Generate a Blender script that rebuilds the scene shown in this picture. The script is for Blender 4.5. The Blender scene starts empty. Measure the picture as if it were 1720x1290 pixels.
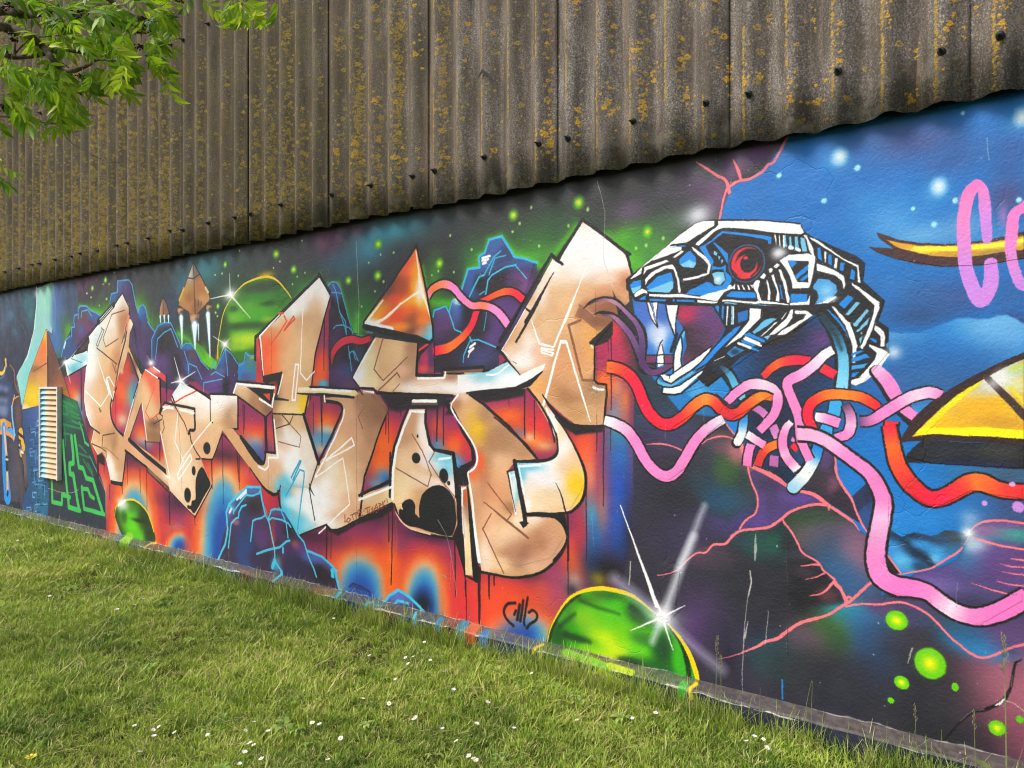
import bpy, bmesh, math, random
import numpy as np
from mathutils import Vector, Matrix
S = bpy.context.scene
COL = S.collection
# ---------- camera ----------
cd = bpy.data.cameras.new('camera')
cam = bpy.data.objects.new('camera', cd)
COL.objects.link(cam)
S.camera = cam
cd.sensor_width, cd.lens, cd.shift_y = 36, 36 * 1242 / 1720, 2 / 1720
cd.clip_start, cd.clip_end = .05, 900
cam.location = (0, -3.464, 1.61)
cam.rotation_euler = (math.radians(90), 0, math.atan2(.6, .8))
# ---------- light ----------
SUN_EL, SUN_AZ = math.radians(46), math.radians(-26)       # azimuth from straight behind the viewer of the wall, towards the right
w = bpy.data.worlds.new('World'); S.world = w; w.use_nodes = True
nt = w.node_tree
bg = nt.nodes['Background']
sky = nt.nodes.new('ShaderNodeTexSky'); sky.sky_type = 'NISHITA'; sky.sun_disc = False
sky.sun_elevation = SUN_EL; sky.sun_rotation = math.pi - SUN_AZ; sky.air_density = 1.0; sky.dust_density = 3.0; sky.ozone_density = 1.0
nt.links.new(sky.outputs[0], bg.inputs[0]); bg.inputs[1].default_value = .12
sd = bpy.data.lights.new('sun', 'SUN'); sd.energy = 1.5; sd.angle = math.radians(22); sd.color = (1, .95, .88)
so = bpy.data.objects.new('sun', sd); COL.objects.link(so)
d = Vector((math.sin(SUN_AZ) * math.cos(SUN_EL), -math.cos(SUN_AZ) * math.cos(SUN_EL), math.sin(SUN_EL)))
so.rotation_euler = d.to_track_quat('Z', 'Y').to_euler()
S.view_settings.view_transform = 'Standard'; S.view_settings.look = 'None'; S.view_settings.gamma = 1; S.view_settings.use_curve_mapping = False
S.view_settings.exposure = 0.95
S.cycles.filter_width = 1.1
# ---------- helpers ----------
def tag(o, label=None, cat=None, group=None, kind=None):
    for k, v in (('label', label), ('category', cat), ('group', group), ('kind', kind)):
        if v: o[k] = v
    return o
def empty(name, loc=(0, 0, 0)):
    o = bpy.data.objects.new(name, None); o.location = loc; COL.objects.link(o); o.empty_display_size = .1
    return o
def link(name, me, parent=None, mats=()):
    o = bpy.data.objects.new(name, me); COL.objects.link(o)
    for m in mats if isinstance(mats, (list, tuple)) else (mats,):
        if m.name not in [x.name for x in me.materials if x]: me.materials.append(m)
    if parent is not None: o.parent = parent
    return o
def mesh(name, verts, faces, uv=None, smooth=False, mat_idx=None):
    me = bpy.data.meshes.new(name)
    me.from_pydata([tuple(v) for v in verts], [], [tuple(f) for f in faces])
    if uv is not None:
        ul = me.uv_layers.new(name='UVMap')
        vi = np.empty(len(me.loops), np.int32); me.loops.foreach_get('vertex_index', vi)
        ul.data.foreach_set('uv', np.asarray(uv, np.float32)[vi].ravel())
    if smooth: me.polygons.foreach_set('use_smooth', np.ones(len(me.polygons), bool))
    if mat_idx is not None: me.polygons.foreach_set('material_index', np.asarray(mat_idx, np.int32))
    me.update()
    return me
class MB:
    """collects shapes into one mesh"""
    def __init__(s): s.v, s.f, s.m = [], [], []
    def add(s, v, f, m=0):
        n = len(s.v); s.v += [tuple(p) for p in v]; s.f += [tuple(i + n for i in q) for q in f]; s.m += [m] * len(f)
    def box(s, x0, x1, y0, y1, z0, z1, m=0):
        s.add([(x0, y0, z0), (x1, y0, z0), (x1, y1, z0), (x0, y1, z0), (x0, y0, z1), (x1, y0, z1), (x1, y1, z1), (x0, y1, z1)],
              [(0, 3, 2, 1), (4, 5, 6, 7), (0, 1, 5, 4), (1, 2, 6, 5), (2, 3, 7, 6), (3, 0, 4, 7)], m)
    def tube(s, pts, rad, n=6, m=0, caps=True):
        pts = [Vector(p) for p in pts]
        rad = [rad] * len(pts) if np.isscalar(rad) else list(rad)
        rings = []
        up = Vector((0, 0, 1))
        for i, p in enumerate(pts):
            t = (pts[min(i + 1, len(pts) - 1)] - pts[max(i - 1, 0)])
            t = t.normalized() if t.length > 1e-9 else Vector((0, 0, 1))
            if i == 0: a = t.orthogonal().normalized()
            else: a = (a - t * a.dot(t)); a = a.normalized() if a.length > 1e-6 else t.orthogonal().normalized()
            b = t.cross(a)
            rings.append([p + (a * math.cos(2 * math.pi * k / n) + b * math.sin(2 * math.pi * k / n)) * rad[i] for k in range(n)])
        v = [q for r in rings for q in r]
        f = [(i * n + k, i * n + (k + 1) % n, (i + 1) * n + (k + 1) % n, (i + 1) * n + k) for i in range(len(pts) - 1) for k in range(n)]
        if caps: f += [tuple(range(n - 1, -1, -1)), tuple((len(pts) - 1) * n + k for k in range(n))]
        s.add(v, f, m)
    def mesh(s, name, smooth=False): return mesh(name, s.v, s.f, smooth=smooth, mat_idx=s.m)
def mat(name, rough=.7, spec=.3, base=(.5, .5, .5)):
    m = bpy.data.materials.new(name); m.use_nodes = True
    b = m.node_tree.nodes['Principled BSDF']
    b.inputs['Base Color'].default_value = (*base, 1); b.inputs['Roughness'].default_value = rough; b.inputs['Specular IOR Level'].default_value = spec
    return m, m.node_tree, b
def node(nt, t, **kw):
    n = nt.nodes.new(t)
    for k, v in kw.items():
        if k in n.inputs: n.inputs[k].default_value = v
        else: setattr(n, k, v)
    return n
def noise(nt, vec, scale, detail=4, rough=.55, dist=0):
    n = node(nt, 'ShaderNodeTexNoise', Scale=scale, Detail=detail, Roughness=rough, Distortion=dist)
    if vec is not None: nt.links.new(vec, n.inputs['Vector'])
    return n.outputs['Fac']
def ramp(nt, fac, stops):
    r = nt.nodes.new('ShaderNodeValToRGB')
    e = r.color_ramp.elements
    while len(e) < len(stops): e.new(.5)
    for q, (p, c) in zip(e, stops):
        q.position = p; q.color = (*c, 1) if hasattr(c, '__len__') else (c, c, c, 1)
    nt.links.new(fac, r.inputs[0])
    return r.outputs[0]
def mix(nt, fac, a, b, mode='MIX'):
    n = nt.nodes.new('ShaderNodeMix'); n.data_type = 'RGBA'; n.blend_type = mode
    for s, v in ((n.inputs[0], fac), (n.inputs[6], a), (n.inputs[7], b)):
        if isinstance(v, bpy.types.NodeSocket): nt.links.new(v, s)
        elif hasattr(v, '__len__'): s.default_value = (*v[:3], 1)
        else: s.default_value = v
    return n.outputs[2]
def mul(nt, a, b, op='MULTIPLY'):
    n = nt.nodes.new('ShaderNodeMath'); n.operation = op
    for s, v in ((n.inputs[0], a), (n.inputs[1], b)):
        if isinstance(v, bpy.types.NodeSocket): nt.links.new(v, s)
        else: s.default_value = v
    return n.outputs[0]
def bump(nt, b, h, strength, dist):
    n = node(nt, 'ShaderNodeBump', Strength=strength, Distance=dist)
    nt.links.new(h, n.inputs['Height']); nt.links.new(n.outputs[0], b.inputs['Normal'])
    return n
def image_from(name, arr, data=False):
    h, w_ = arr.shape[:2]
    im = bpy.data.images.new(name, w_, h, alpha=False)
    if data: im.colorspace_settings.name = 'Non-Color'
    px = np.ones((h, w_, 4), np.float32); px[..., :3] = np.clip(arr[::-1], 0, 1)
    im.pixels.foreach_set(px.ravel()); im.update()
    return im
# ================= painting the wall =================
# ---- where the photograph's points lie on the wall (camera and wall are fixed, see CAM_*) ----
FPX, HX, HY = 1242.0, 860.0, 647.0
CAM_D, CAM_Z, LEDGE_Z = 3.464, 1.61, 0.16
def wall_pt(px, py):
    q = (np.asarray(px, float) - HX) / FPX
    t = CAM_D / (0.8 + 0.6 * q)
    return t * (-0.6 + 0.8 * q), CAM_Z + t * (HY - np.asarray(py, float)) / FPX, FPX / t
# ---- canvas: the painted wall, RES pixels to the metre ----
RES, WX0, WX1, WZ0, WZ1 = 460, -12.5, 1.9, -0.08, 2.80
CW, CH = int((WX1 - WX0) * RES), int((WZ1 - WZ0) * RES)
BS = 1.5   # how far a spray reaches inside a shape
canvas = np.zeros((CH, CW, 3), np.float32)
def col(h):
    if isinstance(h, str):
        h = PAL.get(h, h).lstrip('#')
        return np.array([int(h[i:i + 2], 16) for i in (0, 2, 4)], np.float32) / 255
    return np.array(h, np.float32)
PAL = dict(k='#191a1d', w='#f5f5f4', t='#dcb486', tl='#ead0aa', tw='#efe3d3', br='#85583f', bd='#6d4636', o='#f0691f',
           r='#d7353c', rr='#ee1f45', m='#93325f', p='#5b3c72', pd='#30283f', c='#35a9d2', cy='#41c1e4', b='#2a5fae',
           bb='#0d80d8', bl='#7fcdf0', y='#efc515', cr='#e9cf9e', g='#46a51f', gd='#1f4424', gy='#b4d51c', pk='#f38ac9',
           pl='#f6b8de', sal='#f47c85', nv='#1b2036', db='#3c72b8')
class Tile:
    def __init__(s, x0, y0, k): s.x0, s.y0, s.k = x0, y0, k
    def pts(s, t):
        a = np.array([float(v) for v in t.replace(',', ' ').split()] if isinstance(t, str) else t, float).reshape(-1, 2)
        return a / s.k + (s.x0, s.y0)
    def one(s, x, y): return x / s.k + s.x0, y / s.k + s.y0
def spline(p, closed=False, n=7):
    if len(p) < 3: return p
    q = np.vstack([p[-1:], p, p[:2]]) if closed else np.vstack([2 * p[0] - p[1], p, 2 * p[-1] - p[-2]])
    out = []
    u = np.linspace(0, 1, n, endpoint=False)[:, None]
    for i in range(1, len(q) - 2):
        a, b, c, d = q[i - 1], q[i], q[i + 1], q[i + 2]
        out.append(.5 * (2 * b + (c - a) * u + (2 * a - 5 * b + 4 * c - d) * u * u + (3 * b - a - 3 * c + d) * u ** 3))
    out = np.vstack(out)
    return out if closed else np.vstack([out, p[-1:]])
def to_canvas(p):
    wx, wz, s = wall_pt(p[:, 0], p[:, 1])
    return np.stack([(wx - WX0) * RES, (WZ1 - wz) * RES], 1), s
def box(x0, y0, x1, y1):
    return max(int(x0), 0), max(int(y0), 0), min(int(x1) + 2, CW), min(int(y1) + 2, CH)
def seg_d2(X, Y, a, b):
    dx, dy = b - a
    L = dx * dx + dy * dy + 1e-9
    t = np.clip(((X - a[0]) * dx + (Y - a[1]) * dy) / L, 0, 1)
    return (X - a[0] - t * dx) ** 2 + (Y - a[1] - t * dy) ** 2, t
def put(bx, al, c):
    x0, y0, x1, y1 = bx
    v = canvas[y0:y1, x0:x1]
    v += (c - v) * al[..., None]
def mask(q, soft=0.0, pad=2):
    pad = pad + soft
    bx = box(q[:, 0].min() - pad, q[:, 1].min() - pad, q[:, 0].max() + pad, q[:, 1].max() + pad)
    x0, y0, x1, y1 = bx
    if x1 <= x0 or y1 <= y0: return None, None
    Y, X = np.mgrid[y0:y1, x0:x1].astype(np.float32)
    ins = np.zeros(X.shape, bool)
    near = np.full(X.shape, 1e9, np.float32)
    R = soft + 3
    for i in range(len(q)):
        a, b = q[i], q[(i + 1) % len(q)]
        if a[1] != b[1]:
            ya, yb = sorted((a[1], b[1]))
            r0, r1 = np.clip([math.ceil(ya) - y0, math.ceil(yb) - y0], 0, y1 - y0)
            if r1 > r0:
                xs = a[0] + (np.arange(r0, r1) + y0 - a[1]) * ((b[0] - a[0]) / (b[1] - a[1]))
                ins[r0:r1] ^= X[r0:r1] < xs[:, None]
        cx0, cy0, cx1, cy1 = int(max(min(a[0], b[0]) - R - x0, 0)), int(max(min(a[1], b[1]) - R - y0, 0)), int(max(max(a[0], b[0]) + R - x0 + 1, 0)), int(max(max(a[1], b[1]) + R - y0 + 1, 0))
        if cx1 > cx0 and cy1 > cy0:
            sl = (slice(cy0, cy1), slice(cx0, cx1))
            if near[sl].size: near[sl] = np.minimum(near[sl], seg_d2(X[sl], Y[sl], a, b)[0])
    d = np.sqrt(near) * np.where(ins, 1, -1)
    al = np.clip(.5 + d / (1 + 2 * soft), 0, 1)
    if soft > 1: al = al * al * (3 - 2 * al)
    return bx, al.astype(np.float32)
def blob_alpha(bx, T, x, y, rx, ry, rot=0):
    px, py = T.one(x, y)
    c, s = to_canvas(np.array([[px, py]]))
    hs = (0.8 + 0.6 * (px - HX) / FPX)
    rx, ry = rx / T.k / s[0] / hs * RES, ry / T.k / s[0] * RES
    x0, y0, x1, y1 = bx
    Y, X = np.mgrid[y0:y1, x0:x1].astype(np.float32)
    X, Y = X - c[0, 0], Y - c[0, 1]
    if rot:
        ca, sa = math.cos(rot), math.sin(rot)
        X, Y = X * ca + Y * sa, Y * ca - X * sa
    return (X / rx) ** 2 + (Y / ry) ** 2
def blob_box(T, x, y, rx, ry):
    c, s = to_canvas(np.array([T.one(x - 2.4 * rx, y), T.one(x + 2.4 * rx, y), T.one(x, y - 2.4 * ry), T.one(x, y + 2.4 * ry)]))
    return box(c[:, 0].min(), c[:, 1].min(), c[:, 0].max(), c[:, 1].max())
def B(T, x, y, rx, ry, c, a=1.0, rot=0, bx=None, mk=None, hard=1.0):
    """a soft spray of colour"""
    if bx is None:
        m = max(rx, ry) if rot else 0
        bx = blob_box(T, x, y, max(rx, m), max(ry, m))
    if bx[2] <= bx[0] or bx[3] <= bx[1]: return
    al = a * np.exp(-blob_alpha(bx, T, x, y, rx, ry, rot) ** hard)
    if mk is not None: al = al * mk
    put(bx, al, col(c))
def D(T, x, y, rx, ry, c, soft=.15, a=1.0, rot=0):
    """a disc with a slightly soft rim"""
    bx = blob_box(T, x, y, max(rx, ry) if rot else rx, max(rx, ry) if rot else ry)
    if bx[2] <= bx[0] or bx[3] <= bx[1]: return
    d = np.sqrt(blob_alpha(bx, T, x, y, rx, ry, rot))
    put(bx, a * np.clip((1 + soft - d) / (2 * soft), 0, 1), col(c))
def F(T, pts, c, blobs=(), smooth=0, soft=0.0, a=1.0, closed_spline=True):
    """a filled shape, sprayed over with blobs that stay inside it; blobs are x, y, rx, ry, colour, strength[, turn]"""
    p = T.pts(pts)
    if smooth: p = spline(p, True, smooth if smooth > 1 else 6)
    q, s = to_canvas(p)
    bx, al = mask(q, soft / T.k / s.mean() * RES)
    if bx is None: return
    if c is not None: put(bx, al * a, col(c))
    for b in blobs:
        b = (b[0], b[1], b[2] * BS, b[3] * BS, *b[4:])
        sub = blob_box(T, *((b[0], b[1], max(b[2], b[3]), max(b[2], b[3])) if len(b) > 6 else b[:4]))
        sub = max(sub[0], bx[0]), max(sub[1], bx[1]), min(sub[2], bx[2]), min(sub[3], bx[3])
        if sub[2] <= sub[0] or sub[3] <= sub[1]: continue
        m = al[sub[1] - bx[1]:sub[3] - bx[1], sub[0] - bx[0]:sub[2] - bx[0]]
        B(T, b[0], b[1], b[2], b[3], b[4], b[5] if len(b) > 5 else 1.0, b[6] if len(b) > 6 else 0, sub, m, 1.45)
def L(T, pts, w, c, smooth=0, soft=0.0, a=1.0, closed=0, cols=None, butt=False):
    """a painted line; w is one width or one per point, cols optional colour stops along it"""
    p = T.pts(pts)
    n0 = len(p)
    ws = np.full(n0, float(w)) if np.isscalar(w) else np.interp(np.linspace(0, 1, n0), np.linspace(0, 1, len(w)), w)
    pw = np.column_stack([p, ws])
    if smooth: pw = spline(pw, bool(closed), smooth if smooth > 1 else 6)
    if closed: pw = np.vstack([pw, pw[:1]])
    q, s = to_canvas(pw[:, :2])
    hs = np.clip(.8 + .6 * (pw[:, 0] - HX) / FPX, .3, 1) ** .6
    hw = np.maximum(pw[:, 2], .4) / T.k / s / hs * RES / 1.8
    hw = np.maximum(hw, .55)
    sf = soft / T.k / s.mean() * RES
    R = hw.max() + sf + 2
    bx = box(q[:, 0].min() - R, q[:, 1].min() - R, q[:, 0].max() + R, q[:, 1].max() + R)
    x0, y0, x1, y1 = bx
    if x1 <= x0 or y1 <= y0: return
    best = np.full((y1 - y0, x1 - x0), -1e9, np.float32)
    tt = np.zeros_like(best) if cols else None
    Y, X = np.mgrid[y0:y1, x0:x1].astype(np.float32)
    n = len(q) - 1
    for i in range(n):
        a0, b0 = q[i], q[i + 1]
        r = max(hw[i], hw[i + 1]) + sf + 2
        c0, r0 = int(max(min(a0[0], b0[0]) - r - x0, 0)), int(max(min(a0[1], b0[1]) - r - y0, 0))
        c1, r1 = int(max(max(a0[0], b0[0]) + r - x0 + 1, 0)), int(max(max(a0[1], b0[1]) + r - y0 + 1, 0))
        sl = (slice(r0, r1), slice(c0, c1))
        if best[sl].size == 0: continue
        d2, t = seg_d2(X[sl], Y[sl], a0, b0)
        v = hw[i] + (hw[i + 1] - hw[i]) * t - np.sqrt(d2)
        if cols:
            up = v > best[sl]
            tt[sl] = np.where(up, (i + t) / n, tt[sl])
        best[sl] = np.maximum(best[sl], v)
    if butt:
        for p, o, h in ((q[0], q[min(3, n)], hw[0]), (q[-1], q[max(n - 3, 0)], hw[-1])):
            e = (o - p) / (np.hypot(*(o - p)) + 1e-6)
            dd = (X - p[0]) * e[0] + (Y - p[1]) * e[1]
            near = (X - p[0]) ** 2 + (Y - p[1]) ** 2 < (1.5 * h + 3) ** 2
            best = np.where(near & (dd < 1), np.minimum(best, dd), best)
    al = a * np.clip(.5 + best / (1 + 2 * sf), 0, 1)
    if cols:
        ks = np.linspace(0, 1, len(cols)); cc = np.array([col(k) for k in cols])
        C = np.stack([np.interp(tt, ks, cc[:, j]) for j in range(3)], -1).astype(np.float32)
    else: C = col(c)
    put(bx, al, C)
def arch(cx, top, hw, base, lean=0.0, layers=((2.1, 1.6, '#c23a40', .75), (1.66, 1.36, '#e4602c', .95), (1.3, 1.17, '#e0b27c', .9), (1.02, 1.0, '#4a9fc4', .97), (.74, .8, '#2d72b4', .9), (.55, .62, '#23489a', .9))):
    """nested bands of sprayed colour, red outside and blue inside"""
    for kx, ky, c, a in layers:
        h = (base - top) * ky
        u = np.linspace(-1, 1, 15)
        pts = np.stack([cx + u * hw * kx - lean * (1 - u * u) * h, base - h * np.sqrt(np.clip(1 - np.abs(u) ** 2.2, 0, 1))], 1)
        pts = np.vstack([pts, [[cx + hw * kx * 1.02, base + 60], [cx - hw * kx * 1.02, base + 60]]])
        F(Tile(0, 0, 1), pts.ravel(), c, soft=max(5, hw * .4), a=a)
def FO(T, pts, c, ow, blobs=(), smooth=0, oc='k'):
    """shape with an outline"""
    F(T, pts, c, blobs, smooth)
    L(T, pts, ow, oc, smooth, closed=1)
def tube(T, pts, w, cols, ow=8, smooth=6, light=None, la=.5, oc='k'):
    """an outlined tentacle with colour running along it"""
    L(T, pts, np.atleast_1d(w) + 2 * ow, oc, smooth, butt=True)
    L(T, pts, w, None, smooth, cols=cols, butt=True)
def star(T, x, y, r, rays, glow=.8, gc='w'):
    B(T, x, y, r, r, gc, glow); B(T, x, y, r * .4, r * .4, gc, 1)
    for (dx, dy, w, a, sf) in rays: L(T, [x, y, x + dx, y + dy], [w, w * .35], gc, soft=sf, a=a)
P0 = Tile(0, 0, 1)
tA, tB, tC = Tile(0, 440, 8), Tile(0, 600, 8), Tile(0, 740, 8)
K5 = 5.342
tD, tE = Tile(130, 440, K5), Tile(130, 640, K5)
tF, tG, tH = Tile(380, 360, K5), Tile(380, 560, K5), Tile(380, 740, K5)
tI, tJ, tK = Tile(580, 360, K5), Tile(580, 560, K5), Tile(580, 760, K5)
tL, tM, tN, tO = Tile(780, 300, K5), Tile(780, 500, K5), Tile(780, 700, K5), Tile(780, 900, 4)
tQ, tR, tS, tT, tU = Tile(1030, 340, K5), Tile(1030, 500, K5), Tile(1200, 340, K5), Tile(1200, 540, K5), Tile(1180, 640, K5)
tV, tW, tX, tY = Tile(1400, 140, 5.375), Tile(1400, 340, 5.375), Tile(1400, 560, 5.375), Tile(1400, 760, 5.375)
tZ, ta, tb, tc, td = Tile(1000, 700, 4), Tile(1100, 968, 4), Tile(1290, 968, 4), Tile(0, 820, 4), Tile(400, 850, 4)
canvas[:] = col('#24262f')
# ---------- night sky over the letters ----------
F(P0, '120 400 300 330 760 250 1340 150 1340 420 1060 700 120 760', '#2b2e30', soft=6)
for b in [(60, 470, 40, 60, '#26384f', .9), (15, 520, 30, 60, '#2b3248', .9), (30, 620, 30, 60, '#262b45', .9), (15, 700, 40, 90, '#2c3352', .8),
          (140, 475, 26, 26, '#4b2140', .9), (200, 470, 30, 12, '#3a2a36', .6), (655, 388, 60, 22, '#3793a6', .85), (615, 420, 30, 26, '#3a93ab', .8),
          (575, 440, 42, 30, '#2f5a70', .8), (548, 402, 28, 24, '#742c5b', .8), (600, 385, 22, 12, '#452a44', .8), (345, 455, 26, 30, '#2f8797', .8),
          (305, 478, 16, 32, '#2c6b80', .7), (285, 520, 22, 30, '#2b3c55', .9), (360, 440, 40, 20, '#2d6a78', .5), (480, 420, 60, 30, '#303035', .6),
          (185, 530, 36, 30, '#4f8a22', .85), (150, 545, 20, 20, '#5c9a1c', .8), (230, 520, 18, 26, '#57a01c', .8), (245, 560, 16, 26, '#4aa51c', .7), (265, 545, 14, 18, '#3f7a2c', .6),
          (400, 500, 60, 50, '#29502a', .7), (505, 480, 30, 22, '#2f6a25', .8), (520, 500, 22, 16, '#4f9a22', .7), (590, 530, 30, 50, '#245b30', .85), (596, 555, 14, 20, '#4fa428', .85), (610, 520, 24, 34, '#2f7a2c', .7),
          (730, 470, 14, 40, '#3f8a24', .9), (748, 520, 22, 22, '#3a9a26', .9), (790, 480, 60, 40, '#243f2c', .7), (800, 430, 30, 30, '#2c6a30', .9),
          (805, 445, 16, 14, '#4aa020', .8), (850, 440, 40, 24, '#2f8a26', .9), (885, 430, 40, 16, '#58b81c', .85), (915, 412, 26, 22, '#55b51c', .8),
          (900, 400, 70, 34, '#2a6a2a', .7), (935, 380, 40, 40, '#244a2c', .7), (1050, 400, 26, 24, '#55b81c', .9), (1066, 430, 16, 22, '#55c018', .9), (1085, 400, 40, 34, '#3b8a2c', .9), (1075, 445, 12, 14, '#52b81a', .8),
          (1105, 420, 36, 30, '#468f34', .9), (1120, 370, 34, 30, '#3a5a3c', .7), (1062, 352, 28, 20, '#5f4a6a', .9), (1130, 330, 60, 26, '#2b2b36', .8), (1180, 300, 44, 30, '#5c4566', .85), (1195, 285, 26, 18, '#2f4a3c', .7),
          (1205, 330, 26, 30, '#6f5078', .85), (1170, 365, 30, 20, '#8f93a0', .8), (1240, 262, 40, 18, '#4c3f56', .8), (1275, 255, 30, 22, '#6f4a80', .85), (1232, 285, 20, 16, '#7a5584', .7)]:
    B(P0, *b)
# specks and stars in the night sky
for x, y, r in [(862, 361, 7), (972, 340, 8), (1087, 389, 7), (738, 442, 6), (635, 410, 6), (634, 463, 6), (585, 471, 5), (493, 453, 5), (464, 426, 5.5), (155, 484, 3.4), (177, 470, 3.8), (378, 444, 4), (366, 514, 3.5)]:
    k = .8 + .2 * min(1, x / 900); k = k * (1 if x > 430 else .75)
    D(P0, x, y, r * k, r * 1.25, '#5cc11a', .5, .95); B(P0, x, y, r * .5 * k, r * .55, '#f0dc12', 1)
for x, y, r in [(873, 375, 2.6), (861, 389, 2.2), (892, 348, 2.6), (905, 413, 2.4), (955, 379, 2.6), (987, 351, 3), (1068, 417, 2.8), (1085, 411, 3), (1113, 400, 3), (756, 395, 2.2), (792, 419, 2.2), (762, 457, 2), (736, 455, 2), (725, 462, 1.8), (661, 424, 2), (639, 427, 1.8), (619, 441, 1.7), (644, 473, 2.2), (630, 489, 1.8), (607, 514, 1.8), (512, 458, 1.7), (499, 465, 1.5), (491, 477, 1.6), (470, 439, 1.6), (507, 404, 1.6), (402, 421, 1.7), (400, 463, 1.6), (459, 450, 1.4), (173, 477, 1.2), (183, 477, 1.2), (153, 499, 1.6), (146, 493, 1.8), (179, 502, 2), (167, 513, 1.4), (125, 507, 1.6), (192, 457, 1.3), (361, 462, 1.6), (373, 459, 1.7), (365, 531, 1.6), (362, 525, 2)]:
    D(P0, x, y, r * .8, r * 1.1, '#a5cf7d', .4, .95)
# ---------- blue evening on the right ----------
F(P0, '1322 225 1303 258 1290 275 1262 297 1230 312 1218 340 1208 372 1200 420 1150 470 1060 480 1075 600 1120 690 1215 705 1300 860 1400 930 1480 1010 1600 1000 1900 1010 1900 60', '#0a70bd')
for b in [(1545, 235, 90, 36, '#43508a', .9), (1480, 225, 60, 24, '#3f5a94', .6), (1600, 265, 60, 30, '#2f5c9c', .8), (1690, 330, 40, 40, '#4b4576', .85), (1650, 190, 60, 30, '#0a76c6', .8), (1700, 260, 40, 40, '#2c4f8c', .7),
          (1490, 370, 60, 40, '#4f9bd6', .75), (1550, 395, 70, 24, '#7ab2dc', .7), (1620, 380, 40, 30, '#6d9fd0', .7), (1460, 340, 30, 20, '#2f86ca', .7), (1690, 400, 40, 26, '#5e92c8', .6),
          (1420, 440, 40, 40, '#0c6bb4', .7), (1500, 470, 60, 30, '#1a6fb4', .8), (1560, 500, 70, 36, '#2a578e', .85), (1620, 500, 50, 30, '#35508c', .8), (1540, 530, 60, 20, '#2b4d80', .8), (1700, 500, 40, 50, '#2b5f9c', .8), (1700, 540, 30, 14, '#393f72', .8),
          (1150, 650, 60, 50, '#1f86c8', .8), (1190, 690, 30, 20, '#2c8fcf', .7), (1300, 560, 80, 40, '#15192a', .95), (1340, 610, 90, 80, '#191f38', .97), (1290, 700, 90, 80, '#1a1f36', .97), (1300, 800, 60, 40, '#181c2e', .9), (1380, 570, 24, 22, '#5d3b74', .95), (1360, 590, 30, 14, '#44346a', .8),
          (1470, 660, 50, 40, '#2060a4', .85), (1440, 800, 50, 80, '#0f74c0', .8), (1500, 900, 40, 60, '#2b8ad0', .7), (1540, 800, 40, 30, '#0f78c4', .8),
          (1640, 800, 60, 22, '#3b6a8e', .85), (1700, 800, 50, 30, '#3d5a70', .9), (1700, 850, 60, 40, '#39466e', .9), (1640, 870, 50, 30, '#2f6fae', .8), (1700, 890, 60, 30, '#4a4c6e', .8), (1560, 870, 50, 30, '#2f8ad2', .6)]:
    B(P0, *b)
# far hills of light blue
F(tW, '480 1170 600 1185 760 1180 900 1130 1040 1080 1110 1045 1200 1040 1300 1052 1400 1050 1480 1020 1560 1015 1640 1050 1720 1105 1720 1900 480 1900', '#3b93d6',
  [(1000, 1180, 260, 100, '#1480cf', .8), (1450, 1120, 260, 110, '#79b6de', .75), (600, 1260, 160, 90, '#6fb0dd', .8), (1550, 1260, 200, 120, '#5d9fd4', .7), (800, 1400, 300, 160, '#1a6db4', .95), (1200, 1500, 400, 140, '#1f66a8', .95), (480, 1600, 200, 200, '#1f5fa2', .9), (1000, 1650, 500, 120, '#2a5f97', .9), (1700, 1500, 200, 150, '#3f83c0', .6)], soft=10)
for x, y, r in [(1410, 263, 15), (1576, 313, 16), (1716, 196, 16)]:
    D(P0, x, y, r * .9, r, '#7fc0e6', .35, .9); B(P0, x, y, r * .55, r * .6, 'w', 1); B(P0, x - 4, y + 8, r * 1.4, r * 1.2, '#9fd0ee', .35)
for x, y, r in [(1439, 282, 5), (1308, 294, 4.5), (1616, 190, 3.6), (1604, 336, 5), (1711, 335, 5), (1568, 376, 5), (1533, 350, 3.5), (1384, 337, 4.5)]:
    D(P0, x, y, r, r, '#a5e0f4', .35)
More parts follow.
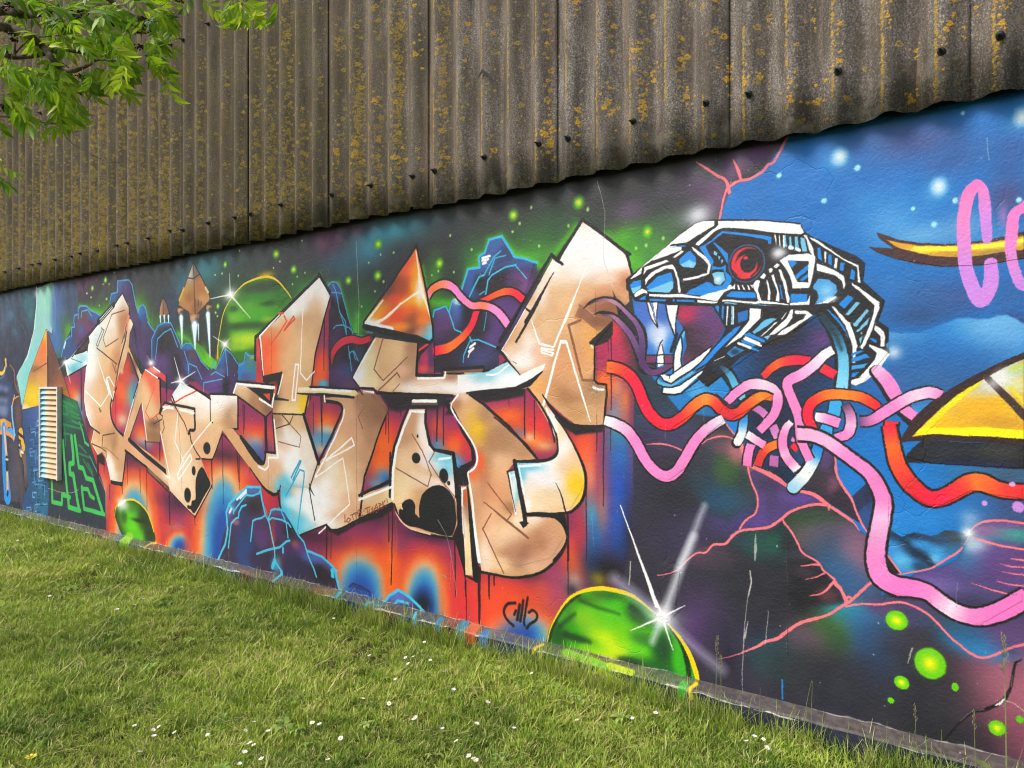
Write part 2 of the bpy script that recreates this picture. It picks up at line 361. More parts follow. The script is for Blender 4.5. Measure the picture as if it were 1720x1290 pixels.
# ---------- the fire behind the letters ----------
F(P0, '104 640 140 590 250 640 420 640 600 560 760 600 1010 560 1066 640 1066 800 1060 1000 1000 1130 700 1130 300 960 200 930 186 885 150 760', '#8a3156', soft=2)
for b in [(118, 655, 8, 20, '#c23a3a', .9), (124, 665, 7, 14, 'o', .9), (130, 672, 5, 10, 'cr', .8), (133, 695, 7, 22, '#4d8fae', .9), (140, 730, 6, 14, '#4a6f90', .8), (152, 745, 9, 26, 'o', .8), (148, 690, 4, 60, '#4b1d35', .9), (157, 700, 5, 20, '#4a2a4e', .9),
          (205, 660, 14, 26, 'o', .95), (213, 620, 8, 30, '#d5402e', .9), (196, 690, 10, 20, 'r', .9), (222, 665, 9, 22, '#7aa4a0', .9), (226, 660, 5, 18, '#3f8fb0', .9), (206, 705, 8, 10, 'cr', .8),
          (165, 800, 14, 40, 'r', .9), (178, 850, 10, 26, '#e8602e', .95), (182, 830, 20, 22, '#d84030', .8), (175, 830, 6, 26, 'cr', .6), (195, 815, 14, 16, 'o', .85), (198, 842, 14, 20, '#3f76a8', .9),
          (250, 770, 30, 22, '#93325f', .9), (238, 800, 34, 20, 'r', .95), (232, 815, 26, 16, 'o', .9), (270, 835, 14, 34, 'r', .9), (262, 830, 10, 30, 'o', .9), (222, 830, 20, 12, 'cr', .9), (250, 850, 9, 30, 'cr', .85), (224, 838, 17, 14, '#3c9ac8', .95), (240, 865, 10, 34, '#4aa0c8', .9), (222, 850, 14, 16, '#2d6ab0', .9),
          (290, 850, 30, 40, '#8f3560', .9), (285, 905, 20, 26, 'r', .9), (283, 915, 14, 22, 'o', .9), (300, 900, 10, 14, 'cr', .8), (302, 912, 16, 14, '#3d84bb', .95), (320, 900, 10, 30, '#d05038', .7), (262, 900, 8, 30, '#c98050', .5),
          (375, 760, 40, 26, '#9a3358', .9), (372, 782, 34, 20, 'r', .9), (375, 792, 34, 15, 'o', .95), (378, 804, 30, 11, 'cr', .9), (374, 822, 26, 18, '#3390c4', .97), (372, 850, 28, 34, '#2363b4', .95), (365, 890, 24, 30, '#14336b', .9), (345, 880, 14, 50, '#2f6aa8', .8),
          (330, 850, 10, 40, 'r', .6), (420, 770, 24, 26, 'o', .9), (425, 800, 20, 20, 'r', .9), (440, 840, 26, 50, '#c8333e', .9), (412, 795, 10, 12, 'cr', .6),
          (420, 700, 34, 26, '#8b2f5e', .95), (425, 725, 34, 16, 'r', .9), (428, 734, 30, 12, 'o', .97), (424, 744, 18, 10, 'cr', .9), (426, 752, 18, 12, '#4a96c0', .95), (436, 768, 14, 14, '#2f62ae', .95), (448, 750, 7, 20, '#7a2c58', .8),
          (270, 745, 20, 20, '#94345f', .95), (268, 764, 20, 10, 'r', .95), (270, 772, 18, 8, 'o', .9), (277, 779, 14, 7, 'cr', .7), (278, 786, 10, 6, '#5f9ac0', .8), (240, 720, 14, 16, '#a23350', .9), (236, 728, 10, 12, 'o', .85), (240, 742, 12, 10, 'cr', .8), (241, 750, 9, 8, '#6fa0b4', .8),
          (448, 612, 12, 18, '#b02c3a', .95), (450, 628, 14, 12, 'o', .95), (536, 600, 12, 26, '#8f2d5e', .9), (540, 620, 12, 14, 'r', .95), (542, 634, 12, 10, 'o', .95), (542, 646, 10, 7, '#3fa5c6', .9),
          (545, 690, 20, 14, '#9a2f52', .95), (548, 708, 20, 14, 'o', .95), (548, 722, 14, 8, 'cr', .9), (545, 736, 18, 12, '#3f95c0', .95), (532, 745, 10, 14, '#5fa0b8', .8), (540, 755, 10, 8, 'cr', .6),
          (460, 665, 12, 10, '#b8412c', .95), (330, 720, 10, 10, '#a03048', .6),
          (655, 690, 26, 30, '#7c2f5e', .95), (650, 720, 22, 20, 'r', .9), (645, 745, 20, 24, 'o', .97), (640, 780, 20, 22, 'o', .97), (648, 800, 14, 12, '#3f8fc4', .95), (652, 806, 10, 9, '#28509c', .95), (632, 812, 12, 8, '#5fa0b0', .7), (655, 770, 8, 20, 'o', .5),
          (735, 690, 20, 30, '#6b2a58', .95), (737, 716, 12, 16, '#e0572c', .9), (738, 745, 10, 8, '#3f98bc', .95), (745, 755, 14, 8, '#3f98bc', .9), (762, 700, 18, 24, '#8b2f5e', .95), (768, 740, 20, 20, 'r', .95), (764, 748, 14, 14, 'o', .95), (768, 775, 10, 12, '#4a9fc4', .95), (775, 790, 8, 10, '#2a86c0', .9), (785, 755, 10, 16, '#cc3a42', .8),
          (850, 680, 34, 14, '#9a2f60', .95), (858, 698, 34, 14, 'o', .95), (880, 710, 20, 16, 'o', .9), (875, 728, 10, 9, '#4f84a4', .95), (900, 690, 20, 24, '#a83250', .9), (905, 715, 22, 20, 'r', .95), (900, 740, 22, 14, 'o', .95), (915, 748, 14, 7, '#d8a878', .8), (890, 735, 8, 7, 'cr', .7),
          (735, 610, 10, 30, '#9a2f60', .9), (712, 610, 10, 16, '#b8355a', .8), (704, 620, 8, 10, '#a24a58', .7)]:
    B(P0, b[0], b[1], b[2] * 1.22, b[3] * 1.18, *b[4:])
for a in [(225, 822, 27, 930), (302, 900, 17, 925), (375, 806, 33, 940), (605, 940, 40, 1010), (712, 954, 30, 1035), (872, 1034, 46, 1070)]: arch(*a)
for x0, x1, y0, y1 in [(480, 570, 850, 905), (560, 680, 850, 892), (680, 770, 870, 906), (780, 950, 930, 972), (270, 330, 800, 850), (185, 250, 740, 785), (330, 420, 720, 768)]: B(P0, (x0 + x1) / 2, (y0 + y1) / 2, (x1 - x0) * .5, (y1 - y0) * .55, '#85335c', .85)
for q in [(520, 905, 50, 16), (620, 872, 60, 14), (725, 905, 60, 12), (870, 968, 80, 9), (300, 850, 30, 16), (225, 770, 30, 18), (375, 770, 40, 14)]: B(P0, q[0], q[1] - 6, q[2], q[3], '#3a1c34', .8)
# fire under the letters, nearer end
for b in [(660, 985, 16, 50, '#e8682c', .8), (560, 960, 14, 36, '#d8602e', .8), (650, 940, 30, 16, '#e85a2a', .8), (860, 1000, 70, 20, '#ee5f28', .85), (940, 965, 22, 30, '#8f3f64', .8), (800, 965, 30, 20, '#8a3550', .8), (820, 1035, 26, 26, '#ee5a2c', .8)]: B(P0, *b)
for b in [(655, 960, 10, 50, 'o', .8), (744, 1000, 7, 40, '#d86a30', .7), (770, 1000, 14, 50, '#d23a34', .9), (790, 1010, 20, 50, 'r', .9), (830, 1010, 30, 26, '#e84e2c', .9), (920, 1000, 20, 30, '#d05a3a', .8), (930, 990, 14, 30, '#9a4070', .7), (850, 985, 50, 14, '#d8402e', .7), (960, 930, 18, 26, '#d04a3a', .95), (965, 920, 10, 16, 'r', .9), (968, 945, 14, 22, '#e0602e', .95), (965, 985, 14, 20, '#8a7a80', .9), (990, 700, 20, 30, '#8b2458', .95), (985, 745, 22, 26, '#d84a34', .95), (980, 770, 18, 34, '#e8582c', .95), (990, 800, 12, 30, '#e08060', .9), (995, 860, 14, 30, '#7a8a90', .9), (997, 872, 11, 18, '#3fa5c6', .95), (1000, 900, 16, 30, '#2f6aa0', .95), (995, 930, 16, 24, '#245a9c', .9), (1002, 960, 14, 24, '#1d3f74', .9), (975, 890, 8, 40, '#b03040', .9),
          (1012, 760, 9, 60, '#8f2f58', .9), (1012, 830, 8, 40, '#b8524a', .9), (1015, 860, 8, 24, '#c07a58', .8), (1040, 730, 18, 26, '#2f8ba0', .95), (1042, 770, 18, 34, '#2a6fae', .97), (1044, 820, 20, 44, '#1d4fb0', .97), (1044, 880, 22, 40, '#1f55b4', .95), (1042, 920, 22, 30, '#1b4a98', .9), (1030, 960, 40, 30, '#15161c', .95), (1060, 900, 12, 80, '#26263a', .9),
          (1010, 570, 12, 30, '#b02c58', .95), (1030, 560, 16, 36, '#d8304a', .95), (1040, 600, 16, 24, '#c02c50', .9), (1020, 590, 20, 14, '#a02a55', .8), (1015, 640, 12, 14, '#f07020', .97), (1030, 650, 22, 16, '#ee6a28', .97), (1050, 645, 12, 24, '#9a3a5a', .8), (1036, 650, 8, 14, '#d89070', .7), (1010, 668, 12, 20, 'o', .9), (1040, 680, 16, 20, '#9a8a92', .8), (1052, 675, 10, 20, '#dc7a40', .9), (1050, 700, 12, 16, '#b0625a', .8), (1030, 700, 10, 14, '#7a98a8', .7), (1062, 690, 6, 60, '#7a3050', .8)]:
    B(P0, b[0], b[1], b[2] * 1.22, b[3] * 1.18, *b[4:])
# ---------- far left: painted figure, waterfall, pyramid and maze ----------
for b in [(14, 495, 20, 20, '#2f5068', .8), (45, 505, 10, 26, '#24646c', .8), (18, 530, 8, 14, '#3f6f90', .7), (52, 525, 7, 30, '#2a6c72', .8), (26, 560, 6, 12, '#3a7484', .6), (5, 545, 8, 30, '#4a5a74', .6), (40, 570, 20, 14, '#2b3048', .8)]:
    B(P0, *b)
for s in ['60 430 100 500 130 540', '20 560 40 620 30 900', '300 580 350 620 380 720', '150 680 210 760 200 850', '280 840 320 900 350 980', '250 470 270 520 260 600', '330 740 380 880 400 950', '190 900 230 980 220 1080']:
    L(tA, s, 5, '#6c7c94', 5, a=.55)
F(tA, '720 270 1030 180 1045 600 1050 720 900 1010 800 1286 620 1286 640 900 700 600', '#3d5688', [(880, 520, 120, 300, '#33415f', .9), (780, 700, 70, 260, '#4a6fa8', .8), (960, 400, 90, 200, '#34445e', .9), (980, 230, 70, 60, '#3c3350', .9), (880, 900, 60, 160, '#2f5f3a', .8), (920, 950, 40, 90, '#5c9a20', .8), (740, 1100, 60, 200, '#3f74a8', .7), (800, 1280, 40, 60, '#2f6a4a', .8)], soft=12)
F(P0, '61.5 484 88 474 90 520 87 560 78 552 66 610 56 650 38 688 28 632 46 596 56 560 61 510', '#a9d6c8', [(66, 520, 8, 40, '#8fc9c2', .9), (80, 500, 7, 40, '#9bd8b4', .8), (86, 530, 7, 30, '#7fb4c4', .8), (60, 600, 9, 30, '#7fc4c6', .8), (44, 640, 10, 40, '#86cfcd', .9), (74, 470, 12, 12, '#6fae9c', .7)])
F(P0, '76 480 90 474 94 520 92 560 84 545 80 520', '#7fb0b4', [(82, 500, 6, 30, '#93d2b0', .8), (92, 520, 5, 40, '#4d74a4', .9)], soft=3)
L(tA, '490 340 495 500 480 700 460 900 420 1060 370 1280', [14, 9, 8, 7, 8, 9], '#eef4ee', 4)
L(tB, '370 0 300 110 228 250 232 350 260 520 285 640', [8, 5, 3, 2, 2, 2], '#dfeee8', 4); B(tA, 490, 410, 24, 60, 'w', .8)
F(tC, '0 -1120 240 -500 300 -430 240 0 310 320 300 830 0 800', '#31334f', [(60, -700, 90, 120, '#33456a', .8), (80, -400, 60, 120, '#4c5f88', .7), (30, -600, 40, 60, '#232840', .9), (120, -200, 60, 160, '#2f3350', .8), (200, 500, 60, 300, '#4f4954', .8), (210, 200, 40, 300, '#49445a', .7)])
for x, y in [(10, 410), (80, 430), (10, 570), (70, 580), (15, 680), (70, 690), (20, 740), (70, 750)]: D(tB, x, y, 30, 38, '#7f90b8', .9, .7)
L(tB, '75 30 80 110 40 210 0 215', 26, '#e0c238', 5); L(tB, '88 40 60 230 0 290', 8, '#5a6fb0', 5)
L(tB, '135 100 190 190 200 340 240 470', 16, '#8a5538', 5)
F(tB, '0 830 60 820 150 880 155 960 120 930 100 960 60 900 40 970 0 930', '#c98a4a', [(40, 880, 30, 40, '#e0b24a', .9)])
F(tB, '0 930 40 970 60 900 100 960 155 940 215 1040 180 1110 120 1040 0 1000', '#4b9fd6'); L(tB, '0 1010 80 1015 150 1060 180 1100', 34, '#d99560', 5); L(tB, '0 1045 80 1050 150 1090 180 1125', 7, '#2a2436', 5)
L(tB, '160 660 165 800 190 1000 190 1080', 22, '#79bfe0', 4); L(tB, '195 510 170 620 175 660', 10, '#e0c280', 4)
F(tB, '190 560 250 480 300 720 330 900 320 1010 240 1030 190 800 170 650', '#3a3340', [(250, 760, 30, 150, '#6b5050', .8), (280, 640, 20, 100, '#54404a', .8)]); L(tB, '250 520 190 560 170 640', 9, '#e79a5a', 5)
L(tB, '280 1020 290 1280', [80, 66], '#e0b04a'); 
for y in (1060, 1150, 1235): L(tB, [250, y - 40, 330, y + 30], 22, '#26222c')
for y in (1195,): L(tB, [258, y - 16, 330, y + 26], 16, '#e4ddc8')
F(tC, '255 0 320 0 345 130 380 330 370 660 330 600 320 330 280 150', '#4a4148', [(330, 300, 30, 140, '#7d6250', .8), (290, 130, 20, 30, '#8f94a0', .8)]); L(tC, '300 20 320 90', 50, '#e2b03a'); L(tC, '285 150 310 160', 20, '#dfe4e4')
L(tC, '50 -200 60 0 65 300 100 740', [60, 75, 95, 120], '#2f8fdc', 5); L(tC, '55 -180 75 50 90 240', [22, 34, 34], '#e8b47c', 4); L(tC, '98 380 102 690', [30, 34], '#e6b070'); L(tC, '98 380 100 520', [30, 30], '#e6c860')
L(tC, '90 240 95 370', 44, '#2c2622'); D(tC, 92, 250, 22, 16, '#d8d0a0', .3); L(tC, '105 690 100 720', 30, '#1c2634')
L(tC, '130 60 200 120 240 330 300 640 305 830', [30, 50, 70, 90, 90], '#54484c', 4, a=.7)
# pyramid
F(tA, '620 900 395 1500 300 1980 640 1900 645 900', '#d08a4c', [(600, 1000, 20, 90, '#f2d030', .95), (570, 1180, 50, 130, '#ea7430', .95), (540, 1330, 60, 90, '#d9804a', .95), (490, 1500, 60, 90, '#a8764a', .9), (470, 1440, 60, 30, '#7a5838', .7), (540, 1600, 70, 110, '#d3985c', .9), (430, 1800, 110, 130, '#e8cc10', .95), (340, 1960, 40, 40, '#f4e0b4', .9), (600, 1720, 40, 90, '#d09a60', .8)])
L(tA, '638 920 632 1100 640 1640', [9, 16, 20], '#f4dc28'); L(tB, '445 190 640 72', 9, '#7c4a2c'); L(tA, '620 900 395 1500 290 1990', 5, '#5f5a48')
F(tA, '628 900 750 1240 880 1620 1045 2140 820 2050 640 1980', '#6b4636', [(700, 1300, 60, 200, '#5c3c34', .9), (820, 1700, 80, 160, '#9a5a34', .8), (900, 1900, 60, 120, '#c07834', .9), (1000, 2060, 60, 100, '#eacb18', .95), (880, 2040, 60, 60, '#b88438', .8), (700, 1000, 40, 120, '#6a5450', .6)])
L(tA, '628 905 750 1240 880 1620 1040 2130', 6, '#3a2d28')
# blue maze (left face) and green maze (right face)
F(tB, '300 710 590 630 660 1860 640 2100 640 2480 310 2400 300 1900 380 1740 340 1200 310 900', '#2b4a7c', [(520, 760, 90, 140, '#46609c', .8), (450, 1500, 120, 300, '#23547a', .8), (560, 2000, 80, 300, '#226a86', .8), (400, 2200, 90, 200, '#24527c', .8), (540, 1300, 60, 200, '#3a5f9c', .7)])
rs = np.random.RandomState(4)
for i in range(115):
    x, y = rs.uniform(330, 600), rs.uniform(680, 2420)
    if y < 760 + (600 - x) * .25 or (x < 390 and 1000 < y < 1900): continue
    a, b = rs.uniform(30, 70), rs.uniform(30, 90)
    L(tB, rs.permutation([[x, y, x + a, y - a * .2, x + a, y + b], [x, y, x, y + b, x + a, y + b - a * .1], [x + a, y, x, y + .1 * a, x, y + b, x + .6 * a, y + b]].__len__() * [0])[:0].tolist() or ([x, y, x + a, y - a * .2, x + a, y + b] if i % 3 == 0 else [x, y, x, y + b, x + a, y + b - a * .1] if i % 3 == 1 else [x + a, y, x, y + .1 * a, x, y + b, x + .6 * a, y + b]), rs.choice([7, 10]), ['#5f8ec0', '#16304e', '#4b7fae', '#7fb0d6', '#173a5c'][i % 5], a=.85)
for q in ['460 1480 460 1700 600 1720 600 1860', '470 2100 600 2130 600 2420', '420 2080 420 2400', '510 2160 510 2380 580 2390 580 2170', '450 1500 560 1510', '480 1280 480 1420']: L(tB, q, 11, '#4f93bc', a=.8)
F(tC, '820 -640 1040 -530 1200 0 1420 700 1425 1035 1130 960 820 900 660 950 660 520 840 540 845 0', '#2c3440', [(900, -300, 120, 200, '#1f5f46', .8), (1100, 200, 100, 200, '#283e44', .7), (760, 620, 80, 80, '#3a423c', .8), (1100, 900, 250, 70, '#2b3444', .8), (950, -450, 100, 100, '#2a7a4a', .8)])
F(tC, '650 850 1130 960 1425 1035 1425 1200 640 1010', '#2b3242')
G1, G2 = '#3fb85a', '#2a8648'
for q, w in [('845 0 860 200 900 660 910 720', 40), ('960 -60 985 180 985 300 935 310 940 440 985 460 1060 920', 50), ('1005 -60 1060 350 1115 370 1160 500 1250 530 1380 960', 46), ('695 520 705 820 830 850 835 720 940 760', 40), ('915 760 925 890 1075 940', 46), ('1100 620 1130 910 1400 990', 42), ('1100 640 1180 650 1215 740 1260 770', 40), ('985 440 1000 500', 40), ('1070 -240 1110 -120 1140 20 1190 60', 24)]:
    L(tC, q, w * .8, G1)
for q in ['840 -470 900 -460 910 -350 850 -360 845 -420', '940 -400 1060 -340', '960 -340 1080 -290', '970 -270 1090 -220', '850 -220 1090 -160', '870 -180 880 60', '860 -100 940 -90', '1060 60 1110 100 1160 160', '1010 -240 1110 -210', '1060 170 1220 230 1300 400', '1120 250 1250 470', '1180 300 1240 420', '830 -540 1030 -440']: L(tC, q, 16, G2, a=.8)
L(tC, '1205 200 1420 690 1420 1040', 8, '#8fb0a8', a=.6); L(tC, '650 640 780 680 900 700 980 695 1060 650', 5, '#9fb0a0', 4, a=.8)
# ---------- green planet behind the letters ----------
bx = tD
F(tD, '1258 860 1270 660 1310 460 1380 320 1480 200 1600 140 1720 135 1820 180 1920 320 1960 520 1760 800 1600 1000 1450 900 1340 770', '#2f6a1c',
  [(1560, 340, 140, 100, '#2f7a1e', .9), (1450, 300, 60, 40, '#3a6a1c', .7), (1500, 420, 160, 50, '#4f9a1a', .9), (1430, 500, 80, 30, '#6fae18', .9), (1640, 480, 140, 50, '#46a012', .9), (1720, 530, 60, 30, '#8fbe12', .8), (1500, 580, 180, 26, '#264a1a', .95), (1480, 660, 140, 40, '#6fb614', .9), (1560, 700, 140, 40, '#b4d010', .95), (1450, 760, 90, 30, '#8fbe12', .8), (1400, 420, 30, 20, '#264a1a', .8), (1720, 370, 60, 18, '#264a1a', .8), (1520, 830, 100, 24, '#2f6a1a', .9), (1330, 700, 30, 120, '#2c5a1e', .9), (1300, 560, 30, 120, '#243c20', .8), (1660, 220, 140, 36, '#2a3c20', .9)], smooth=4)
F(tD, '1050 700 1150 800 1250 900 1240 960 1190 950 1110 880 1060 780', '#57a018', [(1170, 900, 60, 70, '#7cc814', .9), (1090, 790, 40, 60, '#3f7a22', .8)], soft=14)
B(tD, 930, 680, 60, 90, '#3f8a22', .7); B(tD, 1020, 640, 50, 90, '#345a2c', .6); B(tD, 1130, 800, 40, 70, '#4f9420', .7)
L(tD, '1258 860 1265 700 1310 460 1390 310 1480 210 1580 155 1700 132 1790 165 1870 250 1920 320', [14, 8, 7, 7, 10, 12, 16, 12, 9, 7], '#e0c418', 5)
B(tD, 1690, 118, 70, 34, '#d8b010', .7); B(tD, 1255, 850, 14, 40, '#d89a18', .8)
# bright green haze close along the edges
for T, q, w in [(tI, '1040 690 1100 490 1205 480 1200 370 1250 345 1285 225 1400 195 1520 375 1600 390 1720 435', 60), (tI, '740 760 690 480', 60), (tI, '330 780 170 960', 70), (tI, '790 790 960 800', 90), (tF, '560 820 838 545', 50), (tF, '920 620 1010 620 1140 1080', 50), (tF, '1160 1060 1180 900', 70), (tL, '320 560 460 700 700 790 820 660 1000 420', 80), (tL, '1280 500 1480 690 1520 880', 90), (tD, '20 400 100 420 240 470 350 380 380 300', 60), (tD, '520 420 590 400 640 540', 50), (tD, '900 640 1000 700 1150 900 1240 900', 60)]:
    L(T, q, w * .4, '#3f9a1c', soft=w, a=.6); L(T, q, w * .25, '#5cc41a', soft=w * .45, a=.75)
# ---------- dark rocks with blue rims ----------
def rock(T, pts, rim, rw=9, base='#3a2c4c', blobs=(), rc='cy'):
    F(T, pts, base, blobs)
    for r in rim: L(T, r, rw, rc)
F(tA, '1050 620 1080 590 1160 590 1220 660 1340 700 1320 800 1100 1150 950 1286 820 1286 880 1040 960 960 960 880 990 870 990 720 1040 700', '#3a4a78',
  [(1160, 760, 60, 80, '#5b4048', .95), (1080, 800, 40, 100, '#7a4a44', .6), (1200, 900, 90, 100, '#6a2f58', .9), (1080, 1050, 60, 100, '#5a3358', .9), (930, 1150, 50, 120, '#2f4f80', .8), (1270, 730, 60, 40, '#3a5fa0', .9), (1100, 900, 30, 60, '#4a5a9a', .7)])
for q in ['1050 760 1050 620 1080 590 1160 590 1220 650 1300 690 1350 720', '960 1000 960 880 1000 870 990 790 1000 720 1040 705', '1090 740 1100 660 1180 640 1230 720', '820 1280 870 1060 940 990']: L(tA, q, 11, '#4f9fd0')
L(tA, '860 1150 880 1080', 20, '#b8dcea')
F(tD, '285 380 300 285 355 270 360 165 460 155 490 200 520 380 545 480 560 620 600 760 640 800 640 1000 480 760 400 300', '#4a3a62',
  [(390, 210, 40, 50, '#3f68a8', .95), (430, 250, 50, 60, '#4f3a68', .8), (480, 350, 40, 120, '#3d3055', .9), (320, 320, 26, 40, '#2f5c98', .95), (520, 600, 40, 120, '#2f2540', .95), (560, 760, 60, 140, '#4a3560', .8), (500, 500, 40, 60, '#54406a', .6)])
for q in ['290 370 305 285 355 272 360 170 460 158 490 205 520 370 550 470', '360 270 360 240']: L(tD, q, 8, '#4496c8')
F(tD, '540 460 560 400 580 380 610 410 625 500 640 560 690 620 700 760 640 900 560 720', '#352a48', [(575, 440, 40, 50, '#3470b0', .95), (600, 520, 20, 50, '#2f5290', .8), (650, 600, 30, 50, '#3a3458', .8), (600, 700, 40, 120, '#4a3560', .7)])
for q in ['545 450 565 395 585 382 612 412 625 500', '640 555 690 620', '630 540 650 560']: L(tD, q, 8, '#4496c8')
F(tD, '665 690 720 570 780 540 840 545 880 640 940 790 980 900 1000 1000 1000 1180 640 1100 620 900 665 860', '#3a2c4c',
  [(740, 590, 50, 50, '#3474b4', .95), (690, 680, 24, 100, '#2f62a4', .95), (800, 560, 40, 20, '#3d7cb8', .9), (790, 620, 50, 20, '#8a6a50', .6), (770, 720, 60, 100, '#1f1c24', .97), (820, 660, 40, 60, '#2a2428', .9), (900, 760, 30, 80, '#4a3a5c', .8), (740, 900, 60, 60, '#5a3c74', .9), (720, 1000, 60, 60, '#4f3868', .8), (890, 900, 30, 100, '#25202c', .9)])
for q in ['670 860 668 690 722 572 782 540 838 546 900 680 945 800', '700 870 720 690 780 630 840 600 860 650 900 760']: L(tD, q, 8, '#4496c8')
F(tD, '940 760 970 725 1020 730 1060 790 1100 880 1180 960 1240 960 1330 770 1370 800 1440 910 1450 1000 1440 1080 1430 1180 1190 1180 1100 1100 980 1000 920 830', '#3c2e4e',
  [(1000, 760, 50, 24, '#2f74ac', .95), (1040, 840, 40, 40, '#5a4450', .8), (1000, 960, 60, 60, '#2f5590', .8), (1060, 960, 40, 60, '#4a3560', .7), (1310, 860, 40, 80, '#2c68a8', .95), (1340, 1000, 24, 80, '#4a3060', .9), (1390, 900, 40, 90, '#37354a', .9), (1280, 990, 50, 30, '#4a6a9a', .8), (1220, 1080, 90, 60, '#5a3f7c', .9), (1200, 1130, 60, 40, '#5c3c78', .9), (1380, 1060, 40, 60, '#3f2c58', .9), (1330, 1120, 20, 70, '#1a1820', .9)])
for q in ['930 770 970 728 1020 732 1065 800 1110 890 1180 965', '1240 960 1330 775 1380 820 1445 920 1440 990', '1000 1000 1000 910 1070 940 1120 1050', '960 800 990 900 1000 1000', '1200 1010 1240 985 1320 1030', '1130 1170 1135 1080 1300 1050', '1200 960 1220 890 1235 940', '1330 780 1350 1020']: L(tD, q, 7, '#4aa0cc')
F(tD, '1440 900 1490 900 1520 800 1560 830 1600 830 1600 1060 1440 1060', '#3a6a98', [(1500, 980, 60, 50, '#2f72b4', .9), (1560, 900, 40, 60, '#3f7a70', .8), (1570, 850, 20, 14, '#8fae20', .8), (1520, 1030, 40, 30, '#4f4a7a', .7)])
L(tD, '1445 930 1490 910 1510 810 1540 840 1590 835', 7, '#38a0c8')
# ---------- the rockets ----------
F(tD, '1040 0 985 150 960 225 910 350 905 390 1000 450 1030 480 1080 465 1190 340 1180 280 1140 190 1095 110', '#9c7044',
  [(1000, 260, 60, 80, '#a8864c', .9), (970, 320, 30, 50, '#b48a2c', .9), (1010, 330, 40, 50, '#8a5a30', .8), (1120, 200, 50, 60, '#b8703a', .95), (1100, 280, 40, 80, '#a0683c', .8), (1140, 350, 50, 50, '#c09058', .9), (1020, 400, 50, 40, '#b0744a', .9), (1030, 100, 40, 50, '#9a948a', .95), (1070, 90, 26, 50, '#6f5c4c', .9), (1010, 110, 16, 40, '#c4bfae', .9), (1080, 420, 40, 40, '#7c5434', .8)])
for q in ['1040 0 985 150 960 225 910 350 905 390 1000 450', '1040 0 1100 115 1140 190 1185 300 1190 340 1080 465 1040 480', '1040 0 1048 150 1050 330 1058 465', '988 140 1040 150 1095 110']: L(tD, q, 7, '#2e2320')
for x in (1062, 1074, 1086, 1100, 1114): L(tD, [x, 330 + (x - 1062) * .5, x + 2, 400 - (x - 1062) * .4], 5, '#2c221e')
L(tD, '955 240 915 340', 16, '#d0a030'); L(tD, '1150 230 1172 272', 16, '#d8c09a')
for x, y, r in [(925, 440, 30), (1050, 505, 46), (1180, 410, 28)]:
    F(tD, [x - r, y - r, x + r, y - r * .8, x + r * .8, y + r * .9, x - r * .7, y + r], '#7c5434', [(x - r * .2, y - r * .1, r * .5, r * .5, '#c8a27c', .9), (x + r * .4, y + r * .5, r * .4, r * .4, '#4a3020', .9)]); L(tD, [x - r, y - r * .8, x - r * .8, y + r, x, y + r * 1.15, x + r * .8, y + r * .9], 5, '#2c211c', 3)
for q, w in [('930 500 935 590 938 740', [34, 20, 6]), ('1050 570 1052 680 1055 780', [50, 26, 6]), ('1170 470 1178 600 1190 850', [34, 24, 6]), ('1083 560 1086 640 1086 700', [10, 6, 3])]:
    L(tD, q, [v * 1.5 for v in w], '#9ad2ec', 4, soft=10, a=.6); L(tD, q, w, '#e4f4fc', 4, soft=3)
F(tD, '768 320 742 400 735 470 780 500 825 460 800 370', '#8a6444', [(752, 420, 16, 60, '#b08860', .9), (790, 420, 20, 60, '#7a5438', .9)]); L(tD, '768 320 742 400 735 470 780 500 825 460 800 370', 5, '#2a211e', closed=1); L(tD, '768 320 775 495', 4, '#2a211e')
for x in (745, 780, 818): L(tD, [x, 485, x, 540], [18, 8], '#d0ecf8', soft=3)
star(tD, 1370, 290, 60, [(-5, -190, 10, .85, 3), (180, 210, 14, .85, 4), (-180, 40, 10, .9, 2), (60, -30, 10, .5, 3)])
star(tD, 1325, 735, 40, [(-110, -70, 12, .7, 3), (45, -55, 10, .7, 3), (-60, 150, 10, .6, 3), (50, 50, 10, .7, 3)])
star(tD, 660, 905, 34, [(-40, -70, 14, .4, 8)])
# rocks and hoses between the letters
F(tF, '930 740 915 640 945 600 990 610 1025 660 1080 850 1140 1060 1220 1080 1290 1130 1240 1280 1180 1500 1180 1600 920 1600 900 1000', '#1f1a28',
  [(960, 660, 40, 50, '#4a5a98', .95), (1000, 690, 24, 60, '#3f4f88', .9), (960, 1100, 40, 120, '#3d2440', .8), (1010, 1110, 60, 70, '#3a2650', .9), (1020, 1450, 90, 100, '#4a2f5e', .9), (1080, 1400, 50, 50, '#33426e', .8), (1120, 1540, 60, 60, '#5c3a64', .8), (1190, 1250, 40, 60, '#33405c', .7)])
F(tF, '935 740 880 920 810 1240 760 1545 920 1545 930 1000', '#7a2f4a', [(860, 1100, 20, 160, '#8c3460', .9), (900, 1050, 20, 120, '#a03050', .8), (860, 1300, 40, 70, '#d8402e', .95), (850, 1420, 50, 80, '#ee5a28', .97), (820, 1500, 40, 40, '#e8683a', .9), (870, 1520, 30, 24, '#3fa8cc', .97)])
for x in (880, 925): L(tF, [x, 860, x - 4, 1400], [12, 5], '#1c1420', soft=2)
for q in ['905 650 945 602 990 612 1020 660 1075 850 1110 980 1140 1100', '945 700 1000 700 1030 710', '955 625 985 700 1015 860 1060 1000 1085 1110', '1015 870 1070 960 1080 1110', '960 1020 985 995 1040 990 1100 1015 1140 1060', '1095 1180 1105 1286', '1105 1230 1125 1400', '1100 1260 1125 1225 1150 1230 1185 1310 1170 1290', '1140 1220 1160 1300', '1150 1090 1190 1080 1225 1090']: L(tF, q, 8, '#3fa4c6')
